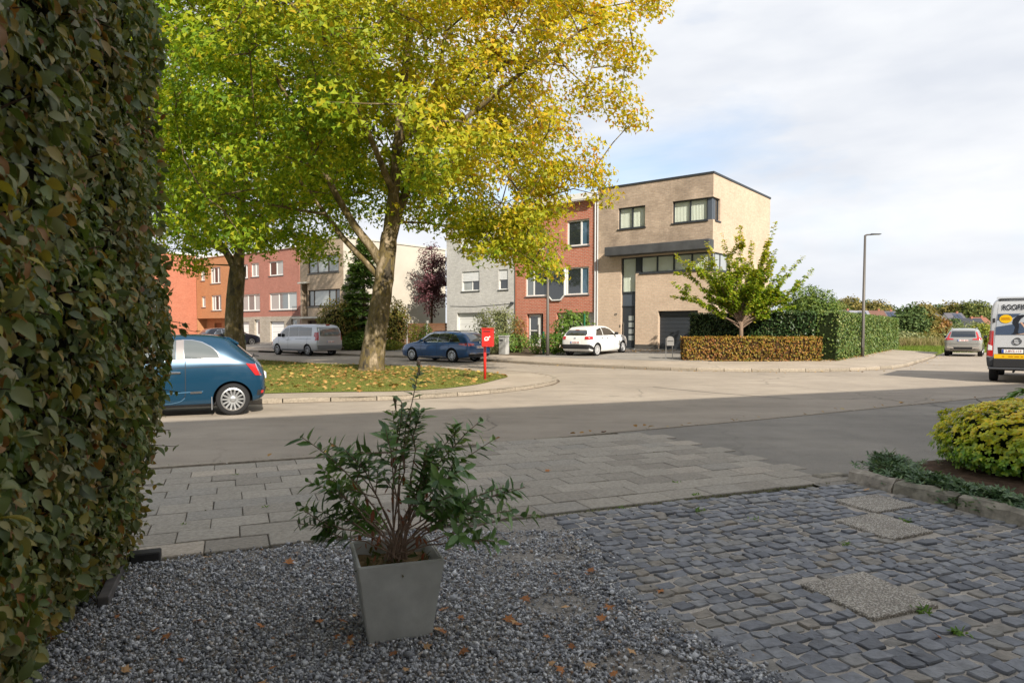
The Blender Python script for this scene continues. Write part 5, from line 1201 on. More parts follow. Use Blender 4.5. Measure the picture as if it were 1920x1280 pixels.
# --- young cherry behind the copper hedge: fountain of straight shoots strung with leaves
def shoot_tree(name, label, base, h0, shoots, mat, bark, lsize, per, trunk_r=.09):
    t = thing(name, label, 'tree', base); bp = Vector(base); mb = MB(); top = bp + Vector((0, 0, h0))
    mb.tube([bp - Vector((0, 0, .1)), bp.lerp(top, .5) + Vector((.02, 0, 0)), top], [trunk_r * 1.25, trunk_r, trunk_r * .9], 10)
    pos = []; nr = []; xd = []; br = MB()
    for (dx, dy, dz, st) in shoots:
        a = bp.lerp(top, st); e = bp + Vector((dx, dy, dz)); L = (e - a).length
        pts = []
        for k in range(9):
            s_ = k / 8; q = a.lerp(e, s_); q.z += .16 * L * math.sin(math.pi * s_) * (.6 if dz < 3.2 else -.35); q += Vector((random.gauss(0, .03), random.gauss(0, .03), random.gauss(0, .03))) * s_; pts.append(q)
        br.tube(pts, [max(.035 * (1 - k / 8.5), .006) for k in range(9)], 6, False)
        segs = [(pts, per)]
        for _ in range(5):                                                       # side twigs
            k = random.randint(2, 6); q = pts[k]; dv = (pts[k + 1] - pts[k]).normalized(); sd = Vector((random.gauss(0, 1), random.gauss(0, 1), random.gauss(.2, .5))).normalized()
            e2 = q + (dv * .8 + sd * .6).normalized() * random.uniform(.3, .8); tp = [q.lerp(e2, s_ / 4) for s_ in range(5)]; br.tube(tp, [.012, .01, .008, .006, .004], 5, False); segs.append((tp, per // 3))
        for P, n in segs:
            for _ in range(n):
                s_ = random.uniform(.22, 1.0); f = s_ * (len(P) - 1); i = min(int(f), len(P) - 2); q = P[i].lerp(P[i + 1], f - i); dv = (P[i + 1] - P[i]).normalized()
                sd = Vector((random.gauss(0, 1), random.gauss(0, 1), random.gauss(0, 1))); sd = (sd - dv * sd.dot(dv)).normalized()
                pos.append(tuple(q + sd * random.uniform(.0, .05))); x = (dv * .5 + sd + Vector((0, 0, -.35))).normalized(); xd.append(tuple(x)); nr.append((random.gauss(0, .5), random.gauss(0, .5), 1.0))
    mb.build('trunk', bark, t, True); br.build('branches', bark, t)
    fr = frames_from(np.array(nr), xdir=np.array(xd)); me = stamp('crown', LEAF_OVATE[0], LEAF_OVATE[1], pos, fr, lsize * RNG.uniform(.7, 1.25, len(pos)), mat); o = link('crown', me, t); o['kind'] = 'stuff'
    for ch in t.children: ch.matrix_parent_inverse = Matrix.Translation(bp).inverted()
    return t
CHERRY = leafmat('cherry_leaves', [(0, (.13, .23, .025)), (.4, (.24, .36, .035)), (.75, (.36, .45, .045)), (1, (.50, .44, .05))], .5, .45, .3, [(0, (.28, .36, .035)), (.5, (.48, .48, .045)), (1, (.56, .42, .05))], ((0, 0, 1), 3.2, 6.5), .8)
sh = []
B = (10.45, 31.2, .2)
for px_, z_ in ((-2.9, 4.7), (-2.95, 3.5), (-2.9, 2.85), (-2.2, 4.3), (-1.6, 5.2), (-.9, 5.6), (-.35, 5.9), (.2, 5.2), (.75, 5.3), (.95, 6.0), (1.4, 5.0), (2.0, 4.2), (2.6, 4.6), (3.1, 4.05), (2.4, 3.6), (2.6, 2.7), (2.2, 2.3), (1.6, 3.5), (-1.3, 3.9), (-.5, 4.4), (.5, 4.2), (1.0, 3.0), (-.8, 3.0), (1.9, 3.0)):
    sh.append((px_ * 1.06, random.uniform(-1.3, 1.3), z_ + .1, random.uniform(.68, 1.0)))
for _ in range(18): a = random.uniform(0, 6.28); sh.append((math.cos(a) * random.uniform(.8, 2.2), math.sin(a) * random.uniform(1, 2.4), random.uniform(2.6, 5.0), random.uniform(.7, 1)))
shoot_tree('young_tree', 'young green cherry tree with fountain of shoots behind the copper hedge', B, 2.05, sh, CHERRY, simple('cherry_bark', (.20, .14, .10), .8, .2, var=.2, vscale=8), .135, 215)

# --- hedges as boxes of leaves
def hedge(name, label, path, wd, z0, z1, leaf, mat, size, dens, core=(.02, .022, .012), bulge=.05, group='hedges', jit=.06, top=True, twigs=True, noise_s=1.2, lean=0.):
    """clipped hedge along a ground path; leaves cover sides, ends and top around a dark twiggy core"""
    t = thing(name, label, 'hedge', (path[0][0], path[0][1], z0), 0, group); bp = Vector((path[0][0], path[0][1], z0))
    P = [Vector(p) for p in path]; hw = wd / 2
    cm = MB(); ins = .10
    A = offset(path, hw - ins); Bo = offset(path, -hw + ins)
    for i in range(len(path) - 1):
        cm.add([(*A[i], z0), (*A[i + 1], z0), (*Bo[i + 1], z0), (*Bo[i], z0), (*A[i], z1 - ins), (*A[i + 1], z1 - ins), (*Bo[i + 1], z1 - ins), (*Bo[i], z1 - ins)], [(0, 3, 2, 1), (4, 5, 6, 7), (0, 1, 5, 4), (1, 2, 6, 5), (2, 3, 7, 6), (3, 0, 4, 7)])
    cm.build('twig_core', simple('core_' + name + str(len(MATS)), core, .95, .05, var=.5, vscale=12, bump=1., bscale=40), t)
    pos = []; nr = []
    A = offset(path, hw); Bo = offset(path, -hw); H = z1 - z0
    def face(p0, p1, n, z0_, z1_):
        L = (p1 - p0).length; k = int(L * (z1_ - z0_) * dens)
        for _ in range(k):
            s_, z_ = random.random(), random.uniform(z0_, z1_); q = p0.lerp(p1, s_); d = -abs(random.gauss(0, jit)) + bulge * nz((q.x, q.y, z_), noise_s) + random.random() * .02
            pos.append((q.x + n.x * d, q.y + n.y * d, z_)); nr.append((n.x, n.y, .25))
    for i in range(len(path) - 1):
        t_ = (P[i + 1] - P[i]).normalized(); n = Vector((-t_.y, t_.x))
        face(Vector(A[i]), Vector(A[i + 1]), n, z0, z1); face(Vector(Bo[i]), Vector(Bo[i + 1]), -n, z0, z1)
        if top:
            k = int((P[i + 1] - P[i]).length * wd * dens)
            for _ in range(k):
                s_, w_ = random.random(), random.uniform(-hw, hw); q = P[i].lerp(P[i + 1], s_) + n * w_
                pos.append((q.x, q.y, z1 - abs(random.gauss(0, jit)) + bulge * nz((q.x, q.y, z1), noise_s))); nr.append((0, 0, 1))
    for e, i0, i1 in ((0, 0, 1), (-1, -1, -2)):
        n = (P[i0] - P[i1]).normalized(); face(Vector(A[e]), Vector(Bo[e]), n, z0, z1)
    pos = np.array(pos); nr = np.array(nr); k = len(pos)
    fr = frames_from(unit(nr + RNG.normal(0, .55, (k, 3))), xdir=np.array([0, 0, -1.0]) + RNG.normal(0, .7, (k, 3)))
    me = stamp('foliage', leaf[0], leaf[1], pos, fr, size * RNG.uniform(.65, 1.3, k), mat); o = link('foliage', me, t); o['kind'] = 'stuff'
    for ch in t.children: ch.matrix_parent_inverse = Matrix.Translation(bp).inverted()
    return t, pos, fr
COPPER = leafmat('copper_beech_leaves', [(0, (.12, .12, .02)), (.3, (.24, .16, .03)), (.6, (.34, .15, .04)), (.85, (.36, .12, .05)), (1, (.20, .07, .035))], .35, .5, .3, [(0, (.18, .19, .02)), (.5, (.33, .23, .03)), (1, (.40, .18, .05))], None, .9)
LAUREL = leafmat('green_hedge_leaves', [(0, (.05, .10, .02)), (.4, (.10, .17, .035)), (.75, (.17, .23, .055)), (1, (.27, .28, .09))], .25, .42, .4)
LAUREL_SHADE = leafmat('shaded_hedge_leaves', [(0, (.02, .05, .015)), (.4, (.04, .085, .022)), (.8, (.065, .12, .03)), (1, (.12, .12, .04))], .2, .4, .4)  # hedge green darkened, so the shade on this wing sits in the colour
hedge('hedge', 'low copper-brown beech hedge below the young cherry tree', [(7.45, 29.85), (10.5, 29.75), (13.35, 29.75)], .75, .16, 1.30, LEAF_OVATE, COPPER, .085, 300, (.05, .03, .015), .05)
hedge('hedge', 'tall green hedge behind the copper hedge, shade painted into its leaves', [(8.95, 33.9), (11.3, 32.1), (13.6, 30.6)], .8, .2, 2.42, LEAF_SIMPLE, LAUREL_SHADE, .10, 210, (.012, .018, .008), .06)
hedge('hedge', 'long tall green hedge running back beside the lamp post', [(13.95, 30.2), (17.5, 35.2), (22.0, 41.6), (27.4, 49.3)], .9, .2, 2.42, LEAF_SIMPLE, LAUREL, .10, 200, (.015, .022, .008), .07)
BOXL = leafmat('box_leaves', [(0, (.035, .06, .015)), (.5, (.07, .105, .025)), (1, (.12, .15, .04))], .2, .5, .3)
hedge('hedge', 'small clipped box hedge in front of the pink-red houses', [uv(38.9, -5.0), uv(37.0, -5.0)], .9, .25, 1.3, LEAF_SIMPLE, BOXL, .07, 260, (.03, .04, .015), .03)

# --- near hornbeam hedge, floor to above the frame, on the left
HORN = leafmat('hornbeam_leaves', [(0, (.06, .10, .022)), (.35, (.12, .18, .04)), (.62, (.18, .235, .06)), (.8, (.27, .28, .13)), (.92, (.33, .29, .05)), (.97, (.36, .19, .04)), (1, (.20, .08, .035))], .3, .45, .4, [(0, (.07, .085, .03)), (.4, (.14, .155, .055)), (.7, (.24, .21, .11)), (.88, (.30, .22, .05)), (1, (.24, .09, .04))], None, 2.2)
hp = [Vector((-.86, .55)), Vector((-1.38, 1.9)), Vector((-1.85, 3.2)), Vector((-2.27, 4.6))]        # right-hand face, eye height
def near_hedge():
    t = thing('hedge', 'tall hornbeam hedge filling the left edge, turning brown', 'hedge', (-2.6, 4.4, 0), 0, 'hedges'); bp = Vector((-2.6, 4.4, 0))
    off_ = Vector((-.93, -.36)).normalized()
    def prof(z): return -.36 * max(0, 1 - z / 1.75) ** 1.15 + .05 * math.sin(z * 1.9 + .4) - (.11 * (z - 2.5) if z > 2.5 else 0)
    pos = []; nr = []; H = 4.35
    def pt(s_, z):
        f = s_ * 3; i = min(int(f), 2); q = hp[i].lerp(hp[i + 1], f - i); d = (hp[i + 1] - hp[i]).normalized(); n = Vector((d.y, -d.x)); return q + n * prof(z), n
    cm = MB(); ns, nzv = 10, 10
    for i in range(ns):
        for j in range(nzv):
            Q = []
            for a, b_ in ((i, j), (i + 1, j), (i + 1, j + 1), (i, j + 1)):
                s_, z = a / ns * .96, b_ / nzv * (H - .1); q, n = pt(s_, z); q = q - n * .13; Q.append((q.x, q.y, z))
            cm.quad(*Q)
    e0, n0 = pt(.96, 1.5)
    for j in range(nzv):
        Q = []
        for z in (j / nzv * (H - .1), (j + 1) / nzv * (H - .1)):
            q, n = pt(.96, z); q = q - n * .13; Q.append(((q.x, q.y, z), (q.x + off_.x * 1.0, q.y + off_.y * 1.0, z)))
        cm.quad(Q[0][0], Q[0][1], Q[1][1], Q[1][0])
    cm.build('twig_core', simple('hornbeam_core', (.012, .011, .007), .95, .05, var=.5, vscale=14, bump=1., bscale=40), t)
    for _ in range(31000):
        s_, z = random.random() ** .85, random.uniform(.03, H); q, n = pt(s_, z); d = -abs(random.gauss(0, .075)) + .10 * nz((q.x * 1., q.y, z), 2.0) + .05 * nz((q.x, q.y, z), 6)
        pos.append((q.x + n.x * d, q.y + n.y * d, z)); nr.append((n.x, n.y, .3))
    fw = Vector((-off_.y, off_.x)); fw = fw if fw.y > 0 else -fw
    for _ in range(6500):
        q, n = pt(1, random.uniform(.03, H)); z = random.uniform(.03, H); q, n = pt(1.0, z); w_ = random.random() * 1.1; d = -abs(random.gauss(0, .05)) + .05 * nz((q.x, q.y, z), 3)
        pos.append((q.x + off_.x * w_ + fw.x * d, q.y + off_.y * w_ + fw.y * d, z)); nr.append((fw.x, fw.y, .3))
    # a few shoots sticking out of the clipped face
    tw = MB()
    for (s_, z, L) in ((.99, 1.60, .20), (.985, 1.64, .14), (.96, .93, .10), (.98, .82, .14), (.97, 2.1, .14), (.9, 2.9, .12), (.99, .55, .1), (.95, 1.2, .14), (.96, 3.3, .12), (.92, .4, .1)):
        q, n = pt(s_, z); dv = Vector((n.x * .8 + .1, n.y * .8 + .25, random.uniform(-.25, .1))).normalized(); a = Vector((q.x, q.y, z)); e = a + dv * L
        tw.tube([a - dv * .15, a, e], [.003, .0028, .0015], 5)
        for k in range(int(L / .03)):
            p = a.lerp(e, random.uniform(.1, 1)); pos.append(tuple(p)); nr.append((random.gauss(0, .6), random.gauss(0, .6), .7))
    for _ in range(220):
        s_, z = random.random(), random.uniform(.05, H); q, n = pt(s_, z); a = Vector((q.x - n.x * .12, q.y - n.y * .12, z)); e = Vector((q.x + n.x * .01, q.y + n.y * .01, z + random.uniform(-.05, .15))); tw.tube([a, a.lerp(e, .5) + Vector((random.gauss(0, .02), random.gauss(0, .02), .01)), e], [.005, .004, .002], 5, False)
    tw.build('shoots', TWIG, t)['kind'] = 'stuff'
    pos = np.array(pos); nr = np.array(nr); k = len(pos)
    fr = frames_from(unit(nr + RNG.normal(0, .62, (k, 3))), xdir=np.array([0.1, .3, -.6]) + RNG.normal(0, .75, (k, 3))); sz = .050 * RNG.lognormal(0, .27, k)
    dist = np.linalg.norm(pos - np.array([0, 0, CAM_H]), axis=1); vis_ = (pos[:, 1] > .3) & (np.abs(pos[:, 0]) < .76 * pos[:, 1]) & (np.abs(pos[:, 2] - CAM_H) < .5 * pos[:, 1])
    q_, outd = None, None
    order = np.argsort(np.where(vis_, dist, 99)); near = order[:300]; rest_ = np.setdiff1d(np.arange(k), near)
    ov = np.array(LEAF_HORN[0], float)
    me = stamp('foliage', ov, LEAF_HORN[1], pos[rest_], fr[rest_], sz[rest_], HORN); o = link('foliage', me, t); o['kind'] = 'stuff'
    def one(nm, c): return leafmat(nm, [(0, c), (1, c)], .3, .5, .35)
    ms = [one('hornbeam_leaf_a', (.14, .18, .045)), one('hornbeam_leaf_b', (.22, .23, .10)), one('hornbeam_leaf_c', (.29, .25, .13)), one('hornbeam_leaf_d', (.19, .21, .07)), one('hornbeam_leaf_e', (.34, .29, .045)), one('hornbeam_leaf_f', (.10, .14, .04)), one('hornbeam_leaf_g', (.28, .14, .05))]
    inst_leaves(t, (ov, LEAF_HORN[1]), pos[near], fr[near], sz[near], ms, variants=7)
    for ch in t.children:
        if ch.name.startswith('leaf'): ch.location = Vector(ch.location) - bp
        else: ch.matrix_parent_inverse = Matrix.Translation(bp).inverted()
near_hedge()

# --- generic shrubs and far trees
def shrub(name, label, base, rad, n, leaf, mat, size, cat='shrub', group=None, stems=5, low=.0, shape=1., core=None, up=.35, spikes=0., seed=1, inner=.72, barkm=None, wob=.22):
    t = thing(name, label, cat, base, 0, group); bx_, by_, bz_ = base; pos = []; nr = []; rr = random.Random(seed * 13 + 5)
    c = Vector((0, 0, rad[2] * (1 - low)))
    while len(pos) < n:
        v = Vector((rr.gauss(0, 1), rr.gauss(0, 1), rr.gauss(0, 1))).normalized(); r = inner + (1 - inner) * rr.random() if rr.random() < .8 else rr.uniform(.3, 1)
        bl = 1 + wob * nz(v * 2.6 + Vector((seed * 3.1, 0, 0)), 1) + wob * .5 * nz(v * 6 + Vector((seed, 1, 0)), 1)
        p = Vector((v.x * rad[0], v.y * rad[1], v.z * rad[2])) * r * bl
        if shape != 1.: k = max(0., 1 - (p.z + rad[2]) / (2 * rad[2])); p.x *= k ** shape * 1.6; p.y *= k ** shape * 1.6
        p = p + c
        if p.z < .03: continue
        pos.append((p.x, p.y, p.z)); nr.append((v.x, v.y, v.z * .6 + up))
    m = MB()
    for k in range(stems):
        a = rr.uniform(0, 6.28); e = Vector((math.cos(a) * rad[0] * .5, math.sin(a) * rad[1] * .5, rad[2] * 1.3)); m.tube([(0, 0, -.05), e * .4 + Vector((0, 0, .1)), e], [max(.02, rad[2] * .03), rad[2] * .02, .008], 6, False)
    m.build('stems' if stems > 1 else 'trunk', barkm or BARK, t)
    if core is not None:
        mc = MB(); prof = [(max(.02, rad[0] * core[1] * math.sin(math.pi * (i + .5) / 8)), c.z - rad[2] * core[1] * math.cos(math.pi * (i + .5) / 8)) for i in range(8)]
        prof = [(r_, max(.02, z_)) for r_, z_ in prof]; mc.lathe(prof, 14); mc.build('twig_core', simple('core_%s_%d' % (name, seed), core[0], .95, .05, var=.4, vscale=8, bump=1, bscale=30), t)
    pos = np.array(pos); nr = np.array(nr); k = len(pos)
    fr = frames_from(unit(unit(nr) + RNG.normal(0, .5, (k, 3)))); me = stamp('crown', leaf[0], leaf[1], pos, fr, size * RNG.uniform(.6, 1.3, k), mat); o = link('crown', me, t); o['kind'] = 'stuff'
    return t
# --- shrubs of the opposite gardens
BEECHC = leafmat('hornbeam_column_leaves', [(0, (.09, .11, .02)), (.5, (.19, .19, .035)), (.85, (.28, .21, .045)), (1, (.26, .13, .04))], .3, .5, .3)
GREENL = leafmat('garden_green', [(0, (.06, .12, .022)), (.5, (.12, .21, .035)), (1, (.22, .30, .06))], .3, .5, .3)
OLIVEL = leafmat('olive_green', [(0, (.11, .13, .055)), (.5, (.20, .23, .095)), (1, (.32, .33, .15))], .3, .5, .3)
LIMEL = leafmat('lime_green', [(0, (.10, .15, .02)), (.5, (.20, .24, .03)), (1, (.34, .31, .04))], .35, .5, .3)
PURPL = leafmat('purple_beech', [(0, (.06, .022, .03)), (.5, (.11, .04, .052)), (1, (.18, .07, .08))], .25, .45, .3)
RUSTL = leafmat('rusty_leaves', [(0, (.14, .07, .02)), (.5, (.24, .12, .03)), (1, (.30, .18, .04))], .3, .5, .2)
def at(u, v, dz=0.): p = uv(u, v); return (p[0], p[1], zplot(u, v) + dz - .02)
shrub('shrub', 'broad hornbeam shrub between the silver minivan and the near plane trunk', at(23.5, -5.8), (1.45, 1.2, 1.72), 4200, LEAF_OVATE, BEECHC, .13, seed=2, core=((.03, .03, .012), .6))
shrub('shrub', 'narrow hornbeam shrub just past the near plane trunk', at(19.5, -4.2), (.85, .85, 1.65), 2600, LEAF_OVATE, BEECHC, .13, seed=3, core=((.03, .03, .012), .6))
shrub('shrub', 'low green shrub at the foot of the hornbeam, behind the minivan', at(21.9, -5.6), (1.1, .7, .55), 1500, LEAF_OVATE, GREENL, .12, seed=4)
shrub('shrub', 'tall olive-green shrub in front of the grey house', at(12.0, -3.0), (1.5, 1.2, 1.28), 3800, LEAF_NARROW, OLIVEL, .16, seed=5, wob=.4)
shrub('shrub', 'reddish thin shrub beside the red house door', at(10.7, -2.6), (.55, .5, .95), 700, LEAF_OVATE, RUSTL, .10, seed=6)
shrub('shrub', 'bushy green shrub below the red house door', at(10.0, -4.2), (1.2, .8, .55), 1700, LEAF_OVATE, GREENL, .11, seed=7)
shrub('shrub', 'grey-green cushion shrub beside the white utility cabinet', at(10.2, -5.7), (.8, .6, .38), 900, LEAF_NARROW, OLIVEL, .10, seed=8)
shrub('shrub', 'climbing fig-like shrub over the garage of the red house', at(6.6, -3.0), (1.05, .75, 1.15), 2000, LEAF_PLANE, GREENL, .15, seed=9, wob=.4)
shrub('shrub', 'bright green bush between the lamp post and the white hatchback', at(6.35, -5.1), (.75, .6, .60), 1300, LEAF_OVATE, leafmat('fresh_green', [(0, (.05, .11, .015)), (1, (.14, .24, .03))], .35, .5, .3), .11, seed=10)
shrub('shrub', 'rose bush at the foot of the near lamp post', at(7.6, -5.0), (.5, .45, .55), 600, LEAF_OVATE, GREENL, .09, seed=11)
shrub('shrub', 'yellowing shrub in front of the plank fence', at(19.9, -2.2), (.45, .4, .85), 700, LEAF_OVATE, LIMEL, .10, seed=12)
shrub('shrub', 'green shrub against the plank fence beside the grey house', at(18.6, -2.4), (.5, .45, .8), 800, LEAF_OVATE, GREENL, .10, seed=13)
shrub('shrub', 'low yellow-green plants behind the bonnet of the estate car', at(18.9, -5.2), (.9, .5, .35), 800, LEAF_OVATE, LIMEL, .10, seed=14)
shrub('round_tree', 'rounded bright green tree behind the tall hedge, right of the cherry', (20.2, 46.5, 0), (2.2, 2.2, 2.3), 6500, LEAF_NARROW, leafmat('willow_green', [(0, (.05, .10, .016)), (.6, (.11, .17, .025)), (1, (.2, .25, .04))], .3, .5, .3), .24, 'tree', seed=15, core=((.03, .045, .01), .7))
# purple beech behind the fence
PB = uv(22.7, 2.2)
cl = crown_points(105, (PB[0], PB[1], 5.3), (1.5, 1.5, 2.6), None, .3, .5, .5, .5, None, 21)
make_tree('purple_tree', 'dark purple-leaved tree in front of the cream side wall', (PB[0], PB[1], .4), [([(PB[0], PB[1], .3), (PB[0], PB[1], 2.5), (PB[0] + .1, PB[1], 5.5), (PB[0], PB[1], 7.4)], .13, .03)], cl, LEAF_OVATE, PURPL, BARK, 70, .15, .6)
# spruce
SPR = leafmat('spruce_needles', [(0, (.05, .10, .03)), (.5, (.10, .18, .04)), (1, (.20, .28, .06))], .15, .6, .2)
def spruce(label, base, H, rad):
    t = thing('spruce_tree', label, 'tree', base); m = MB(); m.tube([(0, 0, -.1), (0, 0, H * .5), (0, 0, H)], [.16, .10, .02], 8); m.build('trunk', BARK, t)
    pos = []; nr = []; xd = []; b = MB()
    for k in range(230):
        z = H * (.05 + .93 * random.random()); L = rad * (1 - z / H) ** .85 * random.uniform(.75, 1.15) + .15; a = random.uniform(0, 6.283)
        dv = Vector((math.cos(a), math.sin(a), 0)); p0 = Vector((0, 0, z)); pts = [p0 + dv * L * s_ + Vector((0, 0, -.30 * L * s_ + .22 * L * s_ * s_)) for s_ in (0, .35, .7, 1)]; b.tube(pts, [.03, .02, .012, .006], 5, False)
        for _ in range(int(60 * L) + 12):
            s_ = random.uniform(.15, 1); f = s_ * 3; i = min(int(f), 2); q = pts[i].lerp(pts[i + 1], f - i); w = .34 * L * (1 - s_ * .7); sd = random.uniform(-1, 1); pr_ = Vector((-dv.y, dv.x, 0))
            q = q + pr_ * sd * w + Vector((0, 0, -abs(sd) * .12 - random.random() * .08)); pos.append(tuple(q)); xd.append(tuple(dv * .6 + pr_ * (1 if sd > 0 else -1) * .8 + Vector((0, 0, -.35)))); nr.append((random.gauss(0, .3), random.gauss(0, .3), 1))
    b.build('branches', BARK, t)
    me = stamp('needles', LEAF_NARROW[0], LEAF_NARROW[1], pos, frames_from(np.array(nr), xdir=np.array(xd)), .30 * RNG.uniform(.7, 1.3, len(pos)), SPR); o = link('needles', me, t); o['kind'] = 'stuff'
spruce('green spruce standing behind the near plane trunk, beside the tan house', at(22.7, -4.2), 7.6, 2.3)

# --- plank fence with concrete posts between grey and tan houses
fp0 = uv(25.3, .2); f = thing('plank_fence', 'brown plank fence with concrete posts beside the grey house', 'fence', (fp0[0], fp0[1], .45), ROW_RZ)
FENCEW = islandmat('fence_plank', [(0, (.17, .085, .05)), (.5, (.23, .12, .07)), (1, (.29, .16, .10))], .85, .15, .3, 30, obj_random=True)
pk = MB(); pk.box(0, 0, 0, 1.93, .03, .186); pkm = pk.mesh('plank', FENCEW); po = MB(); po.box(-.06, -.05, -.3, .06, .08, 1.78); pom = po.mesh('post', CONCR)
for i in range(4):
    if i < 4: link('post', pom, f, (i * 2.08, 0, 0))
    if i < 3:
        for j in range(8): link('plank', pkm, f, (i * 2.08 + .075, random.uniform(-.004, .004), .04 + j * .195))

# --- street furniture
def lamp_post(label, loc, H, head, rz):
    t = thing('street_lamp', label, 'street lamp', loc, rz, 'grey street lamps'); g = simple('lamp_grey', (.115, .105, .095), .5, .4, .3)
    m = MB(); m.tube([(0, 0, -.05), (0, 0, 1.0), (0, 0, H)], [.085, .08, .052], 14); m.build('pole', g, t, True)
    m = MB(); m.lathe([(.12, 0), (.12, .03), (.095, .05)], 16); m.build('base_plate', g, t); m = MB(); m.box(-.05, -.088, .5, .05, -.06, .95); m.build('service_door', g, t)
    m = MB(); m.tube([(0, 0, H - .02), (.08, 0, H + .02), (head * .45, 0, H + .03)], [.045, .04, .035], 8); m.build('arm', g, t)
    m = MB(); m.slab([(head * .35, H), (head, H + .02), (head, H + .045), (head * .35, H + .075)], -.10, .10); l = m.build('lamp_head', simple('lamp_dark', (.05, .05, .052), .5), t, bevel=.01)
    m = MB(); m.box(head * .5, -.07, H + .002, head * .9, .07, H + .008); m.build('lens', WLENS, l)
lamp_post('tall grey street lamp in front of the red brick house', (*uv(6.2, -5.95), .2), 6.35, .62, ang((-.62, -.78)))
lamp_post('tall grey street lamp beside the long green hedge', (17.62, 34.3, .2), 6.08, .72, ang((.95, -.3)))
RED = simple('post_red', (.62, .025, .02), .35, .4, coat=.4)
pb = thing('post_box', 'red letter box on a red pole at the tip of the grass island', 'post box', (-.80, 20.15, .1), R(-14))
m = MB(); m.tube([(0, 0, -.05), (0, 0, 1.42)], .042, 12); m.build('pole', RED, pb, True)
m = MB(); m.box(-.03, -.26, .98, .30, -.045, 1.50); bx = m.build('box', RED, pb, bevel=.018)
m = MB(); m.slab([(-.045, 1.505), (.315, 1.505), (.315, 1.53), (-.045, 1.53)], -.285, -.03); m.build('lid', RED, bx, bevel=.008)
m = MB(); m.box(.03, -.269, 1.42, .245, -.261, 1.445); m.build('slot', BLACKP, bx)
m = MB(); WH = simple('emblem_white', (.8, .8, .78), .5)
m.tube([(.130 + .062 * math.cos(a), -.265, 1.215 + .048 * math.sin(a)) for a in [R(20) + i * R(340) / 16 for i in range(17)]], .013, 6)
m.tube([(.135, -.265, 1.20), (.175, -.265, 1.235), (.235, -.265, 1.285)], [.010, .013, .024], 6); m.tube([(.075, -.265, 1.16), (.12, -.265, 1.185)], .012, 6); m.build('horn_emblem', WH, bx)
m = MB(); m.box(-.02, -.047, 1.05, .06, .03, 1.12); m.box(-.02, -.047, 1.33, .06, .03, 1.40); m.build('bracket', RED, pb)
lb = thing('letterbox', 'steel letterbox with rounded lid at the end of the copper hedge', 'letterbox', (6.98, 30.35, .22), R(-8)); ST = simple('satin_steel', (.45, .44, .43), .35, .5, .8)
m = MB(); m.tube([(-.13, 0, -.1), (-.13, 0, .98)], .018, 8); m.build('pole', ST, lb); m = MB(); m.tube([(.15, 0, -.1), (.15, 0, .7)], .018, 8); m.build('pole', ST, lb)
m = MB(); m.slab([(-.11, .66), (.2, .66), (.2, .92)] + [(.045 + .155 * math.cos(a), .92 + .15 * math.sin(a)) for a in [i * math.pi / 8 for i in range(1, 8)]] + [(-.11, .92)], -.16, .16); m.build('box', ST, lb)
m = MB(); m.box(-.08, -.168, .84, .17, -.162, .87); m.build('slot', BLACKP, lb)
ub = thing('utility_cabinet', 'pale grey utility cabinet behind the red post box', 'cabinet', (*uv(9.35, -5.6), .25), ROW_RZ)
m = MB(); m.box(-.24, -.16, -.1, .24, .16, .95); m.build('body', simple('cabinet_grey', (.42, .42, .41), .6, var=.06), ub, bevel=.012); m = MB(); m.box(-.27, -.19, .95, .27, .19, 1.02); m.build('lid', MATS['cabinet_grey'], ub, bevel=.012); m = MB(); m.box(-.18, -.168, .72, .05, -.161, .8); m.build('slot', BLACKP, ub)
gp = simple('green_metal', (.02, .12, .06), .5)
for (u_, v_, hh, lb_) in ((7.0, -5.2, 1.15, 'short green metal fence post by the near lamp post'), (5.75, -3.2, 2.0, 'tall green metal fence post beside the climbing shrub')):
    p = uv(u_, v_); fp_ = thing('fence_post', lb_, 'post', (p[0], p[1], zplot(u_, v_)), ROW_RZ, 'green fence posts'); m = MB(); m.tube([(0, 0, -.1), (0, 0, hh)], .055, 8); m.build('pole', gp, fp_); m = MB(); m.lathe([(.062, hh), (.062, hh + .03), (.02, hh + .05)], 10); m.build('cap', gp, fp_)
p = uv(27, 2.0)
# --- edging by the near hedge
eb = thing('edging_block', 'dark stone edging block at the foot of the hornbeam hedge', 'block', (-2.43, 4.47, .03), R(22)); m = MB(); m.box(-.09, -.06, -.02, .09, .05, .085); m.build('block', simple('dark_stone', (.035, .034, .033), .8, var=.3, vscale=12), eb, bevel=.008)
m = MB(); m.box(-.16, -.75, -.02, -.10, -.02, .07); m.build('edging_board', simple('grey_board', (.11, .10, .095), .85, var=.3, vscale=8), eb, bevel=.005)

# --- planted border on the right
bp_ = MB(); bp_.poly([(*q, .13) for q in [(3.56, 6.78), (3.75, 6.2), (3.94, 5.74), (4.08, 5.14), (4.65, 3.3), (5.2, 1.5), (9, 3), (9, 9.2), (7.5, 8.6), (3.8, 7.2)]]); bp_.poly([(*q, .05) for q in [(3.8, 7.2), (7.5, 8.6), (7.6, 8.5), (3.8, 7.1)]])
struct(bp_.build('flower_bed', simple('bed_soil', (.10, .065, .045), .95, .1, var=.5, vscale=9, bump=1., bscale=40)))
ed = thing('stone_edging', 'mossy rough stone edging along the planted border', 'edging', (3.44, 6.77, .03))
EST_ = islandmat('edging_stone', [(0, (.20, .185, .145)), (.5, (.26, .235, .185)), (1, (.32, .285, .235))], .9, .15, .6, 22, obj_random=True, mottle=.45)
EL = [(3.40, 6.86), (3.57, 6.34), (3.80, 5.78), (3.96, 5.16), (4.13, 4.55), (4.33, 3.95), (4.52, 3.35), (4.75, 2.7)]
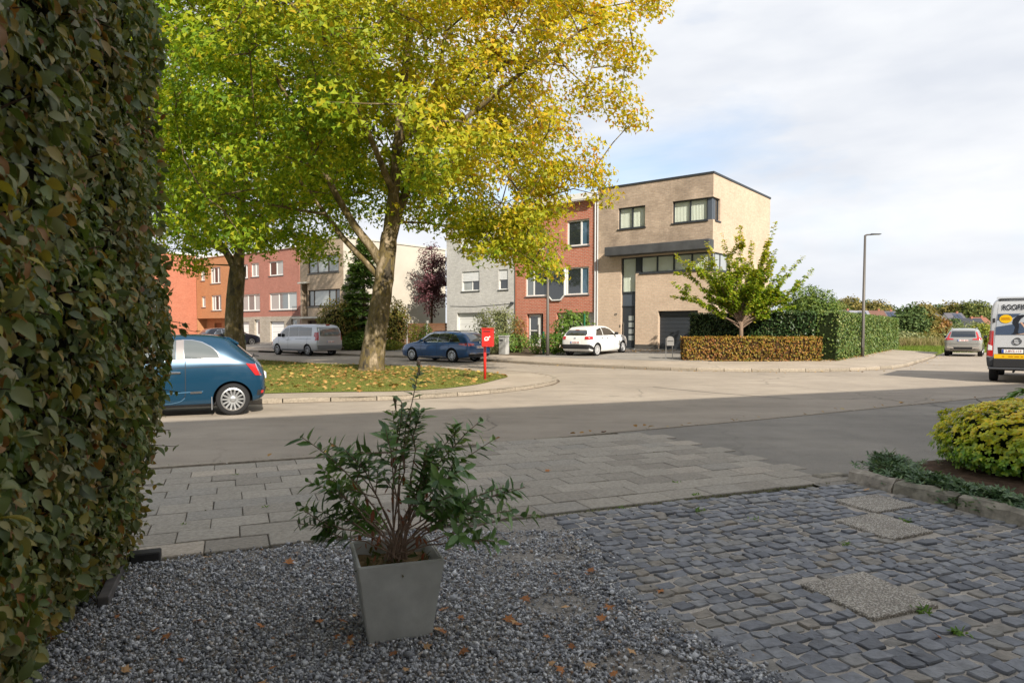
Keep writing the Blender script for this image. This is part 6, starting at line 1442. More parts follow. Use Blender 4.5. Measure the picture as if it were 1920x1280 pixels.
for i in range(len(EL) - 1):
    a, b_ = Vector(EL[i]), Vector(EL[i + 1]); L = (b_ - a).length - .02; m = MB(); n = 4; vs = []
    for k in range(n + 1):
        for (y, z) in ((0, -.05), (.01, .05), (.02, .115), (.06, .14), (.15, .135), (.17, -.05)): vs.append((L * k / n + (random.uniform(-.01, .01) if 0 < k < n else 0), y + random.uniform(-.012, .012), z + random.uniform(-.014, .012)))
    fs = [(k * 6 + j, (k + 1) * 6 + j, (k + 1) * 6 + (j + 1) % 6, k * 6 + (j + 1) % 6) for k in range(n) for j in range(6)] + [tuple(range(5, -1, -1)), tuple(n * 6 + j for j in range(6))]
    m.add(vs, fs); m.build('edging_stone', EST_, ed, loc=(a.x - 3.44, a.y - 6.77, 0), rot=(0, 0, math.atan2((b_ - a).y, (b_ - a).x)))
for i in range(0): pass
m = MB(); m.box(-.05, .02, -.04, .34, .16, .05); m.build('edging_stone', EST_, ed, loc=(-.22, .16, 0), rot=(0, .02, R(22)), bevel=.015)
def rosettes(name, label, cat, pts, nrm, per, leaf, mat, size, base, stems=None, tilt=.75):
    t = thing(name, label, cat, base); pos = []; xd = []; nr = []
    for p, n in zip(pts, nrm):
        n = Vector(n).normalized(); a = n.orthogonal().normalized(); b_ = n.cross(a); ph = random.random() * 6.28
        for k in range(per):
            th = ph + k * 6.283 / per + random.gauss(0, .2); r_ = a * math.cos(th) + b_ * math.sin(th); x = (r_ * tilt + n * (1 - tilt) * 1.6).normalized(); pos.append(tuple(Vector(p) + n * random.uniform(-.02, .012) - Vector(base))); xd.append(tuple(x)); nr.append(tuple(n - r_ * .3))
    fr = frames_from(np.array(nr), xdir=np.array(xd)); me = stamp('foliage', leaf[0], leaf[1], pos, fr, size * RNG.uniform(.7, 1.25, len(pos)), mat); o = link('foliage', me, t); o['kind'] = 'stuff'
    if stems: stems.build('stems', TWIG, t)
    return t
GOLD = leafmat('euonymus_leaves', [(0, (.08, .20, .02)), (.4, (.15, .34, .025)), (.75, (.26, .48, .03)), (1, (.42, .60, .035))], .3, .35, .5, [(0, (.50, .58, .02)), (.4, (.84, .72, .02)), (.8, (.90, .68, .03)), (1, (.82, .50, .04))], ((-.25, -.1, 1.0), -1.62, -1.05), 9.)
pts = []; nrm = []; gc = Vector((5.36, 6.95, .42)); gr_ = (.88, .9, .43); st = MB()
for _ in range(3000):
    v = Vector((random.gauss(0, 1), random.gauss(0, 1), random.gauss(.12, 1))).normalized(); bl = 1 + .14 * nz(v * 3, 1) + .07 * nz(v * 8, 1) - .10 * random.random() ** 2
    p = gc + Vector((v.x * gr_[0], v.y * gr_[1], v.z * gr_[2])) * bl
    if p.z < .15: continue
    pts.append(tuple(p)); nrm.append((v.x, v.y, v.z + .55))
for _ in range(40): a = random.random() * 6.28; st.tube([(0, 0, 0), (math.cos(a) * .25, math.sin(a) * .25, .2), (math.cos(a) * .75, math.sin(a) * .75, random.uniform(.2, .5))], [.012, .009, .005], 5, False)
g_ = rosettes('golden_shrub', 'golden-tipped euonymus bush in the planted border', 'shrub', pts, nrm, 7, LEAF_OVATE, GOLD, .038, (5.36, 6.95, .12), st)
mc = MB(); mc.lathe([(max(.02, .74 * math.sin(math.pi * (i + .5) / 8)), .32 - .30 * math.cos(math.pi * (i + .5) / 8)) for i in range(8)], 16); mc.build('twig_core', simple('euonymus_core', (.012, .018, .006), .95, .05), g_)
PACH = leafmat('pachysandra_leaves', [(0, (.05, .10, .04)), (.5, (.10, .18, .07)), (.85, (.16, .25, .11)), (1, (.23, .31, .14))], .15, .32, .5)
pts = []; nrm = []
GL = [(3.88, 7.12), (3.82, 6.5), (3.98, 5.98), (4.16, 5.45), (4.36, 4.75), (4.6, 4.0)]
for _ in range(1900):
    s_ = random.random() * (len(GL) - 1); i = min(int(s_), len(GL) - 2); q = Vector(GL[i]).lerp(Vector(GL[i + 1]), s_ - i); w_ = random.gauss(.05, .13); hgt = .13 + .09 * math.exp(-(w_ / .12) ** 2) + (.10 if s_ < .55 else 0) * random.random() + .03 * nz((q.x, q.y, 0), 4)
    pts.append((q.x + w_, q.y + random.gauss(0, .05), hgt + random.uniform(-.05, .02))); nrm.append((random.gauss(0, .4), random.gauss(-.15, .4), 1))
rosettes('ground_cover', 'dark green evergreen ground cover behind the stone edging', 'plant', pts, nrm, 7, LEAF_NARROW, PACH, .058, (3.9, 6.9, .1), tilt=.9)
pts = []; nrm = []
for _ in range(120):
    v = Vector((random.gauss(0, 1), random.gauss(0, 1), random.gauss(.3, 1))).normalized(); pts.append((6.35 + v.x * .55, 8.1 + v.y * .4, .55 + v.z * .33)); nrm.append((v.x, v.y, v.z + .5))
st = MB()
for _ in range(9): st.tube([(0, 0, 0), (random.gauss(0, .12), random.gauss(0, .12), .3), (random.gauss(0, .3), random.gauss(0, .2), .65)], [.01, .008, .004], 5, False)
rosettes('leafy_plant', 'broad-leaved green plant behind the golden bush at the picture edge', 'plant', pts, nrm, 4, LEAF_OVATE, leafmat('broad_leaves', [(0, (.10, .20, .04)), (1, (.20, .33, .08))], .3, .4, .4), .10, (6.35, 8.1, .12), st)

# --- planter with its shrub
PX, PY, PR = -.60, 3.47, R(18)
pt_ = thing('planter', 'square tapering grey planter standing on the gravel', 'planter', (PX, PY, .048), PR)
POTM = simple('grey_planter', (.53, .53, .51), .6, .3, var=.16, vscale=7, bump=.08, bscale=120)
m = MB(); bh, th, H = .158, .213, .40; rt, ih = .018, .10
def sq(h_, z): return [(-h_, -h_, z), (h_, -h_, z), (h_, h_, z), (-h_, h_, z)]
vs = sq(bh, 0) + sq(th, H) + sq(th - rt, H) + sq(th - rt - .02, H - ih)
fs = [(3, 2, 1, 0)] + [(r_ * 4 + k, r_ * 4 + (k + 1) % 4, r_ * 4 + 4 + (k + 1) % 4, r_ * 4 + 4 + k) for r_ in range(3) for k in range(4)]
m.add(vs, fs); po_ = m.build('pot', POTM, pt_)
bm = bmesh.new(); bm.from_mesh(po_.data); bmesh.ops.bevel(bm, geom=[e for e in bm.edges if e.calc_length() > .05 and max(v.co.z for v in e.verts) > .0], offset=.006, segments=2, affect='EDGES'); bm.to_mesh(po_.data); bm.free()
m = MB(); n = 9; q = th - rt - .016
for i in range(n):
    for j in range(n): pass
vs = [(-q + 2 * q * i / n, -q + 2 * q * j / n, H - .075 + .022 * nz((i * .6, j * .6, 0), 1) + (.03 if 3 < i < 6 and 3 < j < 6 else 0)) for i in range(n + 1) for j in range(n + 1)]
m.add(vs, [(i * (n + 1) + j, (i + 1) * (n + 1) + j, (i + 1) * (n + 1) + j + 1, i * (n + 1) + j + 1) for i in range(n) for j in range(n)]); m.build('soil', simple('potting_soil', (.20, .14, .07), .95, .1, var=.5, vscale=25, bump=1, bscale=70), pt_)
BRUSHL = leafmat('bottlebrush_leaves', [(0, (.06, .13, .035)), (.45, (.115, .225, .055)), (.85, (.19, .31, .085)), (1, (.28, .38, .12))], .2, .36, .5)
REDSTEM = simple('reddish_stem', (.30, .21, .16), .7, .2, var=.3, vscale=20)
base = Vector((PX, PY, .40))
sp = thing('potted_shrub', 'loose evergreen shrub with narrow leaves growing in the grey planter', 'shrub', tuple(base))
tips = [(785, 690), (560, 818), (615, 830), (645, 845), (722, 805), (752, 752), (770, 770), (735, 770), (900, 790), (925, 825), (872, 878), (1005, 968), (945, 915), (985, 915), (560, 950), (555, 985), (575, 905), (822, 832), (862, 800), (785, 765), (935, 1020), (905, 960), (600, 880), (845, 850), (640, 960), (800, 900), (890, 930), (620, 930), (590, 1010), (850, 930), (960, 960), (670, 985)]
stm = MB(); lp = []; lx = []; ln = []; dead = []
for ti, (px_, py_) in enumerate(tips):
    Y = PY + random.gauss(0, .2) - .05; tip = Vector(((px_ - 960) / 1280 * Y, Y, 1.58 - (py_ - 618) / 1280 * Y)); b0 = base + Vector((random.gauss(0, .025), random.gauss(0, .025), 0))
    c1 = b0 + Vector(((tip.x - b0.x) * .30, (tip.y - b0.y) * .3, (tip.z - b0.z) * .55 + .05)); P = [b0 * (1 - t) ** 2 + c1 * 2 * t * (1 - t) + tip * t * t for t in [k / 9 for k in range(10)]]
    P = [q + Vector((random.gauss(0, .006), random.gauss(0, .006), random.gauss(0, .006))) * (1 if 0 < k < 9 else 0) for k, q in enumerate(P)]
    stm.tube(P, [.0058 - .00042 * k for k in range(10)], 6, False); segs = [(P, 20 if ti else 12, .66 if ti else .8)]
    for _ in range(2 if ti else 0):
        k = random.randint(4, 7); q = P[k]; dv = (P[k + 1] - P[k]).normalized(); sd = Vector((random.gauss(0, 1), random.gauss(0, 1), random.gauss(.5, .6))).normalized(); e = q + (dv + sd * .9).normalized() * random.uniform(.08, .17)
        tp = [q.lerp(e, s_ / 4) for s_ in range(5)]; stm.tube(tp, [.004, .0035, .003, .0025, .002], 5, False); segs.append((tp, 10, .3))
    for S, n, s0 in segs:
        for k in range(n):
            s_ = s0 + (1 - s0) * (k + random.random()) / n; f_ = min(s_, .999) * (len(S) - 1); i = int(f_); q = S[i].lerp(S[i + 1], f_ - i); dv = (S[i + 1] - S[i]).normalized(); th_ = k * 2.4 + random.gauss(0, .3)
            a = dv.orthogonal().normalized(); b_ = dv.cross(a); r_ = a * math.cos(th_) + b_ * math.sin(th_); up = .75 + .7 * (s_ > .93); x = (r_ + dv * up).normalized(); lp.append(tuple(q)); lx.append(tuple(x)); ln.append(tuple(dv * .8 - r_ * .4 + Vector((0, 0, .25))))
    for _ in range(2):
        q = P[random.randint(3, 6)]; dead.append(tuple(q + Vector((random.gauss(0, .03), random.gauss(0, .03), -.03))))
for px_, py_ in ((785, 684), (740, 752)):
    Y = PY - .05; q = Vector(((px_ - 960) / 1280 * Y, Y, 1.58 - (py_ - 618) / 1280 * Y)); stm.tube([q - Vector((-.004, 0, .05)), q], [.003, .008], 6); stm.lathe([(.002, 0), (.011, .012), (.010, .026), (.003, .034)], 8, c=(q.x, q.y, q.z - .01))
stm.build('stems', REDSTEM, sp).matrix_parent_inverse = Matrix.Translation(base).inverted()
lp = np.array(lp); fr = frames_from(np.array(ln), xdir=np.array(lx)); sz = .084 * RNG.uniform(.6, 1.25, len(lp))
order = np.argsort(np.linalg.norm(lp - np.array([0, 0, CAM_H]), axis=1)); near, rest_ = order[:300], order[300:]
o = link('foliage', stamp('foliage', LEAF_BRUSH[0], LEAF_BRUSH[1], lp[rest_], fr[rest_], sz[rest_], BRUSHL), sp); o['kind'] = 'stuff'; o.matrix_parent_inverse = Matrix.Translation(base).inverted()
inst_leaves(sp, LEAF_BRUSH, lp[near] - np.array(base), fr[near], sz[near], [leafmat('brush_leaf_%d' % i, [(0, c_), (1, c_)], .2, .36, .5) for i, c_ in enumerate(((.07, .15, .04), (.11, .21, .055), (.14, .26, .07), (.19, .31, .085)))], variants=8)
DEADL = leafmat('dead_leaves', [(0, (.26, .08, .05)), (.5, (.36, .14, .08)), (1, (.25, .12, .08))], .2, .7, .2)
dead = np.array(dead); o = link('dead_leaves', stamp('dead_leaves', LEAF_NARROW[0], LEAF_NARROW[1], dead, frames_from(RNG.normal(size=dead.shape), xdir=np.tile([0, 0, -1.], (len(dead), 1)) + RNG.normal(0, .3, dead.shape)), .062 * RNG.uniform(.6, 1.2, len(dead)), DEADL), sp); o['kind'] = 'stuff'; o.matrix_parent_inverse = Matrix.Translation(base).inverted()
# flower-pot weeds
m_p = []; m_n = []
for _ in range(90): m_p.append((PX + random.uniform(-.17, .17), PY + random.uniform(-.17, .17), .38 + random.random() * .02)); m_n.append((random.gauss(0, .8), random.gauss(0, .8), .5))
o = link('pot_weeds', stamp('pot_weeds', LEAF_NARROW[0], LEAF_NARROW[1], np.array(m_p), frames_from(np.array(m_n)), .05 * RNG.uniform(.6, 1.4, 90), leafmat('pot_weed', [(0, (.06, .09, .02)), (.6, (.10, .12, .03)), (1, (.16, .09, .03))], .2)), pt_); o['kind'] = 'stuff'; o.matrix_parent_inverse = (Matrix.Translation((PX, PY, .048)) @ Matrix.Rotation(PR, 4, 'Z')).inverted()

# ------------------------------------------------------------------ gravel, grass, litter, weeds
GRAV = islandmat('gravel_stone', [(0, (.12, .124, .138)), (.2, (.26, .265, .285)), (.5, (.42, .425, .445)), (.8, (.60, .60, .61)), (.94, (.82, .81, .80)), (.965, (.5, .42, .34)), (1, (.34, .2, .12))], .75, .3, 0, 60)
OCT = ([(1, .1, 0), (-.9, -.15, .1), (.1, .8, -.1), (-.15, -.85, 0), (.1, .1, .62), (0, 0, -.6)], [(0, 2, 4), (2, 1, 4), (1, 3, 4), (3, 0, 4), (2, 0, 5), (1, 2, 5), (3, 1, 5), (0, 3, 5)])
gp_ = []; tries = 0
bare = [(.16, 4.55, .30, .10), (-.02, 4.98, .22, .10), (.28, 3.75, .2, .16), (.62, 3.05, .22, .14)]
while len(gp_) < 56000 and tries < 400000:
    tries += 1; y = 2.4 + 2.75 * random.random() ** 1.15; x = random.uniform(-.78, .45) * y
    if not inpoly(x - abs(random.gauss(0, .10)), y + random.gauss(0, .03), gravel_poly): continue
    onc = not inpoly(x, y, gravel_poly)
    if any(((x - b_[0]) / b_[2]) ** 2 + ((y - b_[1]) / b_[3]) ** 2 < 1 and random.random() < .75 for b_ in bare): continue
    gp_.append((x, y, (.062 if onc else .038 + .018 * random.random()) + .012 * max(0, nz((x, y, 0), 1.4)) * (not onc)))
gp_ = np.array(gp_); k = len(gp_)
sc = (.0084 * RNG.lognormal(0, .38, k))[:, None] * RNG.uniform(.65, 1.35, (k, 3))
o = link('gravel', stamp('gravel', OCT[0], OCT[1], gp_, frames_from(RNG.normal(size=(k, 3)) + np.array([0, 0, .8])), sc, GRAV)); tag(o, 'blue-grey crushed gravel covering the front garden', 'gravel', kind='stuff')
# grass tufts on the island
BL = ([(-.05, 0, 0), (.05, 0, 0), (.12, .12, 1), (.25, .2, 0), (.33, .14, 0), (.5, .35, .8), (-.3, .1, 0), (-.22, .14, 0), (-.45, -.2, .85)], [(0, 1, 2), (3, 4, 5), (6, 7, 8)])
gpos = []; GP = GRS + [ab(-30, 30)]
while len(gpos) < 42000:
    x, y = random.uniform(-14, .3), random.uniform(13, 33)
    if inpoly(x, y, GP) and x > -.52 * y: gpos.append((x, y, .108))
gpos = np.array(gpos); k = len(gpos); dry = leafmat('lawn_grass', [(0, (.07, .105, .018)), (.5, (.13, .16, .03)), (.8, (.20, .19, .05)), (1, (.32, .26, .09))], .3, .7, .2)
o = link('grass', stamp('grass', BL[0], BL[1], gpos, frames_from(np.tile([0, 0, 1.], (k, 1)) + RNG.normal(0, .15, (k, 3))), .055 * RNG.uniform(.5, 1.4, k), dry)); tag(o, 'short autumn grass on the traffic island', 'grass', kind='stuff')
def litter(name, label, pts, size, mat, leaf=LEAF_PLANE):
    pts = np.array(pts); k = len(pts); o = link(name, stamp(name, leaf[0], leaf[1], pts, frames_from(np.tile([0, 0, 1.], (k, 1)) + RNG.normal(0, .28, (k, 3))), size * RNG.uniform(.6, 1.3, k), mat)); return tag(o, label, 'fallen leaves', kind='stuff')
FALL = leafmat('fallen_plane_leaves', [(0, (.20, .10, .03)), (.4, (.34, .19, .06)), (.75, (.46, .29, .11)), (1, (.50, .36, .10))], .15, .75, .2)
lpos = []
while len(lpos) < 1900:
    x, y = random.uniform(-13, .2), random.uniform(14.5, 31)
    if not inpoly(x, y, GP): continue
    dd = math.exp(-(((x + 4.2) / 3.2) ** 2 + ((y - 22.5) / 3.5) ** 2)); w = .22 + .9 * dd + .5 * max(0, nz((x, y, 0), .7))
    if random.random() < w * .8: lpos.append((x, y, .135 + random.random() * .03))
litter('fallen_leaves', 'orange-brown leaves strewn over the grass island', lpos, .112, FALL)
lpos = [];
for _ in range(260):
    i = random.randrange(len(vis_k)); q = vis_k[i]; d = abs(random.gauss(0, .35)); lpos.append((q[0] + random.gauss(0, .6), q[1] + random.gauss(0, .3), .02))
hk = [(7.4, 29.3), (13.3, 29.2), (18, 34.9), (26.5, 47.5)]
for _ in range(420):
    s_ = random.random() * 3; i = int(s_); q = Vector(hk[i]).lerp(Vector(hk[i + 1]), s_ - i); lpos.append((q.x + random.gauss(0, .22), q.y - abs(random.gauss(0, .18)), .27))
for _ in range(200): u_, v_ = random.gauss(3.0, 1.0), -1.3 + random.gauss(0, .5); p = uv(u_, v_); lpos.append((p[0], p[1], zplot(u_, v_) + .02))
for _ in range(45):
    a = random.uniform(-4, 16); b_ = kn_b(a) + random.gauss(.1, .12); p = ab(a, b_); lpos.append((p[0], p[1], .06))
litter('leaf_litter', 'dry leaf litter along kerbs, hedges and driveway', lpos, .085, FALL, LEAF_OVATE)
# single dry leaves near the camera
DRY = [simple('dry_leaf_a', (.42, .18, .07), .8, .2), simple('dry_leaf_b', (.32, .14, .06), .8, .2), simple('dry_leaf_c', (.50, .30, .15), .8, .2)]
def dry_leaf(x, y, z, s, label, group, k):
    tv = np.array(LEAF_PLANE[0], float); tv[:, 2] += .28 * tv[:, 1] ** 2 + .2 * (tv[:, 0] - .4) ** 2 + RNG.normal(0, .04, len(tv)); me = bpy.data.meshes.new('fallen_leaf'); me.from_pydata([tuple(q) for q in tv], [], LEAF_PLANE[1]); me.materials.append(DRY[k % 3])
    o = link('fallen_leaf', me, None, (x, y, z), (random.gauss(0, .25), random.gauss(0, .25), random.uniform(0, 6.28))); o.scale = (s, s, s); tag(o, label, 'leaf', group)
for k in range(40):
    while True:
        y = random.uniform(2.7, 4.9); x = random.uniform(-.62, .2) * y
        if inpoly(x, y, gravel_poly) and math.hypot(x - PX, y - PY) > .3: break
    dry_leaf(x, y, .062, random.uniform(.030, .062), 'small curled brown leaf lying on the gravel', 'dry leaves on the gravel', k)
for k in range(16):
    a = random.uniform(0, 6.28); r_ = random.uniform(.21, .30); dry_leaf(PX + r_ * math.cos(a) * 1.15, PY - .02 + r_ * math.sin(a) * .9, .054, random.uniform(.035, .06), 'brown leaf gathered against the foot of the planter', 'dry leaves around the planter', k)
def gpt(px_, py_, z):
    c_, s_ = math.cos(PITCH), math.sin(PITCH); b_ = (HORIZON + F_PX * math.tan(PITCH) - py_) / F_PX; hh = z - CAM_H; Y = hh * (-b_ * s_ - c_) / (s_ - b_ * c_); return ((px_ - 960) / F_PX * (Y * c_ - hh * s_), Y)
for k, (px_, py_, s_, lb_) in enumerate(((1022, 884, .07, 'orange leaf lying alone on the pavement slabs right of the planter'), (1133, 803, .09, 'orange leaf lying on the shaded road'), (1622, 920, .06, 'rust-coloured leaf by the far end of the stone edging'), (1245, 1108, .06, 'pale brown leaf at the edge of the cobbles'), (1755, 1190, .045, 'small brown leaf among the near cobbles'))):
    q = gpt(px_, py_, .06); dry_leaf(q[0], q[1], .066 if py_ > 820 else .012, s_, lb_, None, k if k else 0)
WEED = leafmat('weed_green', [(0, (.10, .20, .03)), (1, (.22, .36, .06))], .3, .5, .3)
for px_, py_, s_, lb_ in ((495, 952, .9, 'flat green weed in the pavement joint left of the planter'), (1311, 957, 1.0, 'green weed tuft among the far cobbles'), (1306, 928, .8, 'small weed where the pavement meets the cobbles'), (1796, 1184, 1.0, 'bright green grass tuft among the near cobbles'), (1734, 1146, 1.0, 'green seedling at the corner of the near pebble-dash slab'), (1270, 905, .8, 'weed growing in a slab joint near the apron'), (1165, 950, .6, 'tiny weed at the pavement edge above the gravel'), (345, 983, .6, 'tiny weed between the slabs beside the hornbeam hedge'), (1415, 972, .6, 'thin weed between cobbles near the pavement'), (1585, 1018, .6, 'weed beside the middle pebble-dash slab'), (1700, 975, .7, 'mossy weeds between the two far pebble-dash slabs'), (440, 890, .6, 'weed in the pavement joints near the kerb by the hedge')):
    q = gpt(px_, py_, .06); n = 26; pos = np.c_[RNG.normal(0, .022, n), RNG.normal(0, .016, n), np.full(n, .002)]; nr = np.c_[RNG.normal(0, .8, n), RNG.normal(0, .8, n), np.full(n, .7)]
    o = link('weed', stamp('weed', LEAF_NARROW[0], LEAF_NARROW[1], pos, frames_from(nr), .05 * s_ * RNG.uniform(.5, 1.2, n), WEED), None, (q[0], q[1], .056)); tag(o, lb_, 'weed', 'weeds in the paving')
jp = []
for _ in range(1500):
    a = random.uniform(-1.5, 5.6); r_ = random.randint(0, 12); b_ = 5.066 + r_ * .295 + random.gauss(0, .006); p = ab(a, b_)
    if nz((p[0], p[1], 3), 1.1) > .05: jp.append((p[0], p[1], .052))
for _ in range(700):
    a = random.uniform(2.2, 6); p = ab(a, 5.03 + random.gauss(0, .02)); jp.append((p[0], p[1], .05))
jp = np.array(jp); o = link('moss', stamp('moss', LEAF_SIMPLE[0], LEAF_SIMPLE[1], jp, frames_from(np.tile([0, 0, 1.], (len(jp), 1)) + RNG.normal(0, .4, (len(jp), 3))), .018 * RNG.uniform(.5, 1.3, len(jp)), leafmat('moss_green', [(0, (.10, .11, .04)), (1, (.19, .20, .07))], .1, .8, .1))); tag(o, 'moss growing in the pavement joints', 'moss', kind='stuff')
vd = []
for _ in range(9000):
    x, y = random.uniform(24, 46), random.uniform(46, 60)
    if x / y < .80 and y > 47 + .0 * x and x > .58 * y - 1.0: vd.append((x, y, -.08))
tall = []
for _ in range(9000):
    y = random.uniform(60, 78); x = random.uniform(.55, .76) * y; tall.append((x, y, -.08))
tg = leafmat('tall_grass', [(0, (.12, .13, .04)), (.5, (.22, .20, .08)), (1, (.36, .28, .16))], .3, .8, .1); vgm = leafmat('verge_grass', [(0, (.09, .15, .02)), (1, (.20, .25, .05))], .3, .7, .1)
def grassfield(name, label, P, s, mat): P = np.array(P); k = len(P); o = link(name, stamp(name, BL[0], BL[1], P, frames_from(np.tile([0, 0, 1.], (k, 1)) + RNG.normal(0, .12, (k, 3))), s * RNG.uniform(.6, 1.3, k), mat)); tag(o, label, 'grass', kind='stuff')
grassfield('verge_grass', 'green grass verge beyond the end of the tall hedge', vd, .35, vgm); grassfield('tall_grass', 'tall dry grass in the field beyond the verge', tall, .9, tg)

# ------------------------------------------------------------------ far houses and trees
ROOFT = simple('slate_tiles', (.11, .105, .12), .7, .3, var=.15, vscale=.6); ROOFB = simple('brown_tiles', (.16, .085, .065), .8, .2, var=.15, vscale=.6); ROOFR = simple('red_tiles', (.26, .115, .08), .8, .2, var=.15, vscale=.6); FWALL = brick('far_white_wall', (.62, .58, .52), (.66, .62, .56), (.6, .56, .5)); FRED = brick('far_red_wall', (.32, .12, .08), (.36, .15, .10), (.3, .15, .1)); SOLAR = simple('solar_panel', (.03, .04, .07), .15, .6)
def far_house(label, x, y, rz, L, Dp, eave, ridge, wall, roof, win=3, solar=False):
    h = thing('far_house', label, 'house', (x, y, -.1), rz, 'far houses across the field')
    m = MB(); m.box(-L / 2, 0, 0, L / 2, Dp, eave); m.add([(-L / 2, 0, eave), (-L / 2, Dp, eave), (-L / 2, Dp / 2, ridge)], [(0, 1, 2)]); m.add([(L / 2, 0, eave), (L / 2, Dp, eave), (L / 2, Dp / 2, ridge)], [(0, 1, 2)]); m.build('wall', wall, h)
    m = MB(); o_ = .3
    for sg, y0 in ((1, -o_), (-1, Dp + o_)):
        zz = eave - o_ * (ridge - eave) / (Dp / 2); m.add([(-L / 2 - .2, y0, zz), (L / 2 + .2, y0, zz), (L / 2 + .2, Dp / 2, ridge + .05), (-L / 2 - .2, Dp / 2, ridge + .05), (-L / 2 - .2, y0, zz + .15), (L / 2 + .2, y0, zz + .15), (L / 2 + .2, Dp / 2, ridge + .2), (-L / 2 - .2, Dp / 2, ridge + .2)], [(0, 1, 2, 3), (4, 5, 6, 7), (0, 1, 5, 4), (0, 4, 7, 3), (1, 2, 6, 5)])
    r_ = m.build('roof', roof, h); m = MB(); m.box(L * .2, Dp / 2 - .25, ridge - .4, L * .2 + .5, Dp / 2 + .25, ridge + .65); m.build('chimney', FRED, r_)
    for k in range(win): xx = -L / 2 + (k + .5) * L / win; w = MB(); w.box(xx - .6, -.05, eave * .45, xx + .6, .02, eave * .85); wo = w.build('window', WHITEF, h); w = MB(); w.box(xx - .5, -.07, eave * .48, xx + .5, -.052, eave * .82); w.build('pane', DARKP, wo)
    if solar:
        f_ = (ridge - eave) / (Dp / 2)
        for k in range(2): a0 = -L * .1 + k * L * .25; m = MB(); m.quad((a0, .6, eave + .6 * f_ + .27), (a0 + L * .22, .6, eave + .6 * f_ + .27), (a0 + L * .22, Dp * .42, eave + Dp * .42 * f_ + .27), (a0, Dp * .42, eave + Dp * .42 * f_ + .27)); m.build('solar_panel', SOLAR, r_)
def fx(px_, Y): return (px_ - 960) / 1280 * Y
far_house('low far house with grey roof, left end of the row above the long hedge', fx(1588, 190), 190, R(-8), 5.2, 8, 4.3, 7.0, FWALL, ROOFT, 2)
far_house('low far house with pale roof panels, middle of the row above the long hedge', fx(1618, 187), 187, R(-8), 4.6, 8, 4.2, 6.8, FWALL, simple('pale_slate', (.24, .24, .27), .5, .4, var=.15, vscale=.5), 2, True)
far_house('far house with brown-grey roof directly right of the far lamp post', fx(1648, 189), 189, R(-8), 4.6, 8, 4.2, 6.9, FWALL, ROOFB, 2)
far_house('low far house, right end of the row above the long hedge', fx(1672, 191), 191, R(-8), 4.0, 8, 4.2, 6.8, FWALL, ROOFT, 2, True)
far_house('far house with brown gable and white wall behind the rust-coloured tree', fx(1766, 185), 185, R(30), 7.5, 7, 3.4, 6.3, FWALL, simple('grey_brown_tiles', (.14, .11, .105), .75, .2, var=.15, vscale=.6), 3, True)
far_house('white far house with dark roof behind the brown-gabled one', fx(1797, 197), 197, R(-5), 4.6, 7, 4.2, 6.4, FWALL, ROOFT, 2, True)
far_house('long low far house with black roof, beyond the SUV', fx(1820, 180), 180, R(-6), 8.0, 7, 2.2, 4.6, FRED, simple('black_tiles', (.04, .042, .05), .5, .4), 3)
far_house('small far house with red roof beside the van', fx(1846, 190), 190, R(-4), 4, 7, 3.0, 5.0, FWALL, ROOFR, 2)
OAK = leafmat('oak_green', [(0, (.06, .09, .025)), (.5, (.12, .15, .035)), (1, (.21, .21, .055))], .25, .6, .2); OAK2 = leafmat('oak_brown', [(0, (.10, .10, .03)), (.5, (.19, .165, .045)), (1, (.29, .22, .06))], .25, .6, .2)
DKG = leafmat('dark_green_far', [(0, (.04, .075, .022)), (1, (.12, .17, .05))], .2, .6, .2)
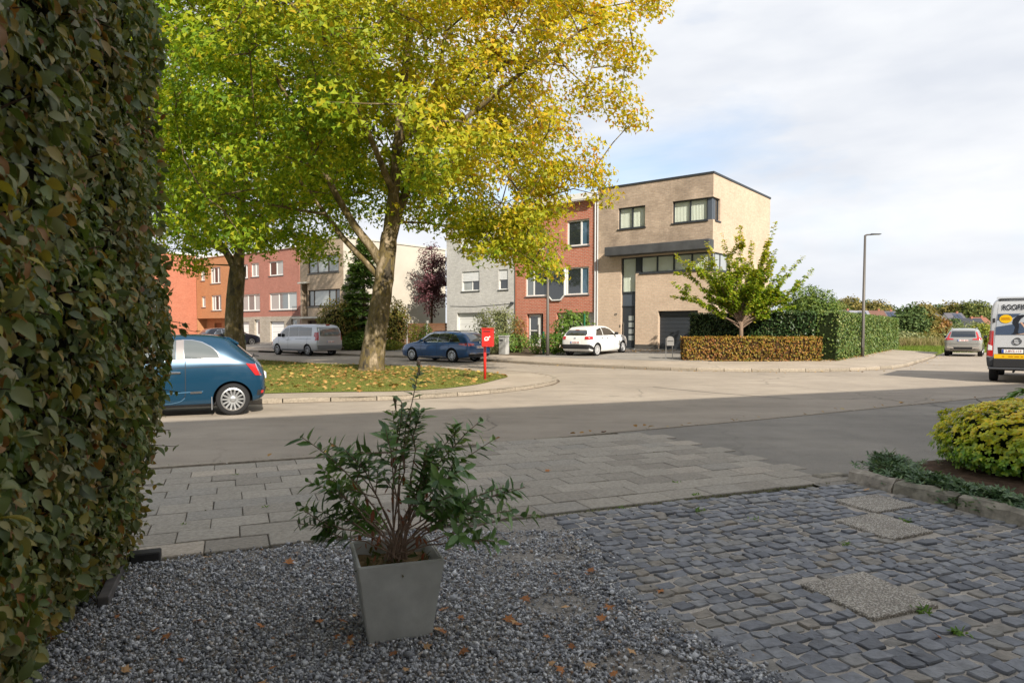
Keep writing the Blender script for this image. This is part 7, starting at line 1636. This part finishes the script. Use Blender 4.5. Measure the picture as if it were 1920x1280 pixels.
for i, (px_, Y, top, w, mt, lb_) in enumerate(((1565, 180, 563, 4.2, OAK, 'far oak just right of the rounded green tree'), (1590, 186, 556, 4.2, OAK2, 'tallest brownish far oak left of the far lamp post'), (1612, 190, 561, 3.6, DKG, 'dark green far oak directly behind the far lamp post'), (1640, 178, 563, 4.4, OAK2, 'brown far oak just right of the far lamp post'), (1662, 184, 573, 3.2, DKG, 'small dark far tree above the hedge end'),
                                       (1690, 200, 582, 5, OAK, 'green far tree behind the large round bush'), (1725, 205, 570, 5, OAK2, 'brown-green far tree above the rust-coloured tree'), (1760, 210, 572, 5.5, DKG, 'dark far tree above the brown-gabled house'), (1785, 200, 566, 4.2, OAK2, 'golden-brown far tree above the SUV'), (1822, 195, 562, 5, OAK, 'big green far tree left of the van'), (1848, 205, 573, 4, DKG, 'dark far tree touching the van roof line'), (1545, 195, 572, 5, DKG, 'far tree peeping past the rounded green tree'))):
    top_z = 1.58 + (618 - top) / 1280 * Y; Y += 45; top_z = 1.58 + (618 - top) / 1280 * Y; w *= 1.3; shrub('far_tree', lb_, (fx(px_, Y), Y, -.1), (w, w, top_z / 2 * 1.0), 3800, LEAF_SIMPLE, mt, .75, 'tree', 'far trees across the field', 1, .0, seed=30 + i, core=((.03, .035, .012), .8), wob=.3, inner=.8)
shrub('large_bush', 'large dark green bush at the field edge beyond the hedge', (fx(1706, 78), 78, -.1), (2.1, 2.0, 2.25), 2600, LEAF_SIMPLE, DKG, .34, 'shrub', None, 4, seed=50, core=((.025, .035, .012), .7))
shrub('large_bush', 'paler tall bush just behind the large dark one', (fx(1728, 92), 92, -.1), (2.3, 2, 2.6), 2000, LEAF_SIMPLE, OAK2, .36, 'shrub', None, 4, seed=51, core=((.03, .035, .012), .7))
shrub('rust_tree', 'small round rust-coloured tree in front of the far houses', (fx(1752, 115), 115, -.1), (2.6, 2.6, 1.9), 1600, LEAF_SIMPLE, RUSTL, .5, 'tree', None, 3, seed=52, core=((.06, .03, .01), .7))
shrub('far_conifer', 'small dark conifer beside the brown-gabled far house', (fx(1789, 118), 118, -.1), (1.3, 1.3, 1.9), 900, LEAF_SIMPLE, DKG, .4, 'tree', None, 1, seed=53)
for i, (px_, Y, w, hgt, mt, lb_) in enumerate(((1700, 66, 2.4, .75, OLIVEL, 'low grey-green scrub at the left of the field'), (1738, 68, 2.2, .7, OAK2, 'low brownish scrub in the middle of the field'), (1772, 70, 2.2, .65, OLIVEL, 'low scrub left of the SUV roof'), (1842, 56, 1.1, 1.1, LIMEL, 'yellow-green bush between SUV and van'), (1852, 84, 4, 1.3, OAK, 'low hedge-like bush behind the SUV, by the van'), (1822, 92, 4.2, 1.4, OLIVEL, 'low hedge-like bush behind the SUV roof'))):
    shrub('scrub', lb_, (fx(px_, Y), Y, -.1), (w, 1.2, hgt), 1300, LEAF_SIMPLE, mt, .26, 'shrub', 'scrub in the field', 4, seed=60 + i)
